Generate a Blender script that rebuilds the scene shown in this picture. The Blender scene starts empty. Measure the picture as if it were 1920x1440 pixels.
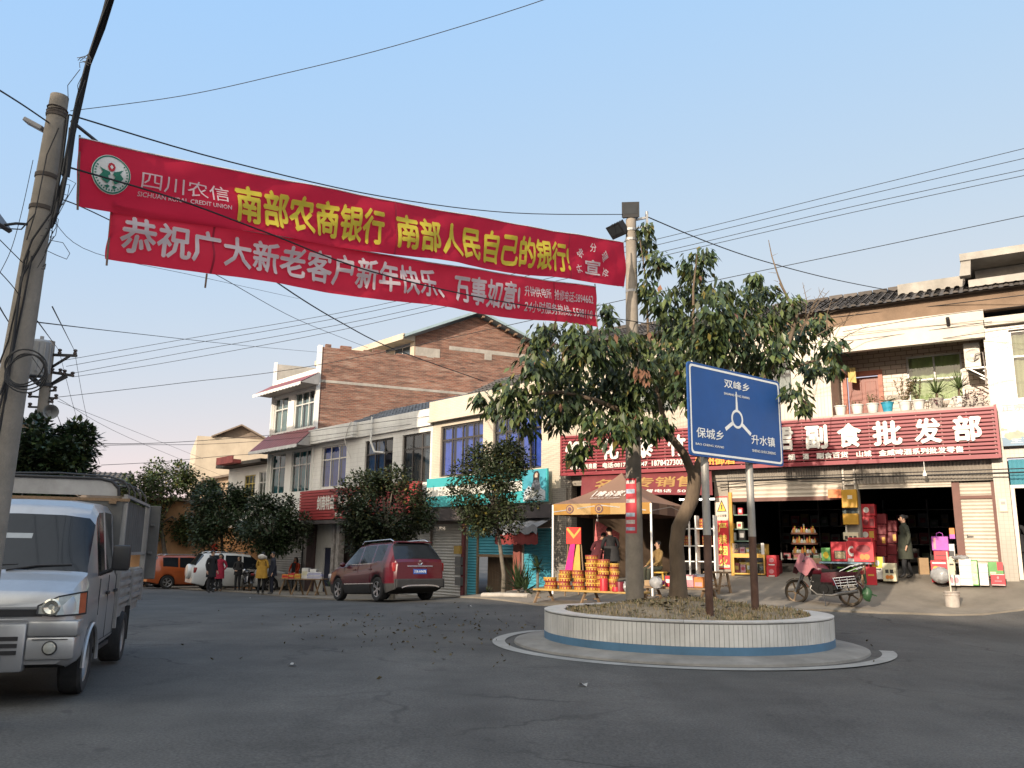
import bpy, bmesh, math, random
import numpy as np
from mathutils import Vector, Matrix, Quaternion
R_ = math.radians
rnd = random.Random(7)
S = bpy.context.scene
COL = S.collection

# ---------------------------------------------------------------- camera
FPX, CX, CY, EYE = 1552.0, 960.0, 720.0, 1.45
PITCH, ROLL = math.atan(315.5 / FPX), 0.0135
fw = Vector((0, math.cos(PITCH), math.sin(PITCH)))
r0 = Vector((1, 0, 0)); u0 = Vector((0, -math.sin(PITCH), math.cos(PITCH)))
rt = r0 * math.cos(ROLL) + u0 * math.sin(ROLL)
up = -r0 * math.sin(ROLL) + u0 * math.cos(ROLL)
cam_d = bpy.data.cameras.new('camera'); cam = bpy.data.objects.new('camera', cam_d); COL.objects.link(cam)
cam_d.sensor_width = 36; cam_d.lens = 36 * FPX / 1920; cam_d.clip_start = .05; cam_d.clip_end = 3000
mw = Matrix((rt, up, -fw)).transposed().to_4x4(); mw.translation = (0, 0, EYE)
cam.matrix_world = mw
S.camera = cam
EYEV = Vector((0, 0, EYE))

# ---------------------------------------------------------------- light
SUN_EL = 17.0
GLOW = .2
SUN_SIDE_FILL = 3.5
SUN_AZ = Vector((-.55, -.83)).normalized()          # horizontal direction towards the sun
w = bpy.data.worlds.new('World'); S.world = w; w.use_nodes = True
nt = w.node_tree; bg = nt.nodes['Background']
sky = nt.nodes.new('ShaderNodeTexSky'); sky.sky_type = 'NISHITA'; sky.sun_disc = False
sky.sun_elevation = R_(SUN_EL); sky.sun_rotation = math.atan2(SUN_AZ.x, SUN_AZ.y)
sky.air_density = 1.0; sky.dust_density = .3; sky.ozone_density = 3; sky.altitude = 300
# a phone camera's even, pale winter sky: each channel compressed, with the bright glow around the sun kept
sp_ = nt.nodes.new('ShaderNodeSeparateColor'); cb_ = nt.nodes.new('ShaderNodeCombineColor'); nt.links.new(sky.outputs[0], sp_.inputs[0])
def _m(op, a, b_):
    n = nt.nodes.new('ShaderNodeMath'); n.operation = op
    for i, v in enumerate((a, b_)):
        if isinstance(v, (int, float)): n.inputs[i].default_value = v
        else: nt.links.new(v, n.inputs[i])
    return n.outputs[0]
for i, (A_, g_) in enumerate(((.97, .50), (1.22, .15), (1.98, -.08))):
    x_ = _m('MAXIMUM', sp_.outputs[i], .02)
    v_ = _m('MULTIPLY', _m('POWER', x_, g_), A_)
    if i == 2: v_ = _m('MULTIPLY', v_, _m('POWER', _m('MAXIMUM', sp_.outputs[0], .3), -.09))
    nt.links.new(_m('ADD', v_, _m('MULTIPLY', _m('MAXIMUM', _m('SUBTRACT', x_, 6.0), 0.0), GLOW)), cb_.inputs[i])
# added warm fill: sun side of the sky brightened to lift the shade
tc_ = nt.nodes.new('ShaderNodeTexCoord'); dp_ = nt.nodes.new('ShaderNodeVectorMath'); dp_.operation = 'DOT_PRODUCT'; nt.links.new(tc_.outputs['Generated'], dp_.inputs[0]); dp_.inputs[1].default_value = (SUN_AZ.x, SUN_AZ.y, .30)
fill_ = _m('MULTIPLY', _m('POWER', _m('MAXIMUM', dp_.outputs['Value'], 0.0), 1.2), SUN_SIDE_FILL)
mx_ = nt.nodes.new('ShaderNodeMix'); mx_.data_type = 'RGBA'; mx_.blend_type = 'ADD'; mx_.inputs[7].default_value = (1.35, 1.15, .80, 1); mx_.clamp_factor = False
nt.links.new(fill_, mx_.inputs[0]); nt.links.new(cb_.outputs[0], mx_.inputs[6]); nt.links.new(mx_.outputs[2], bg.inputs[0]); bg.inputs[1].default_value = 0.15
sd = bpy.data.lights.new('sun', 'SUN'); so = bpy.data.objects.new('sun', sd); COL.objects.link(so)
sd.energy = 2.0; sd.angle = R_(.5); sd.color = (1.0, .85, .68)
sv = Vector((SUN_AZ.x * math.cos(R_(SUN_EL)), SUN_AZ.y * math.cos(R_(SUN_EL)), math.sin(R_(SUN_EL))))
so.rotation_euler = sv.to_track_quat('Z', 'Y').to_euler()
S.view_settings.view_transform = 'Standard'; S.view_settings.look = 'None'
S.view_settings.exposure = 1.75; S.view_settings.gamma = 1
S.cycles.max_bounces = 6; S.cycles.transparent_max_bounces = 6

# ---------------------------------------------------------------- placing helpers
def ray(x, y): return fw + rt * ((x - CX) / FPX) - up * ((y - CY) / FPX)
def P(x, y, Y):
    d = ray(x, y); return EYEV + d * (Y / d.y)
class Frame:                                          # a facade: x along it, y into the building, z up
    def __init__(s, o, dx):
        s.o = Vector((o[0], o[1], 0)); s.x = Vector((dx[0], dx[1], 0)).normalized(); s.y = Vector((-s.x.y, s.x.x, 0))
        s.rz = math.atan2(s.x.y, s.x.x)
    def uz(s, x, y, d=0):
        v = ray(x, y); t = ((s.o - EYEV).dot(s.y) + d) / v.dot(s.y); q = EYEV + v * t
        return (q - s.o).dot(s.x), q.z
    def u(s, x, y, d=0): return s.uz(x, y, d)[0]
    def w(s, u, d, z=0): return s.o + s.x * u + s.y * d + Vector((0, 0, z))
FR = Frame((1.7, 28.1), (.85, -.53))                  # wholesale shop row
FL = Frame((1.7, 28.1), (.67, -.74))                  # tiled row on the left

# terrain: thin plate spline through measured ground heights
_cp = [(0, 0, 0), (-4.2, 8.5, .05), (-4.8, 11, .03), (3.05, 14.3, 0), (3.05, 11, 0), (-.5, 14.3, 0), (6.6, 14.3, .02), (3, 17.5, .05),
       (-3.6, 24.7, -.01), (-5.2, 27.2, -.12), (-12.7, 36, -.38), (-8.5, 35, -.43), (-9.1, 41, -.57), (-1.6, 30.8, -.22),
       (.7, 21.5, .16), (7.56, 20.5, .28), (10.66, 20.5, .26), (9.3, 19.4, .18), (14, 17, .2),
       (-60, 60, -1), (0, 90, -1), (40, 0, .2), (60, 40, .9), (-40, 10, -.2), (0, -40, 0), (-40, -40, 0), (40, -40, 0), (-30, 70, -1), (-13, 52, -.8)]
for u_, z_ in ((.95, .5), (3.3, .68), (5.72, .8), (9.4, .86), (12.7, .88), (17, .9)):
    q = FR.w(u_, 0); _cp.append((q.x, q.y, z_))
_cp = np.array(_cp, float)
def _k(r2): return np.where(r2 < 1e-9, 0, .5 * r2 * np.log(np.maximum(r2, 1e-9)))
_n = len(_cp); _A = np.zeros((_n + 3, _n + 3))
_A[:_n, :_n] = _k(((_cp[:, None, :2] - _cp[None, :, :2]) ** 2).sum(-1)) + np.eye(_n) * .5
_A[:_n, _n] = 1; _A[:_n, _n + 1:] = _cp[:, :2]; _A[_n, :_n] = 1; _A[_n + 1:, :_n] = _cp[:, :2].T
_w = np.linalg.solve(_A, np.concatenate([_cp[:, 2], [0, 0, 0]]))
def gz(x, y):
    x = max(-70, min(70, x)); y = max(-45, min(95, y))
    r2 = (_cp[:, 0] - x) ** 2 + (_cp[:, 1] - y) ** 2
    return float(max(-1.3, min(1.2, (_k(r2) * _w[:_n]).sum() + _w[_n] + _w[_n + 1] * x + _w[_n + 2] * y)))
def G(px, py, add=0.0):                               # ground point seen at a pixel
    Y = 15.0; d = ray(px, py)
    lo, hi = 3.0, 120.0
    for _ in range(40):
        m = (lo + hi) / 2; q = EYEV + d * (m / d.y)
        if q.z > gz(q.x, q.y) + add: lo = m
        else: hi = m
    return EYEV + d * (lo / d.y)
def on_ground(v, add=0): return Vector((v[0], v[1], gz(v[0], v[1]) + add))

# ---------------------------------------------------------------- materials
MATS = {}
def M(name, col, rough=.8, var=.18, scale=2.5, metal=0, bump=0, bscale=30, dirt=0, dcol=(.10, .085, .07), spec=.4, coat=0, island=0, stretch=(1, 1, 1), trans=0):
    if name in MATS: return MATS[name]
    m = bpy.data.materials.new(name); m.use_nodes = True; t = m.node_tree; b = t.nodes['Principled BSDF']
    N = t.nodes.new; L = t.links.new
    b.inputs['Roughness'].default_value = rough; b.inputs['Metallic'].default_value = metal
    b.inputs['Specular IOR Level'].default_value = spec; b.inputs['Coat Weight'].default_value = coat
    tc = N('ShaderNodeTexCoord'); mp = N('ShaderNodeMapping'); L(tc.outputs['Object'], mp.inputs[0]); mp.inputs['Scale'].default_value = stretch
    n1 = N('ShaderNodeTexNoise'); n1.inputs['Scale'].default_value = scale; n1.inputs['Detail'].default_value = 6; n1.inputs['Roughness'].default_value = .65
    L(mp.outputs[0], n1.inputs[0])
    mr = N('ShaderNodeMapRange'); L(n1.outputs[0], mr.inputs[0]); mr.inputs[1].default_value = .28; mr.inputs[2].default_value = .72
    mr.inputs[3].default_value = 1 - var; mr.inputs[4].default_value = 1 + var
    mx = N('ShaderNodeMix'); mx.data_type = 'RGBA'; mx.blend_type = 'MULTIPLY'; mx.inputs[0].default_value = 1
    mx.inputs[6].default_value = (*col, 1); L(mr.outputs[0], mx.inputs[7]); out = mx.outputs[2]
    if island:
        g = N('ShaderNodeNewGeometry'); m2 = N('ShaderNodeMapRange'); L(g.outputs['Random Per Island'], m2.inputs[0])
        m2.inputs[3].default_value = 1 - island; m2.inputs[4].default_value = 1 + island
        x2 = N('ShaderNodeMix'); x2.data_type = 'RGBA'; x2.blend_type = 'MULTIPLY'; x2.inputs[0].default_value = 1
        L(out, x2.inputs[6]); L(m2.outputs[0], x2.inputs[7]); out = x2.outputs[2]
    if dirt:
        n2 = N('ShaderNodeTexNoise'); n2.inputs['Scale'].default_value = scale * .6; n2.inputs['Detail'].default_value = 8; n2.inputs['Roughness'].default_value = .75
        mp2 = N('ShaderNodeMapping'); mp2.inputs['Scale'].default_value = (1, 1, .35); mp2.inputs['Location'].default_value = (3.1, 7.7, 1.3)
        L(tc.outputs['Object'], mp2.inputs[0]); L(mp2.outputs[0], n2.inputs[0])
        r2 = N('ShaderNodeMapRange'); L(n2.outputs[0], r2.inputs[0]); r2.inputs[1].default_value = .48; r2.inputs[2].default_value = .78; r2.inputs[4].default_value = dirt
        x3 = N('ShaderNodeMix'); x3.data_type = 'RGBA'; L(r2.outputs[0], x3.inputs[0]); L(out, x3.inputs[6]); x3.inputs[7].default_value = (*dcol, 1); out = x3.outputs[2]
    L(out, b.inputs['Base Color'])
    if bump:
        n3 = N('ShaderNodeTexNoise'); n3.inputs['Scale'].default_value = bscale; n3.inputs['Detail'].default_value = 4; L(mp.outputs[0], n3.inputs[0])
        bp = N('ShaderNodeBump'); bp.inputs['Strength'].default_value = bump; bp.inputs['Distance'].default_value = .02; L(n3.outputs[0], bp.inputs['Height']); L(bp.outputs[0], b.inputs['Normal'])
    if trans:
        tr = N('ShaderNodeBsdfTranslucent'); L(out, tr.inputs[0]); ms = N('ShaderNodeMixShader'); ms.inputs[0].default_value = trans
        L(b.outputs[0], ms.inputs[1]); L(tr.outputs[0], ms.inputs[2]); L(ms.outputs[0], t.nodes['Material Output'].inputs[0])
    MATS[name] = m; return m
def MT(name, c1, c2, mortar, bw, bh, msize=.008, offset=.5, rough=.55, dirt=.35, dcol=(.16, .13, .10), bump=.25, bias=0, wob=0, eff=0):   # tiled or brick wall, u = x + y
    if name in MATS: return MATS[name]
    m = bpy.data.materials.new(name); m.use_nodes = True; t = m.node_tree; b = t.nodes['Principled BSDF']; N = t.nodes.new; L = t.links.new
    tc = N('ShaderNodeTexCoord'); sp = N('ShaderNodeSeparateXYZ'); L(tc.outputs['Object'], sp.inputs[0])
    ad = N('ShaderNodeMath'); L(sp.outputs[0], ad.inputs[0]); L(sp.outputs[1], ad.inputs[1])
    cb = N('ShaderNodeCombineXYZ'); L(ad.outputs[0], cb.inputs[0]); L(sp.outputs[2], cb.inputs[1]); vec = cb.outputs[0]
    if wob:
        nw = N('ShaderNodeTexNoise'); nw.inputs['Scale'].default_value = 1.7; L(tc.outputs['Object'], nw.inputs[0])
        vm = N('ShaderNodeVectorMath'); vm.operation = 'MULTIPLY_ADD'; L(nw.outputs['Color'], vm.inputs[0]); vm.inputs[1].default_value = (wob, wob, 0); L(vec, vm.inputs[2]); vec = vm.outputs[0]
    br = N('ShaderNodeTexBrick'); L(vec, br.inputs[0]); br.inputs['Color1'].default_value = (*c1, 1); br.inputs['Color2'].default_value = (*c2, 1); br.inputs['Mortar'].default_value = (*mortar, 1)
    br.inputs['Scale'].default_value = 1; br.inputs['Brick Width'].default_value = bw; br.inputs['Row Height'].default_value = bh; br.inputs['Mortar Size'].default_value = msize
    br.inputs['Mortar Smooth'].default_value = .1; br.inputs['Bias'].default_value = bias; br.offset = offset
    n1 = N('ShaderNodeTexNoise'); n1.inputs['Scale'].default_value = .9; n1.inputs['Detail'].default_value = 9; n1.inputs['Roughness'].default_value = .7
    mp = N('ShaderNodeMapping'); mp.inputs['Scale'].default_value = (1, 1, .3); L(tc.outputs['Object'], mp.inputs[0]); L(mp.outputs[0], n1.inputs[0])
    r2 = N('ShaderNodeMapRange'); L(n1.outputs[0], r2.inputs[0]); r2.inputs[1].default_value = .45; r2.inputs[2].default_value = .8; r2.inputs[4].default_value = dirt
    x3 = N('ShaderNodeMix'); x3.data_type = 'RGBA'; L(r2.outputs[0], x3.inputs[0]); L(br.outputs[0], x3.inputs[6]); x3.inputs[7].default_value = (*dcol, 1)
    n2 = N('ShaderNodeTexNoise'); n2.inputs['Scale'].default_value = .35; n2.inputs['Detail'].default_value = 3; L(tc.outputs['Object'], n2.inputs[0])
    mr = N('ShaderNodeMapRange'); L(n2.outputs[0], mr.inputs[0]); mr.inputs[1].default_value = .3; mr.inputs[2].default_value = .7; mr.inputs[3].default_value = .8; mr.inputs[4].default_value = 1.15
    x4 = N('ShaderNodeMix'); x4.data_type = 'RGBA'; x4.blend_type = 'MULTIPLY'; x4.inputs[0].default_value = 1; L(x3.outputs[2], x4.inputs[6]); L(mr.outputs[0], x4.inputs[7])
    fin = x4.outputs[2]
    if eff:                                            # pale salts and mortar smears in long courses
        me_ = N('ShaderNodeMapping'); me_.inputs['Scale'].default_value = (.55, .55, 5); L(tc.outputs['Object'], me_.inputs[0]); ne = N('ShaderNodeTexNoise'); ne.inputs['Scale'].default_value = 1.6; ne.inputs['Detail'].default_value = 7; ne.inputs['Roughness'].default_value = .72; L(me_.outputs[0], ne.inputs[0])
        for lo, hi, cc in ((.52, .68, (.30, .22, .175)), (.49, .36, (.060, .038, .032))):
            re_ = N('ShaderNodeMapRange'); L(ne.outputs[0], re_.inputs[0]); re_.inputs[1].default_value = lo; re_.inputs[2].default_value = hi; re_.inputs[4].default_value = eff; xe = N('ShaderNodeMix'); xe.data_type = 'RGBA'; L(re_.outputs[0], xe.inputs[0]); L(fin, xe.inputs[6]); xe.inputs[7].default_value = (*cc, 1); fin = xe.outputs[2]
    L(fin, b.inputs['Base Color']); b.inputs['Roughness'].default_value = rough
    bp = N('ShaderNodeBump'); bp.inputs['Strength'].default_value = bump; bp.inputs['Distance'].default_value = .01; bp.invert = True; L(br.outputs['Fac'], bp.inputs['Height']); L(bp.outputs[0], b.inputs['Normal'])
    MATS[name] = m; return m
def glass(name, col=(.03, .04, .05), rough=.06):
    if name in MATS: return MATS[name]
    m = M(name, col, rough, var=.25, scale=1.2, spec=.7); return m
def lamp_mat(name, col, strength):
    if name in MATS: return MATS[name]
    m = bpy.data.materials.new(name); m.use_nodes = True; b = m.node_tree.nodes['Principled BSDF']
    b.inputs['Emission Color'].default_value = (*col, 1); b.inputs['Emission Strength'].default_value = strength; b.inputs['Base Color'].default_value = (*col, 1)
    MATS[name] = m; return m

# ---------------------------------------------------------------- objects
def thing(name, label, cat, loc=(0, 0, 0), rz=0, group=None):
    o = bpy.data.objects.new(name, None); COL.objects.link(o); o.empty_display_size = .1
    o.location = loc; o.rotation_euler = (0, 0, rz)
    return tag(o, label, cat, group)
def tag(o, label, cat, group=None):
    o['label'] = label; o['category'] = cat
    if group: o['group'] = group
    return o
def kids(o): return [c for c in COL.objects if c.parent == o]
def dup(o, loc=None, rz=None, label=None, parent=None):
    c = o.copy(); COL.objects.link(c); c.parent = parent
    if loc is not None: c.location = loc
    if rz is not None: c.rotation_euler = (0, 0, rz)
    if label: c['label'] = label
    for ch in kids(o): dup(ch, parent=c)
    return c
class MB:
    def __init__(s): s.bm = bmesh.new(); s.T = None
    def v(s, p):
        p = Vector(p); return s.bm.verts.new(s.T @ p if s.T is not None else p)
    def f(s, vs, m=0):
        try: f = s.bm.faces.new(vs)
        except ValueError: return None
        f.material_index = m; return f
    def quad(s, a, b, c, d, m=0): return s.f([s.v(a), s.v(b), s.v(c), s.v(d)], m)
    def poly(s, pts, m=0): return s.f([s.v(p) for p in pts], m)
    def box(s, x0, x1, y0, y1, z0, z1, m=0, skip=''):
        V = [s.v((x, y, z)) for z in (z0, z1) for x, y in ((x0, y0), (x1, y0), (x1, y1), (x0, y1))]
        for k, idx in (('b', (3, 2, 1, 0)), ('t', (4, 5, 6, 7)), ('f', (0, 1, 5, 4)), ('r', (1, 2, 6, 5)), ('k', (2, 3, 7, 6)), ('l', (3, 0, 4, 7))):
            if k not in skip: s.f([V[i] for i in idx], m)
        return s
    def obox(s, c, sz, rot=None, m=0):
        old = s.T; t = Matrix.Translation(Vector(c)) @ (rot.to_4x4() if rot is not None else Matrix.Identity(4)); s.T = old @ t if old is not None else t
        a, b, d = sz[0] / 2, sz[1] / 2, sz[2] / 2; s.box(-a, a, -b, b, -d, d, m); s.T = old; return s
    def beam(s, p, q, wd, ht, m=0, upv=(0, 0, 1)):
        p, q = Vector(p), Vector(q); x = (q - p); l = x.length; x.normalize(); y = Vector(upv).cross(x)
        if y.length < 1e-4: y = Vector((0, 1, 0)).cross(x)
        y.normalize(); z = x.cross(y); s.obox((p + q) / 2, (l, wd, ht), Matrix((x, y, z)).transposed(), m); return s
    def ring(s, c, x, y, rx, ry, n): return [s.v(Vector(c) + x * (rx * math.cos(2 * math.pi * i / n)) + y * (ry * math.sin(2 * math.pi * i / n))) for i in range(n)]
    def bridge(s, a, b, m=0):
        n = len(a)
        for i in range(n): s.f([a[i], a[(i + 1) % n], b[(i + 1) % n], b[i]], m)
    def tube(s, pts, r, n=6, m=0, caps=True):
        pts = [Vector(p) for p in pts]; k = len(pts); rs = r if isinstance(r, (list, tuple)) else [r] * k
        x = None; prev = None; first = None
        for i, p in enumerate(pts):
            t = (pts[min(i + 1, k - 1)] - pts[max(i - 1, 0)])
            if t.length < 1e-9: t = Vector((0, 0, 1))
            t.normalize()
            if x is None: x = t.orthogonal().normalized()
            else:
                x = x - t * x.dot(t)
                x = x.normalized() if x.length > 1e-5 else t.orthogonal().normalized()
            y = t.cross(x); g = s.ring(p, x, y, rs[i], rs[i], n)
            if prev: s.bridge(prev, g, m)
            else: first = g
            prev = g
        if caps: s.f(first[::-1], m); s.f(prev, m)
        return s
    def cyl(s, p, q, r, r1=None, n=14, m=0, caps=True): return s.tube([p, q], [r, r if r1 is None else r1], n, m, caps)
    def lathe(s, prof, c=(0, 0, 0), n=24, m=0, mf=None, sx=1, sy=1):
        prev = None; c = Vector(c)
        for i, (r, z) in enumerate(prof):
            g = [s.v(c + Vector((sx * r * math.cos(2 * math.pi * j / n), sy * r * math.sin(2 * math.pi * j / n), z))) for j in range(n)] if r > 1e-6 else [s.v(c + Vector((0, 0, z)))]
            if prev:
                mm = mf(i) if mf else m
                for j in range(n):
                    a, b = prev[j % len(prev)], prev[(j + 1) % len(prev)]; d, e = g[j % len(g)], g[(j + 1) % len(g)]
                    vs = [a, b, e, d]; vs = [v for k, v in enumerate(vs) if v not in vs[:k]]
                    if len(vs) > 2: s.f(vs, mm)
            prev = g
        return s
    def ell(s, c, r, nu=12, nv=8, m=0, rot=None):
        old = s.T; t = Matrix.Translation(Vector(c)) @ (rot.to_4x4() if rot is not None else Matrix.Identity(4)) @ Matrix.Diagonal((*r, 1)); s.T = old @ t if old is not None else t
        s.lathe([(math.sin(math.pi * i / nv) if 0 < i < nv else 0, -math.cos(math.pi * i / nv)) for i in range(nv + 1)], n=nu, m=m); s.T = old; return s
    def prism(s, poly, y0, y1, m=0, me=None, ax='y'):        # poly of (x, z) extruded along y  (ax z: poly of (x, y) extruded along z)
        g = (lambda p, t: (p[0], t, p[1])) if ax == 'y' else ((lambda p, t: (p[0], p[1], t)) if ax == 'z' else (lambda p, t: (t, p[0], p[1])))
        a = [s.v(g(p, y0)) for p in poly]; b = [s.v(g(p, y1)) for p in poly]
        s.f(a, m); s.f(b[::-1], m)
        n = len(poly)
        for i in range(n): s.f([a[i], b[i], b[(i + 1) % n], a[(i + 1) % n]], m if me is None else me)
        return s
    def grid(s, fn, nu, nv, m=0):
        V = [[s.v(fn(i / nu, j / nv)) for j in range(nv + 1)] for i in range(nu + 1)]
        for i in range(nu):
            for j in range(nv): s.f([V[i][j], V[i + 1][j], V[i + 1][j + 1], V[i][j + 1]], m)
        return s
    def mesh(s, me, fn, m=0):
        V = [s.v(fn(v.co)) for v in me.vertices]
        for p in me.polygons: s.f([V[i] for i in p.vertices], m)
        return s
    def text(s, body, fn, m=0, fit=None, **k):
        """flat text mapped by fn(x, y, z): fit = (x0, x1, y0, y1) stretches it to that rectangle"""
        me = text_mesh(body, **k)
        if fit:
            xs = [v.co.x for v in me.vertices]; ys = [v.co.y for v in me.vertices]; a, b, c, d = min(xs), max(xs), min(ys), max(ys)
            sx = (fit[1] - fit[0]) / (b - a); sy = (fit[3] - fit[2]) / max(1e-6, d - c)
            g = lambda co: fn(fit[0] + (co.x - a) * sx, fit[2] + (co.y - c) * sy, co.z)
        else: g = lambda co: fn(co.x, co.y, co.z)
        return s.mesh(me, g, m)
    def build(s, name, mats, parent=None, smooth=False, bevel=0, loc=None, rz=None, sharp=35, recalc=True, flip=False):
        if not isinstance(mats, (list, tuple)): mats = [mats]
        if bevel:
            bmesh.ops.remove_doubles(s.bm, verts=s.bm.verts, dist=1e-5)
            es = [e for e in s.bm.edges if len(e.link_faces) == 2 and e.calc_face_angle(0) > R_(30)]
            bmesh.ops.bevel(s.bm, geom=es, offset=bevel, segments=2, profile=.5, affect='EDGES', clamp_overlap=True)
        if recalc: bmesh.ops.recalc_face_normals(s.bm, faces=s.bm.faces)
        me = bpy.data.meshes.new(name); s.bm.to_mesh(me); s.bm.free()
        for mm in mats: me.materials.append(mm)
        o = bpy.data.objects.new(name, me); COL.objects.link(o)
        if smooth:
            me.polygons.foreach_set('use_smooth', [True] * len(me.polygons))
            if sharp: me.set_sharp_from_angle(angle=R_(sharp))
        if parent: o.parent = parent
        if loc is not None: o.location = loc
        if rz is not None: o.rotation_euler = (0, 0, rz)
        return o
_tc = bpy.data.curves.new('writing', 'FONT'); _to = bpy.data.objects.new('writing', _tc); _tcache = {}
def text_mesh(body, bold=.018, res=2, space=1.0, shear=0.0, sub=0):
    key = (body, bold, res, space, shear, sub)
    if key in _tcache: return _tcache[key]
    if _to.name not in COL.objects: COL.objects.link(_to)
    _tc.body = body;  _tc.resolution_u = res; _tc.space_character = space; _tc.shear = shear; _tc.extrude = 0
    dg = bpy.context.evaluated_depsgraph_get(); dg.update()
    me = bpy.data.meshes.new_from_object(_to.evaluated_get(dg))
    if bold:                                          # heavier strokes: shifted copies, each a hair in front of the last
        bm = bmesh.new()
        for i, (dx, dy) in enumerate(((0, 0), (bold, 0), (-bold, 0), (0, bold), (0, -bold))):
            k = len(bm.verts); bm.from_mesh(me); bm.verts.ensure_lookup_table()
            for v in bm.verts[k:]: v.co.x += dx; v.co.y += dy; v.co.z += i * .0006
        me = bpy.data.meshes.new('writing'); bm.to_mesh(me); bm.free()
    if sub:
        bm = bmesh.new(); bm.from_mesh(me); bmesh.ops.triangulate(bm, faces=bm.faces)
        for _ in range(4):
            es = [e for e in bm.edges if e.calc_length() > sub]
            if not es: break
            bmesh.ops.subdivide_edges(bm, edges=es, cuts=1); bmesh.ops.triangulate(bm, faces=[f for f in bm.faces if len(f.verts) > 3])
        bm.to_mesh(me); bm.free()
    _tcache[key] = me; return me
def structure(o): o['kind'] = 'structure'; return o
def stuff(o): o['kind'] = 'stuff'; return o
def catenary(a, b, sag, n=18):
    a, b = Vector(a), Vector(b); return [a.lerp(b, t / n) - Vector((0, 0, sag * 4 * (t / n) * (1 - t / n))) for t in range(n + 1)]

def wall(mb, u0, u1, z0, z1, d0, d1, holes=(), m=0, mr=None):
    us = sorted({u0, u1, *[h[0] for h in holes], *[h[1] for h in holes]}); zs = sorted({z0, z1, *[h[2] for h in holes], *[h[3] for h in holes]})
    us = [u for u in us if u0 <= u <= u1]; zs = [z for z in zs if z0 <= z <= z1]; nu, nz = len(us) - 1, len(zs) - 1; mr = m if mr is None else mr
    def solid(i, j):
        if not (0 <= i < nu and 0 <= j < nz): return False
        a, b = (us[i] + us[i + 1]) / 2, (zs[j] + zs[j + 1]) / 2
        return not any(h[0] < a < h[1] and h[2] < b < h[3] for h in holes)
    for i in range(nu):
        for j in range(nz):
            if not solid(i, j): continue
            a, b, c, d = us[i], us[i + 1], zs[j], zs[j + 1]
            mb.quad((a, d0, c), (b, d0, c), (b, d0, d), (a, d0, d), m); mb.quad((a, d1, c), (a, d1, d), (b, d1, d), (b, d1, c), m)
            if not solid(i - 1, j): mb.quad((a, d0, c), (a, d0, d), (a, d1, d), (a, d1, c), mr)
            if not solid(i + 1, j): mb.quad((b, d0, c), (b, d1, c), (b, d1, d), (b, d0, d), mr)
            if not solid(i, j - 1): mb.quad((a, d0, c), (a, d1, c), (b, d1, c), (b, d0, c), mr)
            if not solid(i, j + 1): mb.quad((a, d0, d), (b, d0, d), (b, d1, d), (a, d1, d), mr)
def window(parent, u0, u1, z0, z1, d, fm, cols=3, transom=.7, curtain=None, th=.05, gm=None, back=None, gap=()):
    mb = MB(); mb.box(u0, u1, d, d + .06, z0, z0 + th); mb.box(u0, u1, d, d + .06, z1 - th, z1)
    mb.box(u0, u0 + th, d, d + .06, z0 + th, z1 - th); mb.box(u1 - th, u1, d, d + .06, z0 + th, z1 - th); zt = z0 + (z1 - z0) * transom
    if transom: mb.box(u0 + th, u1 - th, d + .004, d + .056, zt - th / 2, zt + th / 2)
    for i in range(1, cols):
        u = u0 + (u1 - u0) * i / cols; top = zt - th / 2 if transom else z1 - th
        mb.box(u - th / 2, u + th / 2, d + .004, d + .056, z0 + th, top)
        if transom: mb.box(u - th / 2, u + th / 2, d + .006, d + .054, zt + th / 2, z1 - th)
    o = mb.build('window', fm, parent)
    mb = MB(); mb.quad((u0 + .02, d + .03, z0 + .02), (u1 - .02, d + .03, z0 + .02), (u1 - .02, d + .03, z1 - .02), (u0 + .02, d + .03, z1 - .02)); mb.build('pane', gm or WGLASS, o, recalc=False)
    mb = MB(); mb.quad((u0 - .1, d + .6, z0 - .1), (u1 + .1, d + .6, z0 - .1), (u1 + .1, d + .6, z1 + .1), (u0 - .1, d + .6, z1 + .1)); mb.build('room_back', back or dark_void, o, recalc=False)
    if curtain:
        mb = MB(); ph = rnd.uniform(0, 6)
        for a, b in ([(0, 1)] if not gap else gap):
            n = max(8, int((b - a) * (u1 - u0) / .035)); mb.grid(lambda s_, t: (u0 + (u1 - u0) * (a + (b - a) * s_), d + .16 + .035 * math.sin(s_ * n * .9 + ph + .4 * math.sin(5 * s_)) * (1 - .3 * t), z0 + (z1 - z0) * t), n * 2, 1)
        mb.build('curtain', curtain, o, smooth=True, sharp=0, recalc=False)
    return o
def corrugated(mb, u0, u1, z0, z1, d, pitch=.09, amp=.012, m=0, vert=False):
    if not vert:
        n = max(2, int((z1 - z0) / pitch)) * 4
        mb.grid(lambda a, b: (u0 + (u1 - u0) * a, d - amp * (1 + math.cos(2 * math.pi * b * n / 4)) , z0 + (z1 - z0) * b), 1, n, m)
    else:
        n = max(2, int((u1 - u0) / pitch)) * 4
        mb.grid(lambda a, b: (u0 + (u1 - u0) * a, d - amp * (1 + math.cos(2 * math.pi * a * n / 4)), z0 + (z1 - z0) * b), n, 1, m)
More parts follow.
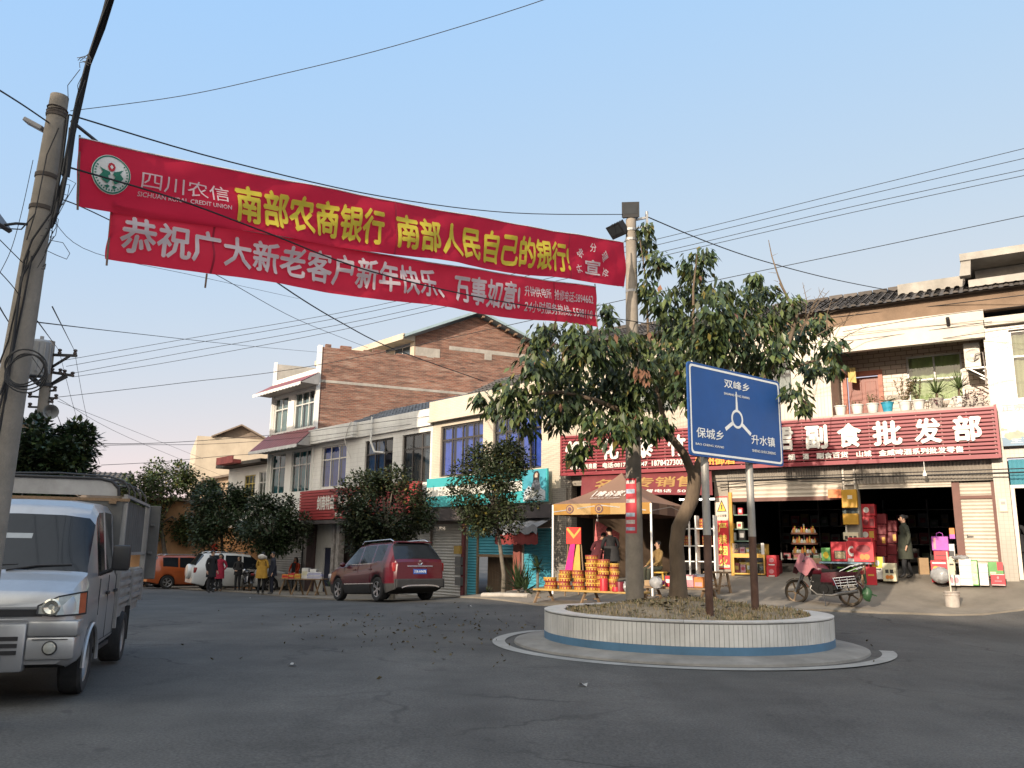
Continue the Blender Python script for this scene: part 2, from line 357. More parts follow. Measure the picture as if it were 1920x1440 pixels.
def tile_roof(mb, u0, u1, d0, z0, d1, z1, pitch=.24, m=0, rows=9, r=.075):
    n = int((u1 - u0) / pitch); L_ = math.hypot(d1 - d0, z1 - z0); nd = Vector((0, -(z1 - z0) / L_, (d1 - d0) / L_)); sd_ = Vector((0, (d1 - d0) / L_, (z1 - z0) / L_))
    mb.quad((u0, d0, z0), (u1, d0, z0), (u1, d1, z1), (u0, d1, z1), m)
    for i in range(n):
        uc = u0 + (i + .5) * (u1 - u0) / n + rnd.uniform(-.012, .012); row = L_ / rows
        for k in range(rows):
            b = Vector((uc + rnd.uniform(-.008, .008), d0, z0)) + sd_ * (k * row - (.04 if k == 0 else .02)); e = b + sd_ * (row + .03)
            hs = rnd.uniform(-.004, .012); A = []; B_ = []
            for q in range(5):
                a = math.pi * q / 4; A.append(mb.v(b + Vector((r * math.cos(a), 0, 0)) + nd * (r * math.sin(a) * .8 + .02 + hs))); B_.append(mb.v(e + Vector((r * .85 * math.cos(a), 0, 0)) + nd * (r * .85 * math.sin(a) * .7 + .005)))
            for q in range(4): mb.f([A[q], A[q + 1], B_[q + 1], B_[q]], m)
            if k == 0: mb.f(A, m)
# ---------------------------------------------------------------- shared materials
concrete = M('concrete', (.30, .28, .25), .9, .25, 1.6, dirt=.5, dcol=(.11, .10, .085), bump=.3)
pole_concrete = M('pole_concrete', (.235, .205, .17), .9, .2, 5, dirt=.55, dcol=(.14, .12, .10), bump=.3, bscale=60)
steel = M('grey_steel', (.30, .30, .30), .45, .2, 9, metal=.6, dirt=.4, dcol=(.15, .09, .05))
black_metal = M('black_metal', (.03, .03, .032), .5, .2, 8)
black_rubber = M('black_rubber', (.022, .022, .023), .8, .25, 9)
cable_black = M('cable_black', (.018, .018, .02), .7, .1, 5)
white_paint = M('white_paint', (.75, .73, .69), .6, .08, 3, dirt=.25, dcol=(.35, .32, .27))
wood = M('worn_wood', (.20, .13, .075), .8, .3, 9, dirt=.4, dcol=(.07, .05, .035), stretch=(1, 6, 6))
chrome = M('chrome', (.65, .65, .66), .15, .05, 4, metal=1)
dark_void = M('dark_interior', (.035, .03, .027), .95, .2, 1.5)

def win_glass(name, tint, refl=.22, rough=.03):
    m = bpy.data.materials.new(name); m.use_nodes = True; t = m.node_tree; N = t.nodes.new; L = t.links.new; t.nodes.remove(t.nodes['Principled BSDF'])
    tr = N('ShaderNodeBsdfTransparent'); tr.inputs[0].default_value = (*tint, 1); gl = N('ShaderNodeBsdfGlossy'); gl.inputs['Roughness'].default_value = rough; gl.inputs[0].default_value = (.9, .9, .9, 1)
    fr = N('ShaderNodeLayerWeight'); fr.inputs[0].default_value = .25; mr = N('ShaderNodeMapRange'); L(fr.outputs['Fresnel'], mr.inputs[0]); mr.inputs[3].default_value = refl * .5; mr.inputs[4].default_value = 1
    ms = N('ShaderNodeMixShader'); L(mr.outputs[0], ms.inputs[0]); L(tr.outputs[0], ms.inputs[1]); L(gl.outputs[0], ms.inputs[2]); L(ms.outputs[0], t.nodes['Material Output'].inputs[0]); return m
WGLASS = win_glass('window_glass', (.72, .77, .80), .10)
# ================================================================ ground, planter
def ground_mat():
    m = bpy.data.materials.new('asphalt'); m.use_nodes = True; t = m.node_tree; b = t.nodes['Principled BSDF']; N = t.nodes.new; L = t.links.new
    tc = N('ShaderNodeTexCoord')
    def noise(sc, det, lo, hi, a, c, st=(1, 1, 1)):
        mp = N('ShaderNodeMapping'); mp.inputs['Scale'].default_value = st; L(tc.outputs['Object'], mp.inputs[0])
        n = N('ShaderNodeTexNoise'); n.inputs['Scale'].default_value = sc; n.inputs['Detail'].default_value = det; n.inputs['Roughness'].default_value = .62; L(mp.outputs[0], n.inputs[0])
        r = N('ShaderNodeMapRange'); L(n.outputs[0], r.inputs[0]); r.inputs[1].default_value = lo; r.inputs[2].default_value = hi; r.inputs[3].default_value = a; r.inputs[4].default_value = c; return r.outputs[0], n.outputs[0]
    big, _ = noise(.16, 5, .3, .7, .70, 1.30)
    mid, _ = noise(1.1, 7, .3, .7, .80, 1.20)
    fine, ff = noise(45, 4, .3, .7, .58, 1.42)
    trk, _ = noise(.5, 4, .35, .65, .85, 1.12, (1.6, .16, 1))
    col = None
    for k, s_ in enumerate((big, mid, fine, trk)):
        x = N('ShaderNodeMix'); x.data_type = 'RGBA'; x.blend_type = 'MULTIPLY'; x.inputs[0].default_value = 1
        if col is None: x.inputs[6].default_value = (.068, .065, .061, 1)
        else: L(col, x.inputs[6])
        L(s_, x.inputs[7]); col = x.outputs[2]
    dust, _ = noise(.33, 8, .5, .75, 0, .5)
    x = N('ShaderNodeMix'); x.data_type = 'RGBA'; L(dust, x.inputs[0]); L(col, x.inputs[6]); x.inputs[7].default_value = (.098, .092, .083, 1)
    spots, _ = noise(2.3, 2, .70, .74, 0, .55)
    x2 = N('ShaderNodeMix'); x2.data_type = 'RGBA'; L(spots, x2.inputs[0]); L(x.outputs[2], x2.inputs[6]); x2.inputs[7].default_value = (.036, .034, .033, 1)
    vo = N('ShaderNodeTexVoronoi'); vo.feature = 'DISTANCE_TO_EDGE'; vo.inputs['Scale'].default_value = .42; nw = N('ShaderNodeTexNoise'); nw.inputs['Scale'].default_value = 1.8; nw.inputs['Detail'].default_value = 5
    L(tc.outputs['Object'], nw.inputs[0]); vm = N('ShaderNodeVectorMath'); vm.operation = 'MULTIPLY_ADD'; L(nw.outputs['Color'], vm.inputs[0]); vm.inputs[1].default_value = (.9, .9, 0); L(tc.outputs['Object'], vm.inputs[2]); L(vm.outputs[0], vo.inputs[0])
    cr = N('ShaderNodeMapRange'); L(vo.outputs['Distance'], cr.inputs[0]); cr.inputs[1].default_value = .004; cr.inputs[2].default_value = .016; cr.inputs[3].default_value = 1; cr.inputs[4].default_value = 0
    mk, _ = noise(.22, 3, .46, .60, 0, .75); ml = N('ShaderNodeMath'); ml.operation = 'MULTIPLY'; L(cr.outputs[0], ml.inputs[0]); L(mk, ml.inputs[1])
    x5 = N('ShaderNodeMix'); x5.data_type = 'RGBA'; L(ml.outputs[0], x5.inputs[0]); L(x2.outputs[2], x5.inputs[6]); x5.inputs[7].default_value = (.022, .021, .02, 1)
    L(x5.outputs[2], b.inputs['Base Color']); b.inputs['Roughness'].default_value = .85; b.inputs['Specular IOR Level'].default_value = .3
    bp = N('ShaderNodeBump'); bp.inputs['Strength'].default_value = .35; bp.inputs['Distance'].default_value = .008; L(ff, bp.inputs['Height']); L(bp.outputs[0], b.inputs['Normal'])
    return m
def axis(lo, hi, step, far):
    a = list(np.arange(lo, hi + 1e-6, step)); s_ = step
    while a[-1] < far: s_ *= 1.35; a.append(a[-1] + s_)
    s_ = step
    while a[0] > -far: s_ *= 1.35; a.insert(0, a[0] - s_)
    return a
xs, ys = axis(-22, 22, .8, 900), axis(-2, 46, .8, 900)
mb = MB(); V = [[mb.v((x, y, gz(x, y))) for y in ys] for x in xs]
for i in range(len(xs) - 1):
    for j in range(len(ys) - 1): mb.f([V[i][j], V[i + 1][j], V[i + 1][j + 1], V[i][j + 1]])
structure(mb.build('road', ground_mat(), smooth=True, sharp=0))

front = [(-40, 74), (-24, 53.5), (-16, 43), (-9.6, 34.6), (-5.6, 30.2), (-2.4, 27.6), (-.4, 23.4), (.7, 21.3), (4.5, 20.3), (8.5, 19.5), (11.9, 19.5), (15, 18.2), (24, 12.5)]
back = [FL.w(-60, .5), FL.w(-38, .5), FL.w(-24, .5), FL.w(-16, .5), FL.w(-10, .5), FL.w(-5, .5), FL.w(-1.5, .5), FR.w(.6, .5), FR.w(4, .5), FR.w(8.4, .5), FR.w(12.5, .5), FR.w(16, .5), FR.w(26, .5)]
def pav(a, b_):
    k = a * (len(front) - 1); i = min(int(k), len(front) - 2); t = k - i
    f_ = Vector(front[i]).lerp(Vector(front[i + 1]), t); g_ = back[i].to_2d().lerp(back[i + 1].to_2d(), t); q = f_.lerp(g_, b_)
    return Vector((q.x, q.y, gz(q.x, q.y) + .045 + .03 * b_))
mb = MB(); mb.grid(pav, 120, 14)
mb.grid(lambda a, b_: pav(a, 0) - Vector((0, 0, .12 * b_)), 120, 1, 0)
pave = M('pavement_concrete', (.17, .148, .12), .95, .28, .9, bump=.3, dirt=.7, dcol=(.12, .105, .085))
structure(mb.build('pavement', [pave, concrete], smooth=True, sharp=30))

PC = Vector((2.93, 14.3, 0))
pt = thing('roundabout_planter', 'round white tiled planter with blue base band and dead grass in the junction', 'planter', PC)
ring = lambda r1, r2, z1, z2: [(r1, z1), (r2, z2)]
paint = M('road_paint', (.27, .265, .25), .8, .2, 2, dirt=.75, dcol=(.12, .115, .105))
mb = MB(); mb.lathe([(2.99, .012), (3.2, .010)], n=96); structure(mb.build('road_marking', paint, loc=PC))
mb = MB(); mb.lathe([(2.85, -.02), (2.83, .03), (2.76, .05), (2.3, .085)], n=96)
mb.build('base_ring', M('old_cement', (.20, .19, .175), .95, .3, 1.5, dirt=.6, dcol=(.09, .085, .075), bump=.3), pt, smooth=True)
mb = MB(); mb.lathe([(2.325, .05), (2.325, .50), (2.32, .515), (1.99, .515), (1.99, .40)], n=120)
mb.build('wall', M('tile_grout', (.17, .165, .155), .9, .2, 4), pt, smooth=True)
mb = MB(); n = 216
for i in range(n):
    a0, a1 = 2 * math.pi * (i + .05) / n, 2 * math.pi * (i + .95) / n; r = 2.333 + rnd.uniform(-.002, .003)
    if rnd.random() < .008: continue
    z0 = .195; V = [mb.v((q * math.cos(a), q * math.sin(a), z)) for z in (z0, .497) for q, a in ((r, a0), (r, a1), (2.32, a1), (2.32, a0))]
    mb.f([V[0], V[1], V[5], V[4]]); mb.f([V[4], V[5], V[6], V[7]]); mb.f([V[3], V[0], V[4], V[7]]); mb.f([V[1], V[2], V[6], V[5]])
mb.build('white_tiles', M('white_tile', (.56, .545, .515), .4, .16, 1.6, dirt=.62, dcol=(.23, .20, .165), island=.07), pt)
mb = MB(); mb.lathe([(2.338, .06), (2.338, .19), (2.325, .196)], n=96)
mb.build('blue_band', M('blue_band_paint', (.075, .165, .265), .55, .2, 2, dirt=.35, dcol=(.06, .09, .12)), pt, smooth=True)
mb = MB()
for i in range(60):
    a0, a1 = 2 * math.pi * (i + .015) / 60, 2 * math.pi * (i + .985) / 60
    ps = [Vector((q * math.cos(a), q * math.sin(a), z)) for z in (.516, .532) for q, a in ((2.34, a0), (2.34, a1), (2.0, a1), (2.0, a0))]
    V = [mb.v(p) for p in ps]
    for idx in ((4, 5, 6, 7), (0, 1, 5, 4), (2, 3, 7, 6), (1, 2, 6, 5), (3, 0, 4, 7)): mb.f([V[k] for k in idx])
mb.build('rim_tiles', M('rim_tile', (.50, .49, .465), .45, .15, 1.5, dirt=.55, dcol=(.23, .20, .16), island=.06), pt)
def soilz(x, y):
    r = math.hypot(x, y); k = max(0, 1 - (r / 2.05) ** 2)
    return .47 + .20 * k + .05 * math.sin(2.3 * x + 1) * math.sin(1.9 * y) + .02 * math.sin(7 * x) * math.sin(6 * y + 2)
mb = MB(); prev = None
for i in range(15):
    r = 2.01 * i / 14; g = [mb.v((r * math.cos(2 * math.pi * j / 48), r * math.sin(2 * math.pi * j / 48), soilz(r * math.cos(2 * math.pi * j / 48), r * math.sin(2 * math.pi * j / 48)))) for j in range(48)] if i else [mb.v((0, 0, soilz(0, 0)))] * 48
    if prev:
        for j in range(48):
            vs = [prev[j], prev[(j + 1) % 48], g[(j + 1) % 48], g[j]]; vs = [v for k, v in enumerate(vs) if v not in vs[:k]]; mb.f(vs)
    prev = g
mb.build('soil', M('dry_soil', (.24, .19, .13), 1, .35, 4, bump=.8, bscale=25, dirt=.5, dcol=(.08, .065, .045)), pt, smooth=True)
mb = MB()
for i in range(11000):
    a = rnd.uniform(0, 6.283); r = 1.99 * math.sqrt(rnd.random()); x, y = r * math.cos(a), r * math.sin(a)
    dens = .25 + .75 * (1 if x > -.2 + .5 * math.sin(3 * y) else .22) * (.5 + .5 * math.sin(2.6 * x + 1.1) * math.sin(3.1 * y)) + (.3 if r > 1.7 else 0)
    if rnd.random() > dens: continue
    z = soilz(x, y); h = rnd.uniform(.02, .085); d = rnd.uniform(0, 6.283); l = rnd.uniform(.2, 1.1) * h; wd = rnd.uniform(.004, .009)
    px_, py_ = -math.sin(d) * wd, math.cos(d) * wd; k = 0 if rnd.random() < .78 else 1
    b1 = mb.v((x - px_, y - py_, z - .01)); b2 = mb.v((x + px_, y + py_, z - .01)); m1 = mb.v((x + math.cos(d) * l * .4 + px_ * .7, y + math.sin(d) * l * .4 + py_ * .7, z + h * .65)); m0 = mb.v((x + math.cos(d) * l * .4 - px_ * .7, y + math.sin(d) * l * .4 - py_ * .7, z + h * .65)); tp = mb.v((x + math.cos(d) * l, y + math.sin(d) * l, z + h * .9))
    mb.f([b1, b2, m1, m0], k); mb.f([m0, m1, tp], k)
gr = stuff(mb.build('dry_grass', [M('dead_grass', (.34, .26, .15), 1, .2, 3, island=.35), M('green_grass', (.16, .16, .07), 1, .2, 3, island=.3)], recalc=False)); gr.location = PC
tag(gr, 'short straw coloured dead grass on the planter soil', 'grass')
leaf_dead = M('fallen_leaf', (.085, .07, .04), .9, .2, 3, island=.5)
def litter(name, pts, label, sz=(.05, .11)):
    mb = MB()
    for p in pts:
        a = rnd.uniform(0, 6.283); l = rnd.uniform(*sz); ww = l * rnd.uniform(.35, .55); ca, sa = math.cos(a), math.sin(a)
        c = lambda x, y, z: (p[0] + x * ca - y * sa, p[1] + x * sa + y * ca, p[2] + z)
        h1, h2 = rnd.uniform(.005, .045), rnd.uniform(.005, .045)
        A = mb.v(c(-l, 0, .012)); B = mb.v(c(0, -ww, h1)); C_ = mb.v(c(l, 0, .02 + rnd.uniform(0, .03))); D = mb.v(c(0, ww, h2)); E_ = mb.v(c(0, 0, .008))
        for tri in ((A, B, E_), (B, C_, E_), (C_, D, E_), (D, A, E_)): mb.f(tri)
    return tag(stuff(mb.build(name, leaf_dead, recalc=False)), label, 'leaves')
pts = []
for i in range(150):
    a = rnd.uniform(0, 6.283); r = 1.95 * math.sqrt(rnd.random()); x, y = r * math.cos(a), r * math.sin(a)
    if x > .3 and rnd.random() < .7: continue
    pts.append((PC.x + x, PC.y + y, soilz(x, y) + .02))
litter('planter_leaves', pts, 'dark fallen leaves lying on the planter soil', (.04, .085))
pts = []
for i in range(230):
    px = rnd.gauss(800, 150); py = 1150 + abs(rnd.gauss(0, 38))
    if i > 205: px, py = rnd.uniform(300, 1900), rnd.uniform(1130, 1260)
    q = G(px, py)
    if (q - PC).length < 3.0 or q.x < -12: continue
    pts.append((q.x, q.y, gz(q.x, q.y)))
litter('fallen_leaves', pts, 'curled brown fallen leaves scattered over the asphalt left of the planter', (.018, .042))
mb = MB()
for px, py in ((548, 1249), (1093, 1287), (880, 1138), (470, 1122)):
    q = G(px, py); mb.T = Matrix.Translation(on_ground(q, .01)) @ Matrix.Rotation(px, 4, 'Z'); mb.grid(lambda a, b_: (a * .10 - .05, b_ * .07 - .035, .02 * math.sin(5 * a) * math.cos(4 * b_) + .015), 3, 2)
tag(stuff(mb.build('paper_litter', M('paper_grey', (.30, .30, .29), .9), recalc=False)), 'pale scraps of paper litter on the asphalt', 'litter')

# ================================================================ road sign
FS = Frame((P(1291, 760, 12.5).x, 12.5), (P(1465, 790, 14.0).x - P(1291, 760, 12.5).x, 1.5))
ws = FS.u(1465, 790); z0s, z1s = 2.93, 4.40
rs = thing('direction_sign', 'blue roundabout direction sign with white place names on two rusty posts in the planter', 'road sign', (FS.o.x, FS.o.y, 0), FS.rz)
def rrect(x0, x1, z0, z1, r, n=5):
    o = []
    for cx_, cz_, a0 in ((x1 - r, z1 - r, 0), (x0 + r, z1 - r, 90), (x0 + r, z0 + r, 180), (x1 - r, z0 + r, 270)):
        for i in range(n + 1): a = R_(a0 + 90 * i / n); o.append((cx_ + r * math.cos(a), cz_ + r * math.sin(a)))
    return o
mb = MB(); mb.prism(rrect(0, ws, z0s, z1s, .07), 0, .03, 0)
sign_blue = M('sign_blue', (.012, .062, .22), .5, .12, 1.5, dirt=.25, dcol=(.05, .09, .16))
sign_white = M('sign_white', (.62, .64, .64), .5, .12, 3, dirt=.3, dcol=(.3, .32, .35))
o_, i_ = rrect(.035, ws - .035, z0s + .035, z1s - .035, .06), rrect(.068, ws - .068, z0s + .068, z1s - .068, .05)
A = [mb.v((x, -.003, z)) for x, z in o_]; B = [mb.v((x, -.003, z)) for x, z in i_]
for i in range(len(A)): mb.f([A[i], A[(i + 1) % len(A)], B[(i + 1) % len(A)], B[i]], 1)
def stext(body, x0, x1, y0, y1, bold=.012):
    (a, zt), (b_, zb) = FS.uz(x0, y0), FS.uz(x1, y1)
    zt2 = FS.uz(x1, y0)[1]
    mb.text(body, lambda x, y, z: (x, -.004 - z, y), 1, fit=(a, b_, zb, zt), bold=bold)
stext('双峰乡', 1357, 1405, 710, 736); stext('SHUANG FENG XIANG', 1357, 1405, 735, 749, .004)
stext('保城乡', 1305, 1357, 800, 827); stext('BAO CHENG XIANG', 1304, 1357, 829.5, 841, .004)
stext('升水镇', 1408, 1453, 814, 839); stext('SHENG SHUI ZHENG', 1410, 1454, 842, 853, .004)
uc, zc = FS.uz(1382, 786); q = [mb.v((uc + r * math.cos(a), -.004, zc + r * math.sin(a))) for r in (.155, .115) for a in [2 * math.pi * i / 28 for i in range(28)]]
for i in range(28): mb.f([q[i], q[(i + 1) % 28], q[28 + (i + 1) % 28], q[28 + i]], 1)
for ang, ln in ((90, .30), (212, .22), (-32, .26)):
    d = Vector((math.cos(R_(ang)), 0, math.sin(R_(ang)))); s_ = Vector((-d.z, 0, d.x)); c = Vector((uc, -.004, zc)); p0, p1 = c + d * .15, c + d * (.15 + ln)
    mb.quad(p0 - s_ * .03, p0 + s_ * .03, p1 + s_ * (.012 if ang == 90 else .03), p1 - s_ * (.012 if ang == 90 else .03), 1)
mb.build('panel', [sign_blue, sign_white], rs)
mb = MB()
for z in (z0s + .25, z1s - .25): mb.box(.1, ws - .1, .031, .07, z - .03, z + .03)
mb.build('back_rail', steel, rs)
rust = M('rusty_post', (.085, .042, .028), .85, .35, 6, dirt=.5, dcol=(.16, .12, .10))
postm = M('galvanised_post', (.30, .29, .27), .5, .2, 7, metal=.3, dirt=.55, dcol=(.14, .08, .05), stretch=(1, 1, .3))
for px in (1334, 1417):
    u_ = FS.u(px, 870); mb = MB(); zb = .55
    mb.tube([(u_, .13, zb), (u_, .13, 1.35), (u_, .13, 1.75)], .06, 14, 1); mb.tube([(u_, .13, 1.75), (u_, .13, 2.3), (u_, .13, z1s - .1)], .0605, 14, 0); mb.build('post', [postm, rust], rs, smooth=True)

# ================================================================ concrete pole with floodlights
pr = thing('utility_pole', 'tall concrete pole with floodlights and a red notice standing in the planter', 'utility pole', P(1190, 1118, 15.3))
b0 = Vector(pr.location); hT = P(1183, 412, 15.3).z - b0.z
dxT = P(1183, 412, 15.3).x - b0.x
mb = MB(); mb.tube([Vector((dxT * t, 0, -.15 + (hT + .15) * t)) for t in [i / 12 for i in range(13)]], [.165 - .065 * i / 12 for i in range(13)], 20); mb.build('shaft', pole_concrete, pr, smooth=True)
def flood(name, c, face, tilt, w_, h_, parent):
    rot = Vector(face).to_track_quat('-Y', 'Z').to_matrix() @ Matrix.Rotation(tilt, 3, 'X'); mb = MB(); mb.T = Matrix.Translation(c) @ rot.to_4x4()
    mb.box(-w_ / 2, w_ / 2, -.05, .06, -h_ / 2, h_ / 2); mb.box(-w_ / 2 - .02, w_ / 2 + .02, -.075, -.05, -h_ / 2 - .02, h_ / 2 + .02); mb.box(-w_ * .3, w_ * .3, .06, .12, -h_ * .3, h_ * .3)
    for k in range(5): mb.box(-w_ / 2 + .02 + k * (w_ - .05) / 4, -w_ / 2 + .03 + k * (w_ - .05) / 4, .06, .11, -h_ / 2, h_ / 2)
    o = mb.build(name, M('lamp_black', (.012, .012, .013), .6, .2, 5), parent, bevel=.006); mb = MB(); mb.T = Matrix.Translation(c) @ rot.to_4x4(); mb.box(-w_ / 2 + .02, w_ / 2 - .02, -.079, -.0755, -h_ / 2 + .05, h_ / 2 - .03); mb.build('lens', M('lamp_lens', (.03, .033, .036), .5, .2, 4, spec=.15), o); return o
f1 = P(1182, 395, 15.25) - b0; flood('floodlight', f1, (-.1, -1, -.12), .0, .30, .27, pr)
f2 = P(1158, 430, 15.3) - b0; flood('floodlight', f2, (-.8, -.55, -.75), .1, .34, .24, pr)
mb = MB(); mb.tube([(dxT, 0, hT - .1), (dxT + .1, 0, hT + .02), f1 + Vector((0, .1, -.15))], .02, 8); mb.tube([(dxT, 0, hT - .3), f2 + Vector((.05, .1, 0))], .02, 8)
q = P(1213, 415, 15.3) - b0; mb.beam((dxT, 0, hT - .02), q + Vector((0, 0, .08)), .04, .04); mb.beam((dxT, 0, hT - .2), q + Vector((0, 0, -.1)), .03, .03); mb.box(q.x - .02, q.x + .02, -.03, .03, q.z - .22, q.z + .14); mb.cyl(q + Vector((0, 0, .14)), q + Vector((0, 0, .2)), .03)
mb.build('bracket', steel, pr)
for z in (hT - .25, hT - .45, hT - 1.5): mb = MB(); mb.cyl((dxT * z / hT, 0, z), (dxT * z / hT, 0, z + .05), .118); mb.build('band', steel, pr)
mb = MB(); rr = .158; zt, zbm = P(1188, 897, 15.2).z - b0.z, P(1188, 1000, 15.2).z - b0.z
def pp(a, z, k=0): ang = R_(-165 + 85 * a); x0_ = dxT * z / hT; rr_ = .165 - .065 * z / hT + .006 + k; return (x0_ + rr_ * math.cos(ang), rr_ * math.sin(ang), z)
mb.grid(lambda a, t: pp(a, zbm + (zt - zbm) * t), 8, 1, 0)
for i, (t0, t1) in enumerate(((.05, .11), (.17, .24), (.30, .37), (.55, .62), (.72, .80), (.90, .96))):
    mb.grid(lambda a, t: pp(.08 + .78 * a, zbm + (zt - zbm) * (t0 + (t1 - t0) * t), .003), 6, 1, 1 + i % 2)
mb.build('notice', [M('notice_red', (.48, .045, .06), .6, .12, 4), M('notice_photo', (.30, .38, .48), .6, .5, 9), M('notice_pale', (.5, .45, .43), .6, .5, 12)], pr)

# ================================================================ left pole
plb = P(-32, 1005, 6.8); plb.z = gz(plb.x, 6.8); pl = thing('utility_pole', 'weathered concrete pole wrapped in cables, nearest the camera in front of the silver truck', 'utility pole', plb)
tp = P(112, 181, 6.8) - plb; mb = MB(); axis_pt = lambda z: Vector((tp.x * z / tp.z, 0, z))
mb.tube([axis_pt(tp.z * i / 14 - (.2 if i == 0 else 0)) for i in range(15)], [.148 - .073 * i / 14 for i in range(15)], 24); mb.build('shaft', pole_concrete, pl, smooth=True)
hz = lambda py: P(60, py, 6.8).z - plb.z
rad = lambda z: .148 - .073 * z / tp.z
for py in (335, 395): mb = MB(); z = hz(py); mb.cyl(axis_pt(z), axis_pt(z + .035), rad(z) + .008, n=20); mb.build('clamp', M('rusty_clamp', (.07, .055, .045), .8, .3, 9), pl, smooth=True)
mb = MB(); z = hz(220); mb.cyl(axis_pt(z), axis_pt(z + .05), rad(z) + .008, n=20)
for py in (205, 208, 212, 216): z = hz(py); mb.tube([axis_pt(z) + Vector((math.cos(a), math.sin(a), .12 * math.sin(a * 1.0 + py))) * (rad(z) + .006) for a in [i * .42 for i in range(16)]], .006, 5)
mb.build('wire_wrap', M('rusty_clamp', (.07, .055, .045)), pl, smooth=True)
mb = MB()
def vine(pts, r): mb.tube([P(x, y, 6.68 + rnd.uniform(-.04, .02)) - plb for x, y in pts], r, 5)
vine([(128, 215), (117, 300), (104, 380), (92, 430), (70, 470), (40, 520), (25, 640), (8, 760), (-20, 900)], .011)
vine([(122, 225), (110, 330), (95, 400), (60, 450), (45, 490), (30, 600), (10, 720), (-10, 800)], .009)
vine([(135, 250), (122, 330), (112, 360), (105, 400), (95, 428)], .016); vine([(132, 240), (126, 320), (116, 372), (100, 420)], .014); vine([(128, 300), (115, 370), (98, 425)], .012)
vine([(110, 240), (88, 290), (80, 330), (66, 400), (50, 450)], .005); vine([(60, 480), (45, 560), (20, 680), (0, 740)], .008); vine([(55, 470), (40, 530), (15, 640), (-8, 700)], .007)
for k in range(9):
    x0, y0 = 118 - k * 5 + rnd.uniform(-4, 4), 330 + k * 14; vine([(x0, y0), (x0 + rnd.uniform(5, 28), y0 + rnd.uniform(-14, 25)), (x0 + rnd.uniform(0, 18), y0 + rnd.uniform(25, 55)), (x0 - 6, y0 + 60)], .003)
vine([(92, 450), (118, 455), (131, 475), (125, 486), (105, 478), (88, 470)], .003); vine([(80, 500), (86, 495), (84, 505), (78, 504)], .004)
mb.build('cable_run', cable_black, pl, smooth=True)
mb = MB()
for k in range(5):
    c, rr = P(45 + k * 1.5, 688 + 3 * k, 6.55 - .02 * k) - plb, .145 + .012 * math.sin(k * 2.1)
    mb.tube([c + Vector((rr * 1.08 * math.cos(a), .02 * math.sin(2 * a + k), rr * math.sin(a))) for a in [i * 2 * math.pi / 26 for i in range(27)]], .006, 5)
mb.build('cable_coil', cable_black, pl, smooth=True)
mb = MB(); c = P(66, 235, 6.9) - plb; mb.T = Matrix.Translation(c) @ Matrix.Rotation(R_(28), 4, 'Y'); mb.box(-.10, .10, -.05, .05, -.02, .02); mb.box(.1, .24, -.015, .015, -.015, .015); mb.build('street_lamp_head', M('lamp_grey', (.20, .20, .21), .5, .2, 5), pl, bevel=.008)
mb = MB(); a = P(-8, 408, 6.6) - plb; mb.T = Matrix.Translation(a) @ Matrix.Rotation(R_(50), 4, 'Y'); mb.box(-.14, .11, -.12, .12, -.02, .02); mb.build('equipment_box', M('box_grey', (.10, .10, .11), .5, .2, 5), pl, bevel=.006)
mb = MB(); mb.tube([P(0, 423, 6.6) - plb, P(30, 419, 6.65) - plb, P(58, 421, 6.75) - plb], .012, 6); mb.tube([P(0, 428, 6.6) - plb, P(40, 430, 6.65) - plb, P(80, 385, 6.75) - plb], .006, 6); mb.build('cable_arm', cable_black, pl)

# ================================================================ far pole with crossarms
fpb = P(72, 900, 22.5); fpb.z = gz(fpb.x, 22.5); fp = thing('power_pole', 'distant power pole with crossarms, grey transformer and loudspeakers rising behind the bushy tree', 'utility pole', fpb)
X = lambda x, y, dy=0: P(x, y, 22.5 + dy) - fpb
tpf = X(94, 640); mb = MB(); mb.tube([Vector((tpf.x * t, 0, tpf.z * t)) for t in (0, .25, .5, .75, 1)], [.19, .175, .16, .145, .13], 16); mb.build('shaft', pole_concrete, fp, smooth=True)
def arm(name, a, b, th, mats=black_metal, ins=(), braces=()):
    mb = MB(); mb.beam(X(*a), X(*b), th, th)
    for p, q in braces: mb.beam(X(*p), X(*q), th * .8, th * .8)
    o = mb.build(name, mats, fp)
    for p in ins: mb = MB(); mb.lathe([(.0, -.06), (.05, -.05), (.05, .0), (.03, .02), (.055, .04), (.05, .08), (0, .10)], X(*p), 10); mb.build('insulator', M('insulator_brown', (.05, .035, .03), .4, .2, 5), o, smooth=True)
arm('crossarm', (90, 665), (144, 667), .07, ins=((112, 660), (141, 661)), braces=(((96, 689), (130, 668)),))
arm('crossarm', (84, 696), (134, 704), .07, ins=((98, 696), (113, 697), (121, 699), (136, 703)), braces=(((93, 722), (122, 703)), ((93, 723), (126, 706))))
arm('crossarm', (74, 734), (105, 732), .05, ins=((103, 730),)); arm('crossarm', (54, 743), (107, 747), .05, ins=((56, 742), (105, 745)))
arm('crossarm', (72, 751), (99, 753), .05, ins=((97, 752),)); arm('crossarm', (54, 763), (92, 764), .05, ins=((56, 761),))
mb = MB(); c = X(74, 672, -.45); mb.lathe([(0, -.5), (.24, -.5), (.26, -.42), (.26, .44), (.20, .5), (0, .52)], c, 18); mb.lathe([(0, .5), (.05, .5), (.05, .62), (0, .62)], c, 8)
for k in range(10): a = k * .628; mb.box(c.x + .27 * math.cos(a) - .02, c.x + .27 * math.cos(a) + .02, c.y + .27 * math.sin(a) - .02, c.y + .27 * math.sin(a) + .02, c.z - .4, c.z + .4)
mb.build('transformer', M('transformer_grey', (.25, .25, .25), .6, .15, 4, dirt=.3), fp, smooth=True)
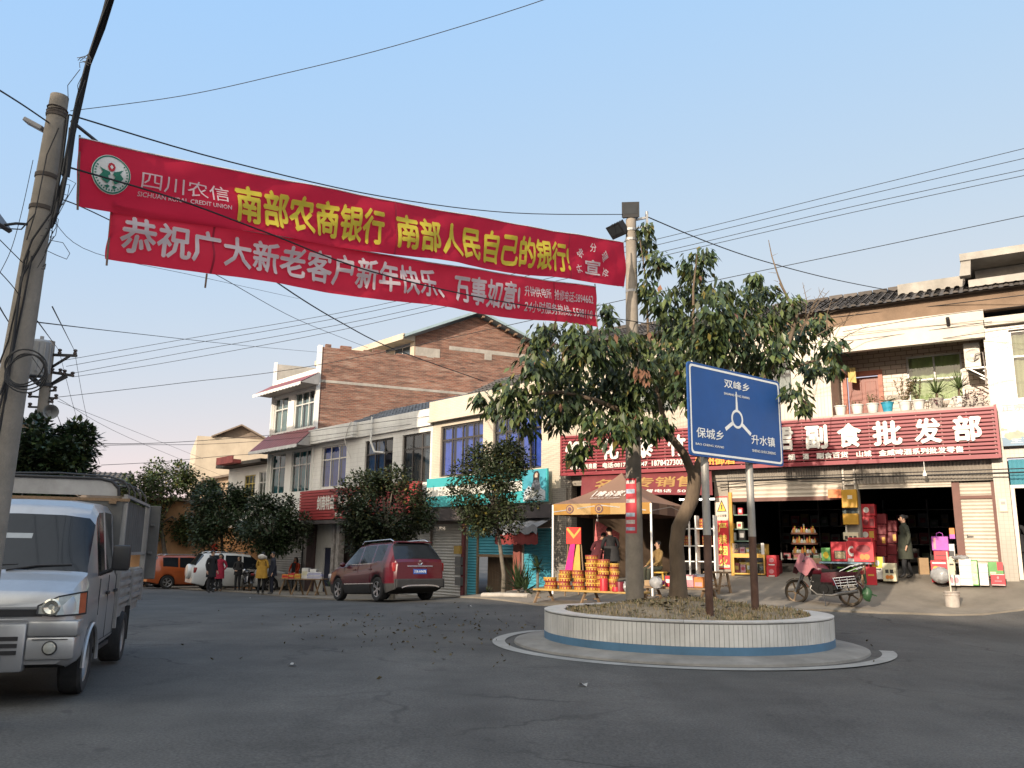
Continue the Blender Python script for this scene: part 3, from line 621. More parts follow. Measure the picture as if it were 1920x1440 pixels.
mb = MB(); mb.beam(X(54, 706), X(72, 722), .06, .06); mb.beam(X(62, 706), X(78, 722), .06, .06); mb.beam(X(50, 705, -.5), X(88, 704, -.3), .08, .08); mb.cyl(X(86, 722) - Vector((0, 0, .05)), X(86, 722) + Vector((0, 0, .05)), .18); mb.build('platform_brace', black_metal, fp)
for (x, y, dx, dy) in ((93, 772, .5, -.6), (80, 787, .25, -.9), (72, 787, -.5, -.7)):
    mb = MB(); rot = Vector((dx, dy, -.1)).to_track_quat('Z', 'Y').to_matrix(); mb.T = Matrix.Translation(X(x, y, -.2)) @ rot.to_4x4(); mb.lathe([(0, -.16), (.06, -.15), (.06, -.05), (.09, .05), (.17, .16), (.20, .18), (.19, .17), (.05, .0), (0, 0)], n=18); mb.build('loudspeaker', M('horn_grey', (.22, .22, .21), .5, .2, 5), fp, smooth=True)

# ================================================================ banners
FB = Frame((P(146, 260, 7.0).x, 7.0), (P(1170, 455, 14.9).x - P(146, 260, 7.0).x, 7.9))
red1 = M('banner_red', (.52, .020, .052), .75, .1, 1.2, trans=.45, spec=.2)
red2 = M('banner_red_bright', (.62, .030, .062), .75, .1, 1.2, trans=.5, spec=.2)
yel = M('banner_yellow', (.72, .60, .07), .75, .1, 2, trans=.3, spec=.2); whi = M('banner_white', (.72, .62, .62), .75, .1, 2, trans=.3, spec=.2)
grn = M('emblem_green', (.02, .16, .10), .7, .1, 2)
def banner(name, label, L0, L1, R0, R1, d, texts, sag, poles, mat, seams, extra=None):
    a0, zt0 = FB.uz(*L1, d); a0b, zb0 = FB.uz(*L0, d); a1, zt1 = FB.uz(*R1, d); a1b, zb1 = FB.uz(*R0, d)
    o = thing(name, label, 'banner', (FB.o.x, FB.o.y, 0), FB.rz); Ln = a1 - a0
    def pt(u, t, off=0):
        k = (u - a0) / Ln; u = (a0b + (a0 - a0b) * t) * (1 - k) + (a1b + (a1 - a1b) * t) * k; zb, zt = zb0 + (zb1 - zb0) * k, zt0 + (zt1 - zt0) * k; s_ = sag * 4 * k * (1 - k)
        h = zt - zb; y = d + .030 * math.sin(2.1 * u + 5 * t) * (1 - .5 * t) + .012 * math.sin(4.5 * u - 9 * t + 1) + .03 * math.sin(1.1 * u) * (1 - t) + .004 * math.sin(13 * u + 3 * t)
        if k > .9: y += .008 * math.sin(26 * u + 8 * t + 3 * math.sin(9 * u)) * (k - .9) * 10
        return Vector((u, y - off, zb + h * t - s_ - .012 * math.sin(2.1 * u + 1) * (1 - t)))
    mb = MB(); mb.grid(lambda a, b_: pt(a0 + Ln * a, b_), 150, 14)
    for su in seams: u_ = FB.u(*su, d); mb.grid(lambda a, b_: pt(u_ - .012 + .024 * a, b_, .008), 1, 12, 1)
    mb.build('cloth', [mat, M('seam_red', (.30, .01, .03), .8)], o, smooth=True, sharp=0, recalc=False)
    by = {}
    for body, x0, x1, t0, t1, m_, bd in texts:
        ua, ub = FB.u(x0, 400, d), FB.u(x1, 500, d)
        by.setdefault(m_.name, (MB(), m_))[0].text(body, lambda x, y, z: pt(x, y, .017 + z), 0, fit=(ua, ub, t0, t1), bold=bd, sub=.13)
    for k, (mb_, m_) in by.items(): mb_.build('lettering', m_, o, recalc=False)
    if extra: extra(o, pt)
    for px, p0, p1 in poles:
        u_ = a0 + .012 if px < 210 else (a1 - .012 if px > 1100 else FB.u(px, 400, d)); mb = MB(); mb.tube([pt(u_, p0, -.012), pt(u_, p1, -.012)], .010, 8)
        mb.build('stick', M('bamboo', (.16, .10, .07), .7, .3, 9), o, smooth=True)
    mb = MB(); mb.tube([pt(a0 + Ln * i / 30, 1.005) for i in range(31)], .008, 5); mb.build('rope', M('white_rope', (.55, .52, .50), .8), o)
    return o
def emblem(o, pt):
    uc, tc = FB.u(200, 326), .545; k = 1.0
    _, zt = FB.uz(200, 270); _, zb = FB.uz(200, 391); hh = zt - zb; r = .29 * hh
    f = lambda x, y, z: pt(uc + x * r, tc + y * .29, z)
    def disc(ra, rb, m_, z, n=40):
        for i in range(n):
            a, b_ = 2 * math.pi * i / n, 2 * math.pi * (i + 1) / n; mb.quad(f(rb * math.cos(a), rb * math.sin(a), z), f(ra * math.cos(a), ra * math.sin(a), z), f(ra * math.cos(b_), ra * math.sin(b_), z), f(rb * math.cos(b_), rb * math.sin(b_), z), m_)
    mb = MB(); disc(1, .01, 0, .02); disc(.97, .90, 1, .024)
    for i in range(34):
        a = R_(-60 + i * 10.5)
        if 40 < (-60 + i * 10.5) % 360 < 140: continue
        c, s_ = math.cos(a), math.sin(a); mb.poly([f(.82 * c - .05 * s_, .82 * s_ + .05 * c, .025), f(.74 * c, .74 * s_, .025), f(.82 * c + .04 * s_, .82 * s_ - .04 * c, .025), f(.87 * c, .87 * s_, .025)], 1)
    for sx in (-1, 1):
        mb.poly([f(sx * x, y, .026) for x, y in ((.62, .30), (.36, .18), (.10, .10), (.06, -.02), (.20, -.12), (.08, -.34), (.20, -.50), (.44, -.36), (.62, -.16), (.44, .06))], 1)
    for sx in (-1, 1): mb.poly([f(sx * x, y, .026) for x, y in ((.05, -.62), (.16, -.56), (.36, -.62), (.18, -.74))], 1)
    q = [(math.cos(R_(45 * i)) * .20, .36 + math.sin(R_(45 * i)) * .24) for i in range(8)]; mb.poly([f(x, y, .027) for x, y in q], 2); mb.poly([f(x, .36 + y, .029) for x, y in ((-.09, 0), (0, -.12), (.09, 0), (0, .12))], 0)
    mb.build('emblem', [M('emblem_white', (.68, .66, .62), .7, .08), grn, M('emblem_red', (.45, .02, .03), .7)], o, recalc=False)
    mb = MB()
    for i, ch in enumerate('升钟分理处'):
        ang = R_(195 - 52.5 * i); cu, ct = FB.u(1110, 500), .36; rx, ry = .62, .40; _c, _s = math.cos(ang - R_(90)), math.sin(ang - R_(90))
        px_, py_ = cu + rx * math.cos(ang) * .75, ct + ry * math.sin(ang); me = text_mesh(ch, bold=.012)
        mb.mesh(me, lambda co: pt(px_ + ((co.x - .5) * _c - (co.y - .35) * _s) * .19, py_ + ((co.x - .5) * _s + (co.y - .35) * _c) * .19 / .92, .026 + co.z * .2))
    mb.build('lettering', whi, o, recalc=False)
banner('banner', 'upper red banner with yellow slogan and round green emblem strung between two concrete poles', (146, 383), (146, 260), (1170, 537), (1170, 455), 0,
       [('四川农信', 250, 413, .42, .68, whi, .0), ('SICHUAN RURAL CREDIT UNION', 246, 416, .30, .37, whi, .01), ('南部农商银行', 434, 712, .13, .78, yel, .03), ('南部人民自己的银行!', 738, 1068, .12, .78, yel, .03), ('宣', 1096, 1126, .18, .50, whi, .02)],
       .04, [(147, -.05, 1.05), (1168, -.02, 1.02)], red1, [(738, 420), (1068, 480)], emblem)
banner('banner', 'lower red banner with white new year wishes and phone numbers beneath the upper banner', (201, 482), (208, 384), (1119, 612), (1117, 538), .06,
       [('恭祝广大新老客户新年快乐、万事如意!', 226, 974, .17, .84, whi, .025), ('升钟供电所  抢修电话:5894662', 983, 1109, .54, .80, whi, .01), ('24小时服务热线: 5588110', 983, 1109, .16, .44, whi, .01)],
       .05, [(204, -.12, 1.1), (400, -.28, .0), (1042, -.2, .02), (1118, -.05, 1.08)], red2, [(400, 450), (1040, 560)])

# ================================================================ wires
def wire(pts, r, label, name='wire', sag=0, group='overhead wires'):
    q = [P(*p) for p in pts]
    if len(q) == 2: q = catenary(q[0], q[1], sag, 20)
    else:
        out = []; n = len(q)
        for i in range(n - 1):
            p0, p1, p2, p3 = q[max(i - 1, 0)], q[i], q[i + 1], q[min(i + 2, n - 1)]
            for k in range(6):
                t = k / 6; out.append(.5 * ((2 * p1) + (p2 - p0) * t + (2 * p0 - 5 * p1 + 4 * p2 - p3) * t * t + (3 * p1 - p0 - 3 * p2 + p3) * t ** 3))
        q = out + [q[-1]]
    mb = MB(); mb.tube(q, r, 5); return tag(mb.build(name, cable_black, smooth=True), label, 'wire', group)
wire([(132, 208, 6.8), (340, 180, 6.9), (520, 141, 6.8), (740, 86, 6.5), (1030, -4, 6.0), (1250, -95, 5.5)], .0035, 'thin wire arcing from the near pole top up across the open sky')
wire([(130, 215, 6.8), (430, 303, 8.5), (720, 369, 11), (960, 399, 13.2), (1176, 402, 15.3)], .008, 'black cable from the near pole top to the floodlight pole, above the banners')
wire([(1210, 405, 15.3), (1330, 455, 17), (1430, 489, 19), (1560, 523, 21.5), (1692, 549, 24.6)], .012, 'black cable falling from the floodlight pole to the tiled roof')
def bY(x, y): v = ray(x, y); return (v * (((FB.o - EYEV).dot(FB.y) - .22) / v.dot(FB.y))).y
wire([(124, 312, 6.75), (330, 373, bY(330, 373)), (500, 436, bY(500, 436)), (700, 510, bY(700, 510)), (950, 567, bY(950, 567)), (1186, 602, 15.1), (1420, 640, 18), (1580, 640, 22.5), (1860, 603, 21)], .009, 'black cable sagging across the face of both banners')
wire([(-40, 145, 5.2), (40, 195, 6.2), (100, 236, 6.8)], .007, 'cable entering from the left edge to the near pole top')
wire([(135, 228, 6.9), (177, 262, 7.6), (350, 400, 12), (530, 537, 18), (640, 605, 22.5), (740, 655, 26.5), (905, 714, 31.5)], .017, 'black cable passing behind the banners down to the tiled row roof')
wire([(112, 372, 6.9), (200, 410, 8), (400, 512, 12), (560, 600, 19), (690, 652, 27)], .006, 'thin grey wire slanting behind the banners towards the brick house')
for i, (yl, yr, yy) in enumerate(((673, 262, 'topmost'), (684, 282, 'second'), (698, 305, 'third'), (704, 316, 'lowest'))):
    wire([(118 + 6 * i, yl + 3, 22.5), (340, (637, 648, 662, 675)[i], 22.5), (700, (574, 583, 596, 606)[i], 21), (1250, (444, 455, 470, 478)[i], 18), (1600, (357, 371, 387, 398)[i], 16.5), (2020, yr - 8, 15)], .007, f'{yy} of four parallel power lines rising to the right from the far pole', group='parallel power lines')
wire([(105, 745, 22.5), (340, 718, 22.5), (620, 680, 21), (1250, 545, 18), (1600, 472, 16.5), (2020, 384, 15)], .008, 'single wire running below the four parallel power lines')
wire([(70, 604, 7), (250, 625, 14), (480, 650, 24), (640, 664, 40)], .006, 'faint wire running from near pole to the white three storey house')
wire([(108, 752, 22.5), (230, 800, 30), (380, 860, 45)], .006, 'steep faint wire from far pole down to the big green tree'); wire([(108, 746, 22.5), (240, 820, 30), (420, 893, 48)], .006, 'lower of two faint wires from far pole to the far trees')
wire([(140, 830, 24), (250, 832, 28), (380, 826, 33), (560, 811, 36), (645, 800, 37), (900, 768, 31.5)], .011, 'black cable running along the tiled row facade above its windows')
wire([(140, 836, 24), (250, 834, 28), (380, 833, 33), (500, 826, 37), (640, 812, 37.5), (900, 778, 31.5)], .009, 'cable running just beneath the facade cable of the tiled row')
wire([(190, 872, 30), (300, 866, 33), (420, 855, 36), (500, 850, 37.5)], .010, 'cable low over the big tree towards the white house')
wire([(70, 602, 6.9), (110, 656, 22.5)], .006, 'short wire from near pole down to upper crossarm of far pole'); wire([(98, 575, 6.9), (141, 660, 22.5)], .006, 'short wire from near pole down to the crossarm tip')
wire([(112, 662, 22.5), (140, 770, 26), (170, 860, 30)], .006, 'wire dropping from inner end of the upper crossarm'); wire([(141, 665, 22.5), (160, 770, 26), (187, 870, 30)], .006, 'wire dropping from outer tip of the upper crossarm')
wire([(98, 755, 22.5), (120, 810, 24), (135, 845, 25)], .009, 'cable from lower crossarm into the bushy tree')
wire([(-10, 500, 6), (30, 545, 6.6), (66, 604, 7)], .004, 'thin wire at the left edge crossing behind near pole'); wire([(-10, 560, 6), (40, 640, 10), (105, 735, 22.5)], .006, 'wire from the left edge to a lower crossarm')
wire([(-10, 440, 6.3), (20, 470, 6.5), (45, 495, 6.7)], .004, 'short thin wire from left edge to near pole cable run'); wire([(62, 300, 7), (40, 400, 7), (20, 470, 7), (-5, 520, 7)], .003, 'loose thin wire hanging left of the near pole')
wire([(100, 415, 6.8), (180, 475, 8.2), (380, 520, 11), (560, 560, 15)], .003, 'hair thin wire trailing behind the lower banner left end')
mb = MB()
for k in range(6): off = Vector((rnd.uniform(-.022, .022), rnd.uniform(-.02, .02), 0)); mb.tube([P(210 + 2 * k, -30, 6.0) + off, P(190, 50, 6.3) + off * 1.3, P(165, 120, 6.5) + off * .8, P(148, 190, 6.6) + off * 1.2, P(135, 250, 6.65) + off, P(122, 330, 6.68) + off * 1.5], .012, 5)
for k in range(8): c = P(168 + rnd.uniform(-4, 4), 110 + rnd.uniform(-10, 15), 6.4); mb.tube([c, c + Vector((rnd.uniform(-.1, .02), 0, rnd.uniform(-.03, .06))), c + Vector((rnd.uniform(-.1, .06), 0, rnd.uniform(-.1, .05)))], .003, 4)
for (xa, ya, xb, yb) in ((165, 120, 150, 200), (160, 150, 140, 260), (150, 130, 128, 190)): mb.tube([P(xa, ya, 6.5), P((xa + xb) / 2 - 12, (ya + yb) / 2, 6.5), P(xb, yb, 6.6)], .003, 4)
tag(mb.build('cable_bundle', cable_black, smooth=True), 'thick ragged bundle of black cables climbing from near pole to the top edge', 'cable')
wire([(1345, 912, 24.9), (1440, 900, 24.2), (1530, 903, 23.6), (1620, 899, 23)], .012, 'drooping cable under the wholesale sign above the open shutters', group='cables along the shop front')
wire([(1340, 903, 24.8), (1500, 897, 23.7), (1700, 892, 22.2), (1930, 885, 20.6)], .02, 'thick black cable run along the shop front below the red sign', group='cables along the shop front')
wire([(1340, 897, 24.8), (1520, 892, 23.5), (1700, 886, 22.2), (1930, 878, 20.6)], .014, 'thinner black cable just under the red sign bottom edge', group='cables along the shop front')
wire([(1440, 612, 24.5), (1573, 594, 23.2), (1750, 574, 21.9), (1930, 552, 20.3)], .012, 'cable strung along the plaster band below the roof tiles', group='cables along the shop front')
wire([(1580, 622, 22.9), (1760, 592, 21.3), (1930, 572, 20)], .009, 'cable crossing in front of the white balcony beam', group='cables along the shop front')
wire([(1640, 653, 22.9), (1800, 630, 21.4), (1930, 611, 20)], .008, 'cable sagging across the balcony opening', group='cables along the shop front')
# ================================================================ wholesale shop building (frame FR)
cream = MT('cream_tile', (.40, .355, .285), (.37, .325, .26), (.26, .21, .16), .095, .60, .006, 0, .35, dirt=.5, dcol=(.24, .19, .14), bump=.2)
smalltile = MT('small_cream_tile', (.33, .295, .245), (.31, .275, .228), (.25, .22, .175), .10, .10, .005, 0, .35, dirt=.5, dcol=(.22, .18, .135), bump=.15)
runtile = MT('running_tile', (.42, .335, .255), (.38, .30, .235), (.14, .10, .08), .30, .13, .010, .5, .4, dirt=.15, dcol=(.32, .25, .18), bump=.3)
plaster = M('brown_plaster', (.185, .128, .088), .95, .25, 1.3, bump=.4, dirt=.75, dcol=(.20, .135, .09))
beamw = M('white_beam', (.47, .43, .37), .6, .1, 1.5, dirt=.3, dcol=(.35, .28, .2))
greybrick = MT('grey_brick', (.20, .175, .15), (.15, .135, .12), (.24, .22, .19), .24, .07, .012, .5, .95, dirt=.5, wob=.01)
roofm = M('grey_roof_tile', (.085, .075, .068), .9, .3, 3, island=.35, dirt=.4, dcol=(.13, .11, .09))
shutter_w = M('shutter_cream', (.50, .45, .38), .45, .1, 2, dirt=.4, dcol=(.25, .2, .15), metal=.1)
brownf = M('brown_frame', (.13, .055, .042), .6, .2, 3, dirt=.3)
corr = M('corrugated_grey', (.30, .27, .23), .5, .15, 2, dirt=.5, dcol=(.14, .11, .09), metal=.3)
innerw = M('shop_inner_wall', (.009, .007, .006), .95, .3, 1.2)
sh = thing('shop_building', 'cream tiled two storey shop building with grey tiled roof and open ground floor shops', 'building', FR.o, FR.rz)
Z0 = .2
mb = MB()
wall(mb, .02, 8.85, 5.1, 7.95, 0, .24, [(6.3, 7.75, 5.95, 7.15), (2.0, 4.2, 5.95, 7.2)])
mb.build('upper_wall', cream, sh)
mb = MB(); wall(mb, 12.78, 26, 4.0, 7.5, 0, .24, [(13.36, 15.4, 5.5, 7.35), (17, 19, 5.5, 7.35)]); mb.build('upper_wall', smalltile, sh)
alu = M('aluminium_frame', (.52, .50, .47), .4, .08, 4); dkf = M('dark_window_frame', (.04, .035, .033), .5, .1, 4)
blind_g = M('yellow_green_blind', (.44, .50, .22), .8, .08, 2); curt_g = M('grey_curtain', (.30, .30, .27), .9, .15, 3)
window(sh, 6.3, 7.75, 5.95, 7.15, .1, dkf, 3, .7, curt_g); window(sh, 2.0, 4.2, 5.95, 7.2, .1, dkf, 4, .7, curt_g)
window(sh, 13.36, 15.4, 5.5, 7.35, .1, alu, 2, .62, M('olive_curtain', (.36, .34, .20), .9, .12, 2)); window(sh, 17, 19, 5.5, 7.35, .1, alu, 2, .62, curt_g)
# balcony
mb = MB(); mb.box(8.85, 12.78, 0.0, 1.6, 5.06, 5.32); mb.box(8.87, 12.76, .0, .1, 5.32, 5.42); mb.build('balcony_floor', concrete, sh)
mb = MB(); wall(mb, 8.83, 12.8, 5.3, 7.62, 1.4, 1.6, [(9.02, 9.98, 5.32, 6.80), (10.72, 12.15, 5.85, 7.22)]); mb.build('balcony_wall', runtile, sh)
for a in (8.65, 12.78): mb = MB(); mb.box(a, a + .2, .241, 1.4, 5.32, 7.62); mb.build('balcony_side', smalltile, sh)
mb = MB(); mb.box(8.8, 12.84, -.18, 1.6, 7.66, 7.95); mb.box(8.82, 12.82, -.16, .06, 7.2, 7.66); mb.box(12.84, 26, -.16, -.002, 7.5, 7.72); mb.build('balcony_beam', beamw, sh)
mb = MB(); mb.box(8.86, 12.77, .06, 1.39, 7.60, 7.655); mb.build('balcony_ceiling', M('ceiling_plaster', (.30, .24, .19), .9, .2, 2), sh)
mb = MB(); pts_ = [(11.98, -.20), (12.08, -.20)]; mb.cyl((12.0, -.14, 7.62), (12.0, -.32, 7.80), .05, n=10); mb.build('drain_pipe', black_metal, sh)
window(sh, 10.72, 12.15, 5.85, 7.22, 1.45, alu, 2, .48, blind_g)
dr = MB(); dr.box(8.94, 9.06, 1.32, 1.45, 5.32, 6.90); dr.box(9.94, 10.06, 1.32, 1.45, 5.32, 6.90); dr.box(9.06, 9.94, 1.32, 1.45, 6.76, 6.90)
for k in range(22): z = 5.36 + k * .068; dr.box(8.935, 8.965, 1.31, 1.32, z, z + .04); dr.box(10.035, 10.065, 1.31, 1.32, z, z + .04)
redwood = M('red_door_wood', (.19, .048, .026), .45, .2, 3, stretch=(4, 4, .6))
dof = dr.build('door_frame', M('red_door_frame', (.32, .10, .055), .5, .2, 6), sh)
mb = MB(); mb.box(9.07, 9.93, 1.52, 1.56, 5.33, 6.75)
for a, b_, c, d in ((9.15, 9.45, 5.5, 5.95), (9.55, 9.85, 5.5, 5.95), (9.15, 9.45, 6.05, 6.6), (9.55, 9.85, 6.05, 6.6)): mb.box(a, b_, 1.50, 1.52, c, d)
mb.build('door', redwood, sh, bevel=.008)
# plaster band, roof
mb = MB(); mb.box(.02, 26, -.03, .24, 7.951, 8.50); mb.build('plaster_band', plaster, sh)
mb = MB(); tile_roof(mb, -.1, 26, -.28, 8.46, 2.3, 9.52, .235, rows=11); mb.quad((-.1, 2.3, 9.52), (26, 2.3, 9.52), (26, 6.5, 8.2), (-.1, 6.5, 8.2)); mb.quad((-.1, -.28, 8.44), (26, -.28, 8.44), (26, .3, 8.52), (-.1, .3, 8.52))
for k in range(60): u = -.1 + 26 * k / 60; mb.box(u, u + .40, 2.2, 2.4, 9.50, 9.60 + rnd.uniform(0, .05))
mb.build('roof', roofm, sh)
mb = MB(); mb.box(12.55, 16.5, .3, .55, 8.75, 8.95); mb.box(12.7, 16.5, 1.3, 3.2, 8.9, 9.5); mb.box(12.4, 16.6, .25, 3.2, 9.52, 9.72); mb.prism([(12.35, 9.1), (12.62, 9.1), (12.66, 9.52), (12.42, 9.52)], .3, .6); mb.box(10.7, 12.4, 1.0, 1.2, 9.0, 9.32)
mb.build('roof_canopy', concrete, sh)
# ground floor
mb = MB()
for a, b_ in ((5.30, 5.72), (8.99, 9.38)): mb.box(a, b_, .0, .35, Z0, 3.96)
mb.box(.42, 12.78, .02, .3, 3.66, 5.06); mb.build('pillar', M('grey_pillar', (.27, .24, .20), .8, .2, 2, dirt=.4), sh)
mb = MB(); mb.box(.02, .42, -.05, .35, Z0, 5.09); mb.build('pillar', greybrick, sh)
mb = MB(); mb.box(12.68, 13.02, -.12, .35, Z0, 3.99); mb.build('pillar', smalltile, sh)
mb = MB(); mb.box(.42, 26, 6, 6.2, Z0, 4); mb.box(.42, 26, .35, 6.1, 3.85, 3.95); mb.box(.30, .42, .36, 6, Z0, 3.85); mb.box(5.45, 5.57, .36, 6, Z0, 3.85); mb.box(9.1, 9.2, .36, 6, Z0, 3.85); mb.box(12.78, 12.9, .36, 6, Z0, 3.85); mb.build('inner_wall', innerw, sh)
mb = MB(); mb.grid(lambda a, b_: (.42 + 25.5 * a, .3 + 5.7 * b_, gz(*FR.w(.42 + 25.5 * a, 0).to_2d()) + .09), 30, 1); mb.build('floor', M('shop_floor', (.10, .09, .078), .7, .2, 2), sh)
mb = MB(); corrugated(mb, 5.74, 8.97, 3.12, 3.62, .06, .12, .015); o = mb.build('roller_shutter', shutter_w, sh, smooth=True, recalc=False)
mb = MB(); mb.box(5.74, 8.97, .02, .09, 3.02, 3.13); mb.build('bottom_rail', brownf, o)
mb = MB(); corrugated(mb, 5.74, 8.97, 3.63, 3.95, -.02, .07, .01, vert=True); corrugated(mb, 9.38, 12.68, 3.44, 3.96, -.03, .085, .014, vert=True); mb.build('corrugated_header', corr, sh, smooth=True, recalc=False)
mb = MB(); corrugated(mb, 9.40, 11.70, 3.30, 3.44, .02, .07, .012); mb.build('roller_shutter', shutter_w, sh, smooth=True, recalc=False)
def zf(u): return gz(*FR.w(u, 0).to_2d()) + .09
mb = MB(); corrugated(mb, 11.88, 12.60, zf(12), 3.40, .12, .095, .016); so_ = mb.build('door_panel', shutter_w, sh, smooth=True, recalc=False)
mb = MB(); mb.box(11.70, 11.88, .06, .16, zf(12), 3.44); mb.box(12.60, 12.679, .06, .16, zf(12), 3.44); mb.box(11.88, 12.60, .055, .15, 2.98, 3.06); mb.build('frame', brownf, so_)
mb = MB(); mb.box(11.96, 12.10, .02, .07, 2.0, 2.02); mb.box(11.95, 11.97, .06, .11, 1.98, 2.06); mb.build('handle', black_metal, so_)
mb = MB(); mb.box(5.74, 5.83, -.04, .05, Z0, 3.3); mb.build('door_rail', M('yellow_paint', (.52, .27, .03), .5, .15, 3, dirt=.3), sh)
mb = MB(); mb.box(9.0, 9.05, -.06, -.0, 1.8, 3.9); mb.box(9.30, 9.34, -.06, -.0, 3.3, 3.9); mb.box(9.0, 9.34, -.06, -.0, 3.42, 3.46); mb.build('conduit', M('pale_pipe', (.5, .46, .4), .6, .1, 3), sh)
# next shop bay (blue shutter)
blue_sh = M('shutter_blue', (.06, .22, .28), .5, .15, 2, dirt=.4, dcol=(.10, .10, .10))
mb = MB(); corrugated(mb, 13.05, 17.5, 3.30, 3.95, .02, .10, .015, vert=True); mb.build('roller_shutter', blue_sh, sh, smooth=True, recalc=False)
mb = MB(); mb.box(13.03, 17.5, -.01, .1, 3.22, 3.30); mb.box(13.03, 13.12, .0, .1, Z0, 3.22); mb.build('shutter_frame', shutter_w, sh)
mb = MB(); mb.box(17.5, 26, .0, .3, Z0, 3.99); mb.build('ground_wall', smalltile, sh)
mb = MB(); mb.beam((4.0, .5, 3.15), (5.25, .5, 3.15), .05, .05); mb.build('tube_lamp', lamp_mat('tube_light', (1.0, .93, .8), 2.2), sh)
mb = MB(); mb.box(12.75, 12.93, -.16, -.121, 2.62, 2.95); mb.build('meter_box', M('plastic_cream', (.52, .46, .36), .5, .06, 4), sh, bevel=.01)
mb = MB(); mb.box(12.79, 12.89, -.163, -.161, 2.80, 2.88); mb.build('plate', M('grey_plate', (.25, .24, .22), .5), sh)
mb = MB(); c = FR.uz(1733, 887, -.5); mb.lathe([(0, -.10), (.05, -.07), (.055, -.02), (.03, .03), (.02, .08), (0, .09)], (c[0], -.4, c[1]), 10); mb.tube([(c[0], -.4, c[1] + .08), (c[0], -.38, 3.97)], .005, 4); mb.build('light_bulb', M('bulb_white', (.7, .68, .62), .3), sh, smooth=True)

# shop sign
sg = thing('shop_sign', 'long red slatted wholesale shop sign with big white raised characters above the open shops', 'sign', FR.o, FR.rz)
signred = M('sign_red', (.185, .013, .022), .45, .12, 1.5, dirt=.3, dcol=(.22, .04, .04))
mb = MB(); zb, zt = 4.0, 5.31; ns = 13; pitch = (zt - zb) / ns
for k in range(ns): mb.box(.26, 12.86, -.42, -.37, zb + k * pitch + .008, zb + (k + 1) * pitch - .030)
mb.build('slats', signred, sg)
mb = MB()
for k in range(22): u = .3 + k * 12.5 / 21; mb.box(u, u + .03, -.369, -.34, zb, zt)
mb.box(.20, 12.92, -.33, -.20, zb - .02, zb + .03); mb.box(.2, 12.92, -.33, -.2, zt - .03, zt + .02); mb.build('frame', M('frame_light', (.36, .22, .2), .5), sg)
mb = MB(); mb.box(.2, 12.9, -.2, -.18, zb - .02, zt); mb.build('backing', M('sign_dark_back', (.10, .012, .016), .7), sg)
mb = MB(); mb.box(.2, .26, -.43, -.18, zb - .03, zt + .03); mb.box(12.86, 12.92, -.43, -.18, zb - .03, zt + .03); mb.box(.26, 12.86, -.43, -.36, zb - .04, zb + .006); mb.build('trim', signred, sg)
let_w = M('letter_white', (.58, .55, .50), .4, .06, 3); let_o = M('letter_orange', (.75, .26, .02), .4, .06, 3)
def raised(mb, body, u0, u1, z0, z1, bold, y=-.47):
    me = text_mesh(body, bold=bold); xs_ = [v.co.x for v in me.vertices]; ys_ = [v.co.y for v in me.vertices]; a, b, c, d = min(xs_), max(xs_), min(ys_), max(ys_)
    bm = bmesh.new(); bm.from_mesh(me); r = bmesh.ops.extrude_face_region(bm, geom=bm.faces[:]); bmesh.ops.translate(bm, verts=[g for g in r['geom'] if isinstance(g, bmesh.types.BMVert)], vec=(0, 0, 1))
    m2 = bpy.data.meshes.new('t'); bm.to_mesh(m2); bm.free()
    mb.mesh(m2, lambda co: (u0 + (co.x - a) / (b - a) * (u1 - u0), -.425 + (y + .425) * (1 if co.z > .5 else 0) - (co.z % 1 if co.z < .5 else co.z - 1) * 1.0, z0 + (co.y - c) / (d - c) * (z1 - z0)), 0)
sz = lambda u: (4.43, 5.12)
mb = MB()
for ch, xa, xb in (('烟', 1060, 1100), ('化', 1128, 1161), ('泰', 1193, 1225), ('竹', 1252, 1286), ('良', 1398, 1440), ('君', 1456, 1488), ('副', 1510, 1552), ('食', 1570, 1616), ('批', 1636, 1692), ('发', 1714, 1766), ('部', 1787, 1842)):
    y_ = 845 - (xa - 1060) * .045; raised(mb, ch, FR.u(xa, y_, -.45), FR.u(xb, y_, -.45), 4.42, 5.10, .035)
mb.build('lettering', let_w, sg)
mb = MB()
raised(mb, '联系人:米良君', FR.u(1069, 870, -.45), FR.u(1119, 870, -.45), 4.15, 4.33, .03, -.45); raised(mb, '电话:0817-5586847', FR.u(1130, 870, -.45), FR.u(1214, 868, -.45), 4.15, 4.33, .03, -.45); raised(mb, '18784273003', FR.u(1222, 868, -.45), FR.u(1285, 866, -.45), 4.15, 4.33, .03, -.45)
for t_, xa, xb in (('烟', 1477, 1490), ('酒', 1505, 1516), ('副食百货', 1531, 1590), ('山城', 1606, 1634), ('金威啤酒系列批发零售', 1648, 1807)): raised(mb, t_, FR.u(xa, 855, -.45), FR.u(xb, 848, -.45), 4.14, 4.31, .03, -.45)
mb.build('small_lettering', let_w, sg)
mb = MB(); raised(mb, '泸州御酒', FR.u(1303, 872, -.45), FR.u(1378, 870, -.45), 4.10, 4.36, .03, -.45); mb.build('orange_lettering', let_o, sg)
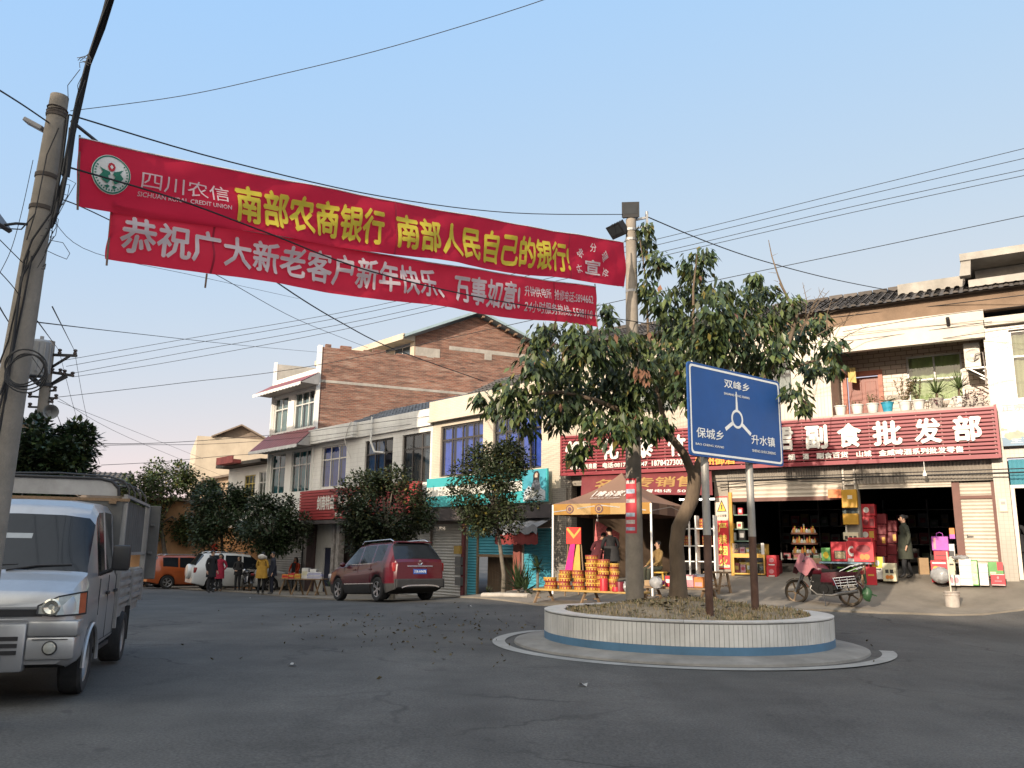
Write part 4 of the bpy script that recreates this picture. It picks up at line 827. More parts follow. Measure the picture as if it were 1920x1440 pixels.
# cloth sign under it
aw = thing('cloth_sign', 'faded red cloth sign with gold characters sloping under the left end of the shop sign', 'sign', FR.o, FR.rz)
mb = MB(); ap = lambda u, t, o=0: (u, -.62 + .3 * t - .35 * (1 - t) * 0 - o, 3.22 + .74 * t - .03 * math.sin(u * 1.4) * (1 - t))
mb.grid(lambda a, b_: ap(.95 + .12 * (1 - b_) + 4.38 * a, b_), 30, 4); mb.build('cloth', M('awning_red', (.13, .020, .024), .8, .2, 2, dirt=.35, dcol=(.18, .08, .06)), aw, smooth=True, recalc=False)
mb = MB(); mb.text('名酒专销售', lambda x, y, z: ap(x, y, .012 + z), fit=(1.5, 4.9, .34, .80), bold=.02); mb.build('lettering', M('letter_gold', (.26, .15, .04), .6), aw, recalc=False)
mb = MB(); mb.text('监督电话  5026', lambda x, y, z: ap(x, y, .012 + z), fit=(3.0, 4.9, .10, .24), bold=.01); mb.build('small_lettering', let_w, aw, recalc=False)
# right neighbour poster
ps = thing('shop_sign', 'pale landscape poster sign with grey characters at the right end of the upper wall', 'sign', FR.o, FR.rz)
mb = MB(); mb.box(12.97, 15.5, -.2, -.12, 4.28, 5.42); mb.box(12.97, 15.5, -.204, -.2, 4.28, 4.50, 1)
for k in range(40): u, z, r_ = rnd.uniform(13.0, 15.4), rnd.uniform(4.52, 4.75), rnd.uniform(.02, .12); mb.poly([(u + r_ * math.cos(a), -.2035 - .0001 * k, z + r_ * .8 * math.sin(a) * (1 + .3 * math.sin(3 * a + k))) for a in [i * .785 for i in range(8)]], 2)
mb.poly([(12.99, -.2025, 4.62), (15.4, -.2025, 4.56), (15.4, -.2025, 4.66), (14.3, -.2025, 4.93), (13.9, -.2025, 4.80), (13.5, -.2025, 4.86), (13.2, -.2025, 4.76)], 3)
mb.build('panel', [M('poster_pale', (.50, .49, .47), .5, .08, 2), M('poster_blue', (.14, .22, .30), .5, .1, 2), M('poster_green', (.25, .27, .20), .5, .2, 3), M('poster_grey', (.36, .38, .40), .5, .15, 2)], ps)
mb = MB(); mb.text('正宗重庆老火锅', lambda x, y, z: (x, -.206 - z, y), fit=(13.02, 14.9, 5.17, 5.35), bold=.01); mb.build('lettering', M('letter_grey', (.28, .28, .29), .6), ps, recalc=False)
mb = MB(); mb.text('王建 联系电话', lambda x, y, z: (x, -.209 - z, y), fit=(13.15, 14.9, 4.34, 4.46), bold=.01); mb.build('small_lettering', let_w, ps, recalc=False)
# vertical warning strip
wsn = thing('warning_sign', 'narrow vertical red no-smoking banner with yellow characters and a warning triangle on the pillar', 'sign', FR.o, FR.rz)
mb = MB(); (ua, zt_), (ub, zb_) = FR.uz(1346, 930, -.02), FR.uz(1366, 1064, -.02); ua, ub = 5.34, 5.70; zt_, zb_ = 3.19, 1.05
mb.box(ua, ub, -.03, -.005, zb_, zt_, 0); mb.box(ua, ub, -.033, -.03, zt_ - .72, zt_ - .04, 1); mb.box(ua, ub, -.0333, -.03, zb_ + .04, zb_ + .12, 1)
tx = lambda pts_, m_, y: mb.poly([(ua + (ub - ua) * x, y, z) for x, z in pts_], m_)
tx(((.08, zt_ - .46), (.92, zt_ - .46), (.5, zt_ - .10)), 2, -.035); tx(((.19, zt_ - .435), (.81, zt_ - .435), (.5, zt_ - .165)), 3, -.037); tx(((.46, zt_ - .40), (.54, zt_ - .40), (.56, zt_ - .25), (.44, zt_ - .25)), 2, -.039)
for i, ch in enumerate('严禁烟火'): mb.text(ch, lambda x, y, z: (x, -.036 - z, y), 4, fit=(ua + .05, ub - .05, zt_ - 1.08 - i * .335, zt_ - .80 - i * .335), bold=.02)
mb.text('火灾报警', lambda x, y, z: (x, -.036 - z, y), 2, fit=(ua + .04, ub - .04, zt_ - .62, zt_ - .54), bold=.01)
mb.build('panel', [M('strip_red', (.50, .025, .03), .5, .1, 3), M('strip_pale', (.52, .44, .36), .5, .1, 3), M('strip_black', (.02, .02, .02), .5), M('strip_yellow', (.62, .40, .03), .5), M('strip_letter', (.72, .50, .10), .5)], wsn)
# yellow meter boxes
for k, (za, zb2) in enumerate(((2.78, 3.28), (2.32, 2.76))):
    o = thing('meter_box', ('yellow electric meter box, upper of the pair between the two open shops', 'yellow electric meter box, lower of the pair between the two open shops')[k], 'meter box', FR.o, FR.rz, 'yellow meter boxes')
    mb = MB(); mb.box(8.98, 9.38, -.22, -.061, za, zb2 - (.0 if k == 0 else .14)); mb.build('body', M('meter_yellow', (.38, .20, .012), .45, .1, 3, dirt=.25), o, bevel=.012)
    mb = MB()
    if k == 0: mb.box(9.14, 9.26, -.224, -.221, zb2 - .26, zb2 - .16)
    else: mb.box(8.99, 9.37, -.2, -.061, zb2 - .139, zb2)
    mb.build('window', WGLASS if k else M('plate_pale', (.5, .45, .35), .4), o)
mb = MB(); mb.box(8.62, 8.98, -.20, -.17, 3.06, 3.30); tag(mb.build('shop_board', M('orange_board', (.55, .16, .05), .5, .35, 9), loc=FR.o, rz=FR.rz), 'small orange board hanging left of the yellow meter boxes', 'sign')
# air conditioner
ac = thing('air_conditioner', 'white outdoor air conditioner unit on a bracket at the right side of the balcony', 'air conditioner', FR.o, FR.rz)
mb = MB(); mb.box(12.27, 12.66, .35, .95, 6.52, 7.20); mb.build('body', M('ac_white', (.58, .54, .47), .5, .05, 3, dirt=.2), ac, bevel=.02)
mb = MB()
mb.T = Matrix.Translation((12.47, .345, 6.84)) @ Matrix.Rotation(R_(90), 4, 'X'); mb.lathe([(.05, .0), (.16, .0), (.17, .006), (.165, .01)], n=20); mb.build('grille', M('ac_grey', (.4, .38, .34), .5), ac)
mb = MB(); mb.beam((12.3, .4, 6.5), (12.78, .4, 6.5), .04, .04); mb.beam((12.3, .9, 6.5), (12.78, .9, 6.5), .04, .04); mb.beam((12.35, .4, 6.5), (12.77, .4, 6.2), .03, .03); mb.beam((12.35, .9, 6.5), (12.77, .9, 6.2), .03, .03); mb.build('bracket', steel, ac)
mb = MB(); mb.tube([(12.62, .33, 6.75), (12.5, .25, 6.7), (12.55, .25, 6.85), (12.72, .3, 6.9), (12.74, .4, 6.4), (12.72, .3, 6.0)], .018, 6); mb.build('hose', M('hose_grey', (.25, .22, .2), .6), ac, smooth=True)
mb = MB(); mb.grid(lambda a, b_: (9.17 + .22 * a, 1.0 + .02 * math.sin(9 * a + 3 * b_), 6.55 + .42 * b_ - .05 * a * (1 - b_)), 6, 6); o = mb.build('cloth', M('yellow_cloth', (.55, .42, .16), .9, .2, 6), smooth=True, loc=FR.o, rz=FR.rz, recalc=False); tag(o, 'yellow patterned cloth hanging from the balcony ceiling beside the red door', 'cloth')

# potted plants on the balcony edge
leafg = M('pot_leaf_green', (.075, .11, .035), .6, .2, 6, island=.35, trans=.2); leafp = M('pot_leaf_purple', (.12, .055, .06), .6, .2, 6, island=.35); leafd = M('pot_leaf_dry', (.30, .20, .09), .8, .2, 6, island=.3)
potw = M('pot_white', (.58, .56, .52), .45, .08, 4, dirt=.25); potb = M('pot_blue', (.03, .26, .38), .45, .08, 4); potc = M('pot_clay', (.35, .32, .28), .7, .1, 4)
plant_list = [(1575, 'w', 'bare', 'white pot with a bare stubby plant, first at the left balcony end'), (1607, 'w', 'bare', 'wide white pot with withered stems before the red door'), (1636, 'w', 'pod', 'white pot with a dark podded plant beside the red door'), (1664, 'b', 'fern', 'bright blue pot with an arching fern'), (1697, 'w', 'shrub', 'white pot with a tall dry brown shrub'), (1723, 'w', 'shrubg', 'white pot with a green leafy shrub before the window'), (1757, 'c', 'yucca', 'pot with a spiky yucca and purple leaves before the window'), (1800, 'w', 'yucca', 'pot with a tall spiky yucca under the air conditioner'), (1826, 'c', 'purple', 'grey trough of trailing purple leaves at the right balcony end')]
def blade(mb, c, d, ln, wd, droop, m=0, n=4, el=.9):
    h = Vector((d.x, d.y, 0)); s_ = Vector((-h.y, h.x, 0)).normalized() if h.length > 1e-4 else Vector((1, 0, 0)); prev = None; p = Vector(c); dirv = d.normalized()
    for i in range(n + 1):
        t = i / n; ww = wd * (1 - t ** 2 * .95) * (.55 + .45 * min(1, t * 4)); a, b_ = mb.v(p - s_ * ww), mb.v(p + s_ * ww)
        if prev: mb.f([prev[0], prev[1], b_, a], m)
        prev = (a, b_); dirv = (dirv - Vector((0, 0, droop / n))).normalized(); p = p + dirv * (ln / n)
def leafq(mb, c, d, ln, wd, m=0, fold=.25):
    d = d.normalized(); s_ = d.cross(Vector((0, 0, 1)));
    if s_.length < .05: s_ = Vector((1, 0, 0))
    s_.normalize(); nn = s_.cross(d); c = Vector(c)
    A, B, C_, D = mb.v(c), mb.v(c + d * ln * .42 + s_ * wd + nn * wd * fold), mb.v(c + d * ln), mb.v(c + d * ln * .42 - s_ * wd + nn * wd * fold)
    mb.f([A, B, C_], m); mb.f([A, C_, D], m)
def yucca(mb, c, n, ln, wd, m=0, lo=-.1):
    for i in range(n):
        a = rnd.uniform(0, 6.283); e = rnd.uniform(lo, 1.45); blade(mb, c, Vector((math.cos(a) * math.cos(e), math.sin(a) * math.cos(e), math.sin(e))), ln * rnd.uniform(.75, 1.1), wd, rnd.uniform(.1, .6), m)
for px, kind, pl_, lab in plant_list:
    u = FR.u(px, 770, .05); w_ = FR.w(u, .12, 5.42); o = thing('potted_plant', lab, 'potted plant', w_, FR.rz, 'potted plants along the balcony edge')
    mb = MB(); r = .16 if kind != 'c' else .17
    if px == 1826: mb.box(-.24, .24, -.1, .1, 0, .22)
    else: mb.lathe([(0, 0), (r * .72, 0), (r * .98, .24), (r * 1.1, .245), (r * 1.1, .27), (r * .95, .27), (r * .9, .22), (0, .22)], n=20)
    mb.build('pot', {'w': potw, 'b': potb, 'c': potc}[kind], o, smooth=True)
    mb = MB(); st = MB(); has = False
    if pl_ == 'yucca':
        st.tube([(0, 0, .2), (.02, 0, .42 if px < 1780 else .5)], .03, 8); has = True; yucca(mb, (.02, 0, .42 if px < 1780 else .5), 46, .58, .018)
        for i in range(90 if px < 1780 else 25): a = rnd.uniform(0, 6.28); leafq(mb, (.16 * math.cos(a) * rnd.random(), .16 * math.sin(a), .2 + rnd.uniform(-.15, .15)), Vector((math.cos(a), math.sin(a), rnd.uniform(-.8, .4))), .1, .02, 1)
    elif pl_ == 'fern':
        for i in range(11):
            a = i * .571; dv = Vector((math.cos(a), math.sin(a), 1.1)); p = Vector((0, 0, .24)); d = dv.normalized()
            for k in range(16):
                d = (d - Vector((0, 0, .085))).normalized(); q = p + d * .035; s_ = Vector((-math.sin(a), math.cos(a), -.3))
                for sg_ in (-1, 1): leafq(mb, q, s_ * sg_ + d * .4, .11 * (1 - k / 19), .013)
                p = q
    elif pl_ in ('shrub', 'shrubg'):
        has = True
        for i in range(9):
            a = rnd.uniform(0, 6.28); p = Vector((0, 0, .2)); pts_ = [p.copy()]; d = Vector((math.cos(a) * .4, math.sin(a) * .4, 1)).normalized()
            for k in range(7):
                d = (d + Vector((rnd.uniform(-.25, .25), rnd.uniform(-.25, .25), .05))).normalized(); p = p + d * .10; pts_.append(p.copy())
                for q in range(7): leafq(mb, p, Vector((rnd.uniform(-1, 1), rnd.uniform(-1, 1), rnd.uniform(-.6, .8))), rnd.uniform(.05, .09), .018, 2 if (pl_ == 'shrub' and rnd.random() < .7) else 0)
            st.tube(pts_, .008, 5)
    elif pl_ == 'purple':
        for i in range(260): a = rnd.uniform(0, 6.28); leafq(mb, (rnd.uniform(-.26, .3), .12 * math.sin(a), .22 + rnd.uniform(-.22, .18)), Vector((math.cos(a), math.sin(a) - .4, rnd.uniform(-.9, .6))), .12, .022, 1)
    else:
        has = True
        for i in range(3 if pl_ == 'bare' else 5): a = rnd.uniform(0, 6.28); e_ = Vector((.12 * math.cos(a), .12 * math.sin(a), rnd.uniform(.3, .42 if pl_ == 'bare' else .6))); st.tube([(0, 0, .2), e_ * .6, e_], [.02, .016, .01], 6)
        for i in range(24 if pl_ == 'bare' else 50): a = rnd.uniform(0, 6.28); leafq(mb, (.1 * math.cos(a), .1 * math.sin(a), rnd.uniform(.26, .34 if pl_ == 'bare' else .55)), Vector((math.cos(a), math.sin(a), rnd.uniform(-.6, .6))), .08, .018, 0)
    mb.build('foliage', [leafg, leafp, leafd], o, recalc=False)
    if has: st.build('stem', M('plant_stem', (.14, .10, .06), .9), o, smooth=True)
    else: st.bm.free()

# ================================================================ tiled rows on the left (frame FL)
wtile = MT('white_tile_wall', (.64, .625, .585), (.60, .585, .55), (.42, .40, .37), .10, .20, .006, 0, .4, dirt=.5, dcol=(.24, .22, .19), bump=.15)
ctile = MT('cream_row_tile', (.52, .46, .37), (.49, .43, .34), (.36, .31, .25), .24, .065, .006, .5, .4, dirt=.3, dcol=(.32, .26, .19), bump=.15)
curt_b = M('blue_curtain', (.05, .11, .52), .85, .2, 3, trans=.2); curt_t = M('teal_curtain', (.02, .22, .24), .85, .2, 3, trans=.2); curt_d = M('dark_curtain', (.03, .05, .07), .9, .2, 3)
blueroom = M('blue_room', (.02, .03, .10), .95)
teal = M('shutter_teal', (.05, .26, .34), .5, .15, 2, dirt=.35, dcol=(.10, .14, .15)); shut_g = M('shutter_grey', (.40, .385, .36), .5, .12, 2, dirt=.4, dcol=(.22, .2, .18))
r1 = thing('row_building', 'two storey row house with cream tiled front, blue curtained windows and turquoise ground floor shutters', 'building', FL.o, FL.rz)
gf = lambda u: gz(*FL.w(u, 0).to_2d())
mb = MB(); wall(mb, -7.3, -.02, 3.05, 6.6, 0, .24, [(-6.78, -4.13, 4.35, 6.38), (-3.55, -.96, 4.35, 6.36)]); mb.build('upper_wall', ctile, r1)
mb = MB(); mb.box(-7.3, -.02, -.22, .3, 6.601, 7.42); mb.box(-7.3, -.02, -.3, -.2, 6.56, 6.66); mb.build('cornice', ctile, r1)
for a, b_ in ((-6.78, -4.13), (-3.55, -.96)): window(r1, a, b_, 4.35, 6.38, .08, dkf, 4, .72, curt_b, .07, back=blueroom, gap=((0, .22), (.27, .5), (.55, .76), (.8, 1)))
mb = MB(); wall(mb, -7.3, -.02, -.8, 3.05, .02, .26, [(-7.28, -5.2, -.7, 2.5), (-5.0, -2.3, -.7, 2.45), (-1.87, -.42, -.7, 2.3)]); mb.build('ground_wall', M('row_ground_wall', (.22, .19, .17), .9, .25, 2, dirt=.4), r1)
mb = MB(); corrugated(mb, -7.28, -5.2, -.5, 2.5, .14, .11, .012); mb.build('roller_shutter', shut_g, r1, smooth=True, recalc=False)
mb = MB(); corrugated(mb, -4.98, -4.42, -.4, 2.42, .10, .10, .014); corrugated(mb, -4.35, -2.3, 1.35, 2.42, .10, .10, .014); o = mb.build('roller_shutter', teal, r1, smooth=True, recalc=False)
mb = MB(); mb.box(-4.42, -4.34, .04, .12, -.5, 2.42); mb.box(-4.34, -2.3, .04, .12, 1.27, 1.37); mb.build('shutter_frame', wood, o)
mb = MB(); mb.box(-4.3, -2.3, .5, .55, -.5, 1.3); mb.build('wooden_door', M('door_brown', (.11, .075, .05), .8, .3, 3, stretch=(5, 5, .6)), r1)
mb = MB(); corrugated(mb, -1.87, -.42, -.2, 2.28, .10, .10, .014); mb.build('roller_shutter', teal, r1, smooth=True, recalc=False)
mb = MB(); mb.box(-2.27, -1.92, -.08, .016, -.4, 2.5); mb.build('pillar', M('pillar_terracotta', (.20, .06, .045), .8, .2, 2, dirt=.3), r1)
mb = MB(); mb.box(-5.18, -5.02, -.08, .016, -.5, 2.6); mb.build('pillar', M('pillar_maroon', (.12, .03, .035), .8, .2, 2, dirt=.4), r1)
mb = MB(); mb.box(-.38, .3, -.06, .02, -.2, 3.6); mb.build('pillar', greybrick, r1)
mb = MB(); mb.box(-7.3, .0, -.5, -.0, 2.85, 3.04); mb.box(-7.3, 0, -.5, -.45, 2.6, 2.85); mb.build('canopy', M('canopy_dark', (.06, .05, .05), .8, .3, 2), r1)
mb = MB(); mb.grid(lambda a, b_: (-2.6 + 2.4 * a, -.1 - .8 * b_, 2.62 - .3 * b_ - .05 * math.sin(a * 26) * b_), 40, 3); mb.grid(lambda a, b_: (-2.6 + 2.4 * a, -.9 - .02 * b_, 2.32 - .22 * b_ - .04 * abs(math.sin(a * 24)) * b_ - .05 * math.sin(a * 26)), 40, 2); mb.build('awning', M('awning_grey', (.20, .20, .21), .8, .2, 2, dirt=.4), r1, recalc=False)
mb = MB(); mb.grid(lambda a, b_: (-2.35 + 2.15 * a, -.85 + .7 * b_ * 0 - .02, 2.1 - .36 * b_ - .04 * abs(math.sin(a * 22)) * b_), 40, 2); mb.build('awning', M('awning_faded_red', (.17, .022, .02), .8, .3, 2, dirt=.3), r1, recalc=False)
mb = MB(); tile_roof(mb, -7.3, -.02, .3, 7.25, 3.6, 8.95, .24, rows=9); mb.quad((-7.3, 3.6, 8.95), (-.02, 3.6, 8.95), (-.02, 8, 7.0), (-7.3, 8, 7.0)); mb.poly([(-.02, .3, 7.0), (-.02, 8, 7.0), (-.02, 3.6, 8.9)]); mb.poly([(-7.28, .3, 7.0), (-7.28, 8, 7.0), (-7.28, 3.6, 8.9)]); mb.build('roof', roofm, r1)
mb = MB(); mb.box(-7.3, -.02, 7.7, 7.9, -.8, 7); mb.box(-.25, -.03, .3, 7.7, -.3, 7.3); mb.build('back_wall', plaster, r1)
# meter boxes on maroon pillar
for k, (px, py, m_, lab) in enumerate(((860, 1031, M('meter_ochre', (.36, .24, .06), .5, .1, 3), 'ochre meter box, topmost on the maroon pillar beside the turquoise shutter'), (862, 1052, M('meter_grey', (.10, .10, .10), .5, .1, 3), 'grey meter box just below the ochre one on maroon pillar'), (862, 1070, None, 'middle grey meter box on the maroon pillar'), (862, 1090, None, 'lowest grey meter box on the maroon pillar'))):
    u, z = FL.uz(px, py, -.1); mb = MB(); mb.box(-.17, .17, -.12, .0, -.15, .15); mb.box(-.10, .1, -.124, -.12, -.06, .08); o = mb.build('meter_box', m_ or MATS['meter_grey'], bevel=.01, loc=FL.w(u, -.085, z), rz=FL.rz); tag(o, lab, 'meter box', 'meter boxes on the maroon pillar')
# teal sign with photo
ts = thing('shop_sign', 'turquoise and white striped shop sign with a photo of a seated woman at its right', 'sign', FL.o, FL.rz)
mb = MB(); mb.box(-7.2, -.36, -.30, -.225, 3.15, 4.27, 0); mb.box(-7.18, -1.6, -.304, -.3, 3.56, 3.92, 1)
mb.box(-1.55, -.42, -.304, -.3, 3.19, 4.24, 2)
pg = lambda pts_, m_, y: mb.poly([(-1.55 + 1.13 * x, y, 3.19 + 1.05 * z) for x, z in pts_], m_)
pg(((.02, .0), (.98, .0), (.98, .30), (.75, .42), (.5, .34), (.25, .5), (.05, .3)), 3, -.306); pg(((.40, .18), (.62, .16), (.78, .42), (.72, .68), (.60, .78), (.48, .70), (.36, .45)), 4, -.308); pg(((.10, .05), (.45, .10), (.62, .28), (.42, .36), (.2, .22)), 1, -.310); pg(((.46, .68), (.72, .66), (.74, .86), (.66, .97), (.52, .96), (.45, .84)), 5, -.311); pg(((.53, .76), (.64, .76), (.66, .88), (.6, .92), (.53, .88)), 6, -.313)
mb.build('panel', [M('sign_teal', (.04, .30, .32), .5, .08, 2), M('sign_pale', (.56, .55, .50), .5, .08, 2), M('photo_teal', (.05, .25, .32), .5, .2, 2), M('photo_grey', (.38, .42, .45), .5, .15, 4), M('photo_dark', (.10, .11, .13), .5, .5, 14), M('photo_hair', (.03, .025, .022), .5), M('photo_skin', (.5, .36, .28), .5)], ts)
# second pair of houses
r2 = thing('row_building', 'two storey row house with dirty white tiles and a pole of cables, behind street trees', 'building', FL.o, FL.rz)
r2['label'] = 'two storey row house with dirty white tiled front and dark blue windows behind street trees'
mb = MB(); wall(mb, -17.08, -7.31, 2.7, 6.5, .0, .24, [(-16.25, -13.95, 4.35, 6.34), (-12.36, -10.15, 4.2, 6.28), (-9.45, -7.45, 4.2, 6.28)]); mb.build('upper_wall', wtile, r2)
mb = MB(); mb.box(-17.08, -12.9, -.35, .28, 6.62, 7.2); mb.box(-12.9, -7.31, -.12, .28, 6.5, 7.2); mb.box(-17.08, -12.9, -.35, .1, 6.5, 6.6); mb.build('cornice', wtile, r2)
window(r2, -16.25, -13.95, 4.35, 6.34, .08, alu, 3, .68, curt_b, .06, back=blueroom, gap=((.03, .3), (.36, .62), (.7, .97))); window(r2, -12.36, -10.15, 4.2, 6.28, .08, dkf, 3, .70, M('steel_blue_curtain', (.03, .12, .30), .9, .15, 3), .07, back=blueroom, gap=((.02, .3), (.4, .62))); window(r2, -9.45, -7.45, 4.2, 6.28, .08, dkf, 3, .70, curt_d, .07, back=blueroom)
mb = MB(); mb.box(-17.08, -16.35, -.05, .2, -1, 2.7); mb.build('pillar', M('pillar_dark', (.05, .03, .03), .8, .2, 2), r2)
mb = MB(); mb.box(-16.35, -14.75, .05, .2, 1.55, 2.7); mb.box(-16.35, -15.6, .05, .2, -1, 1.55); mb.build('door_surround', M('panel_white', (.40, .39, .37), .6, .1, 2, dirt=.3), r2)
mb = MB(); mb.box(-15.6, -14.75, .12, .2, -1, 1.55); mb.build('door', M('door_navy', (.012, .016, .04), .6, .1, 2), r2)
mb = MB(); mb.box(-14.74, -14.5, -.08, .2, -1, 2.7); mb.box(-14.3, -14.05, -.1, .2, -1, 2.7); mb.build('pillar', M('pillar_postered', (.27, .25, .24), .8, .5, 5), r2)
mb = MB(); mb.box(-17.0, -9.6, .7, .9, -1, 2.7); mb.build('ground_wall', M('shop_interior_brown', (.06, .045, .04), .9, .6, 3), r2)
mb = MB(); corrugated(mb, -9.5, -7.32, -.5, 2.6, .12, .11, .012); mb.build('roller_shutter', shut_g, r2, smooth=True, recalc=False)
mb = MB(); mb.box(-17.08, -7.31, -.6, .05, 2.62, 2.78); mb.build('canopy', MATS['canopy_dark'], r2)
slate = M('slate_roof', (.055, .065, .08), .8, .25, 3, island=.2)
mb = MB(); tile_roof(mb, -17.05, -7.31, .3, 7.1, 3.4, 8.5, .26, rows=8); mb.quad((-17.05, 3.4, 8.5), (-7.31, 3.4, 8.5), (-7.31, 8, 7), (-17.05, 8, 7)); mb.poly([(-7.32, .3, 6.9), (-7.32, 8, 6.9), (-7.32, 3.4, 8.45)]); mb.build('roof', slate, r2)
mb = MB(); mb.tube([(-11.6, -.2, 7.3), (-11.55, -.25, 6.2), (-11.2, -.25, 5.7), (-10.5, -.2, 5.6)], .045, 8); mb.tube([(-13.0, -.4, 7.2), (-13.3, -.4, 6.9), (-13.5, -.4, 6.4), (-13.4, -.1, 5.6)], .02, 6); mb.build('drain_pipe', M('pipe_white', (.5, .49, .46), .5, .1, 3), r2, smooth=True)
mb = MB(); mb.box(-17.0, -7.4, -.55, -.36, 2.80, 4.2); o2 = thing('shop_sign', 'red slatted liquor shop sign with white characters partly hidden by the street tree', 'sign', FL.o, FL.rz); mb.build('backing', M('sign_red_dark', (.14, .018, .02), .6), o2)
mb = MB()
for k in range(10): mb.box(-17.05, -7.35, -.60, -.555, 2.82 + k * .139, 2.82 + k * .139 + .11)
mb.build('slats', M('sign_red_shade', (.28, .035, .035), .5, .12, 1.5, dirt=.3, dcol=(.14, .03, .03)), o2)
mb = MB(); mb.text('剑南特曲', lambda x, y, z: (x, -.606 - z, y), fit=(FL.u(594, 950, -.6), FL.u(626, 948, -.6), 3.25, 3.92), bold=.03); mb.text('郎酒', lambda x, y, z: (x, -.606 - z, y), fit=(FL.u(633, 947, -.6), FL.u(652, 946, -.6), 3.25, 3.92), bold=.03); mb.text('总经销', lambda x, y, z: (x, -.606 - z, y), fit=(FL.u(657, 945, -.6), FL.u(690, 942, -.6), 3.25, 3.92), bold=.03); mb.text('联系人:陈勇', lambda x, y, z: (x, -.606 - z, y), fit=(FL.u(628, 966, -.6), FL.u(662, 965, -.6), 2.93, 3.1), bold=.02); mb.build('lettering', let_w, o2, recalc=False)

# white three storey house with brick end wall
brick = MT('red_brick', (.235, .088, .055), (.13, .055, .042), (.21, .15, .115), .25, .085, .014, .5, .95, dirt=.75, dcol=(.105, .07, .055), bump=.6, wob=.03, bias=-.1, eff=.9)
r3 = thing('house', 'white three storey house with maroon awnings and a bare red brick end wall', 'building', FL.o, FL.rz)
white_r = M('white_render', (.66, .65, .62), .7, .1, 1.2, dirt=.3, dcol=(.30, .28, .25))
H3 = [(-21.62, -20.05, 7.5, 9.4), (-19.38, -17.25, 7.5, 9.4), (-21.5, -19.9, 4.25, 6.35), (-19.25, -17.1 - .05, 4.25, 6.35)]
mb = MB(); wall(mb, -21.95, -17.1, 2.6, 10.42, -.02, .24, H3); mb.build('front_wall', white_r, r3)
wfr = M('window_frame_white', (.50, .50, .48), .5, .08, 3)
for i, (a, b_, c, d) in enumerate(H3): window(r3, a, b_, c, d, .06, wfr, 3 if i % 2 else 2, .66, curt_t if i > 1 else M('pale_teal_curtain', (.16, .22, .21), .9, .15, 3), .06, gap=((.02, .30), (.36, .64), (.70, .98)))
BW = Frame(FL.w(-17.1, 0), (.92, .39)); off = r3.matrix_basis.inverted() if False else None
rel = BW.rz - FL.rz
def end_wall(name, mats, u0, u1, z0, z1, d0, d1, parent, base_u=-17.1):
    mb = MB(); mb.T = Matrix.Translation((base_u, 0, 0)) @ Matrix.Rotation(rel, 4, 'Z'); mb.box(u0, u1, d0, d1, z0, z1); return mb.build(name, mats, parent)
end_wall('brick_wall', brick, .14, 13, 2, 9.72, .0, .24, r3); end_wall('brick_wall', brick, .14, 13, 9.86, 11.55, .0, .24, r3); end_wall('concrete_band', concrete, .14, 13, 9.721, 9.859, -.015, .24, r3)
mb = MB(); mb.T = Matrix.Translation((-17.1, 0, 0)) @ Matrix.Rotation(rel, 4, 'Z'); xx = .3
while xx < 12.5: ww_ = rnd.uniform(.2, 1.1); mb.box(xx, xx + ww_, .01, .23, 11.551, 11.551 + rnd.choice((.07, .09, .17))); xx += ww_ + rnd.uniform(.05, .9)
mb.build('brick_coping', brick, r3)
end_wall('corner_column', white_r, -.06, .139, 2.6, 11.62, -.05, .26, r3)
end_wall('parapet', concrete, .1, 4.5, 2.6, 11.35, -.24, .0, r3, -21.9); end_wall('corner_column', white_r, -.06, .098, 2.6, 11.45, -.26, .02, r3, -21.9)
mb = MB(); mb.box(-21.8, -17.2, .26, 8, 10.0, 10.1); mb.box(-21.9, -17.0, 9, 9.2, -1, 10); mb.build('roof_slab', concrete, r3)
mr_ = M('awning_maroon', (.17, .055, .06), .6, .15, 2, dirt=.3, dcol=(.12, .08, .08)); wedge = M('awning_edge', (.48, .47, .45), .6)
for (zw, ze, ua, ub) in ((10.18, 9.55, -22.15, -16.85), (7.42, 6.46, -22.15, -16.85)):
    mb = MB(); n_ = 60
    mb.grid(lambda a, b_: (ua + (ub - ua) * a, -.03 - 1.02 * b_, zw + (ze - zw) * b_ + .02 * abs(math.sin(a * n_ * .8))), n_ * 2, 3); aw_ = mb.build('awning', mr_, r3, recalc=False)
    mb = MB(); mb.grid(lambda a, b_: (ua + (ub - ua) * a, -1.055 - .01 * b_, ze + .02 - (.14 + .04 * abs(math.sin(a * n_ * .8))) * b_), n_ * 2, 2); mb.build('valance', wedge, aw_, recalc=False)
    mb = MB(); mb.poly([(ub, -.03, zw - .02), (ub, -1.04, ze - .02), (ub, -.03, ze - .02)]); mb.poly([(ua, -.03, zw - .02), (ua, -1.04, ze - .02), (ua, -.03, ze - .02)]); mb.quad((ua, -.03, ze - .02), (ub, -.03, ze - .02), (ub, -1.04, ze - .02), (ua, -1.04, ze - .02)); mb.build('soffit', M('soffit_grey', (.30, .29, .28), .8), aw_, recalc=False)
mb = MB(); mb.box(-21.95, -17.1, .05, .3, -1, 2.6); mb.build('ground_wall', M('shop_grey_wall', (.17, .16, .155), .8, .3, 2), r3)
mb = MB(); corrugated(mb, -20.4, -17.6, -.8, 2.2, .0, .11, .012); mb.build('roller_shutter', M('shutter_dull', (.22, .215, .21), .5, .12, 2, dirt=.4), r3, recalc=False)
mb = MB(); mb.box(-21.95, -17.08, -.5, .0, 2.48, 2.64); mb.build('canopy', MATS['canopy_dark'], r3)

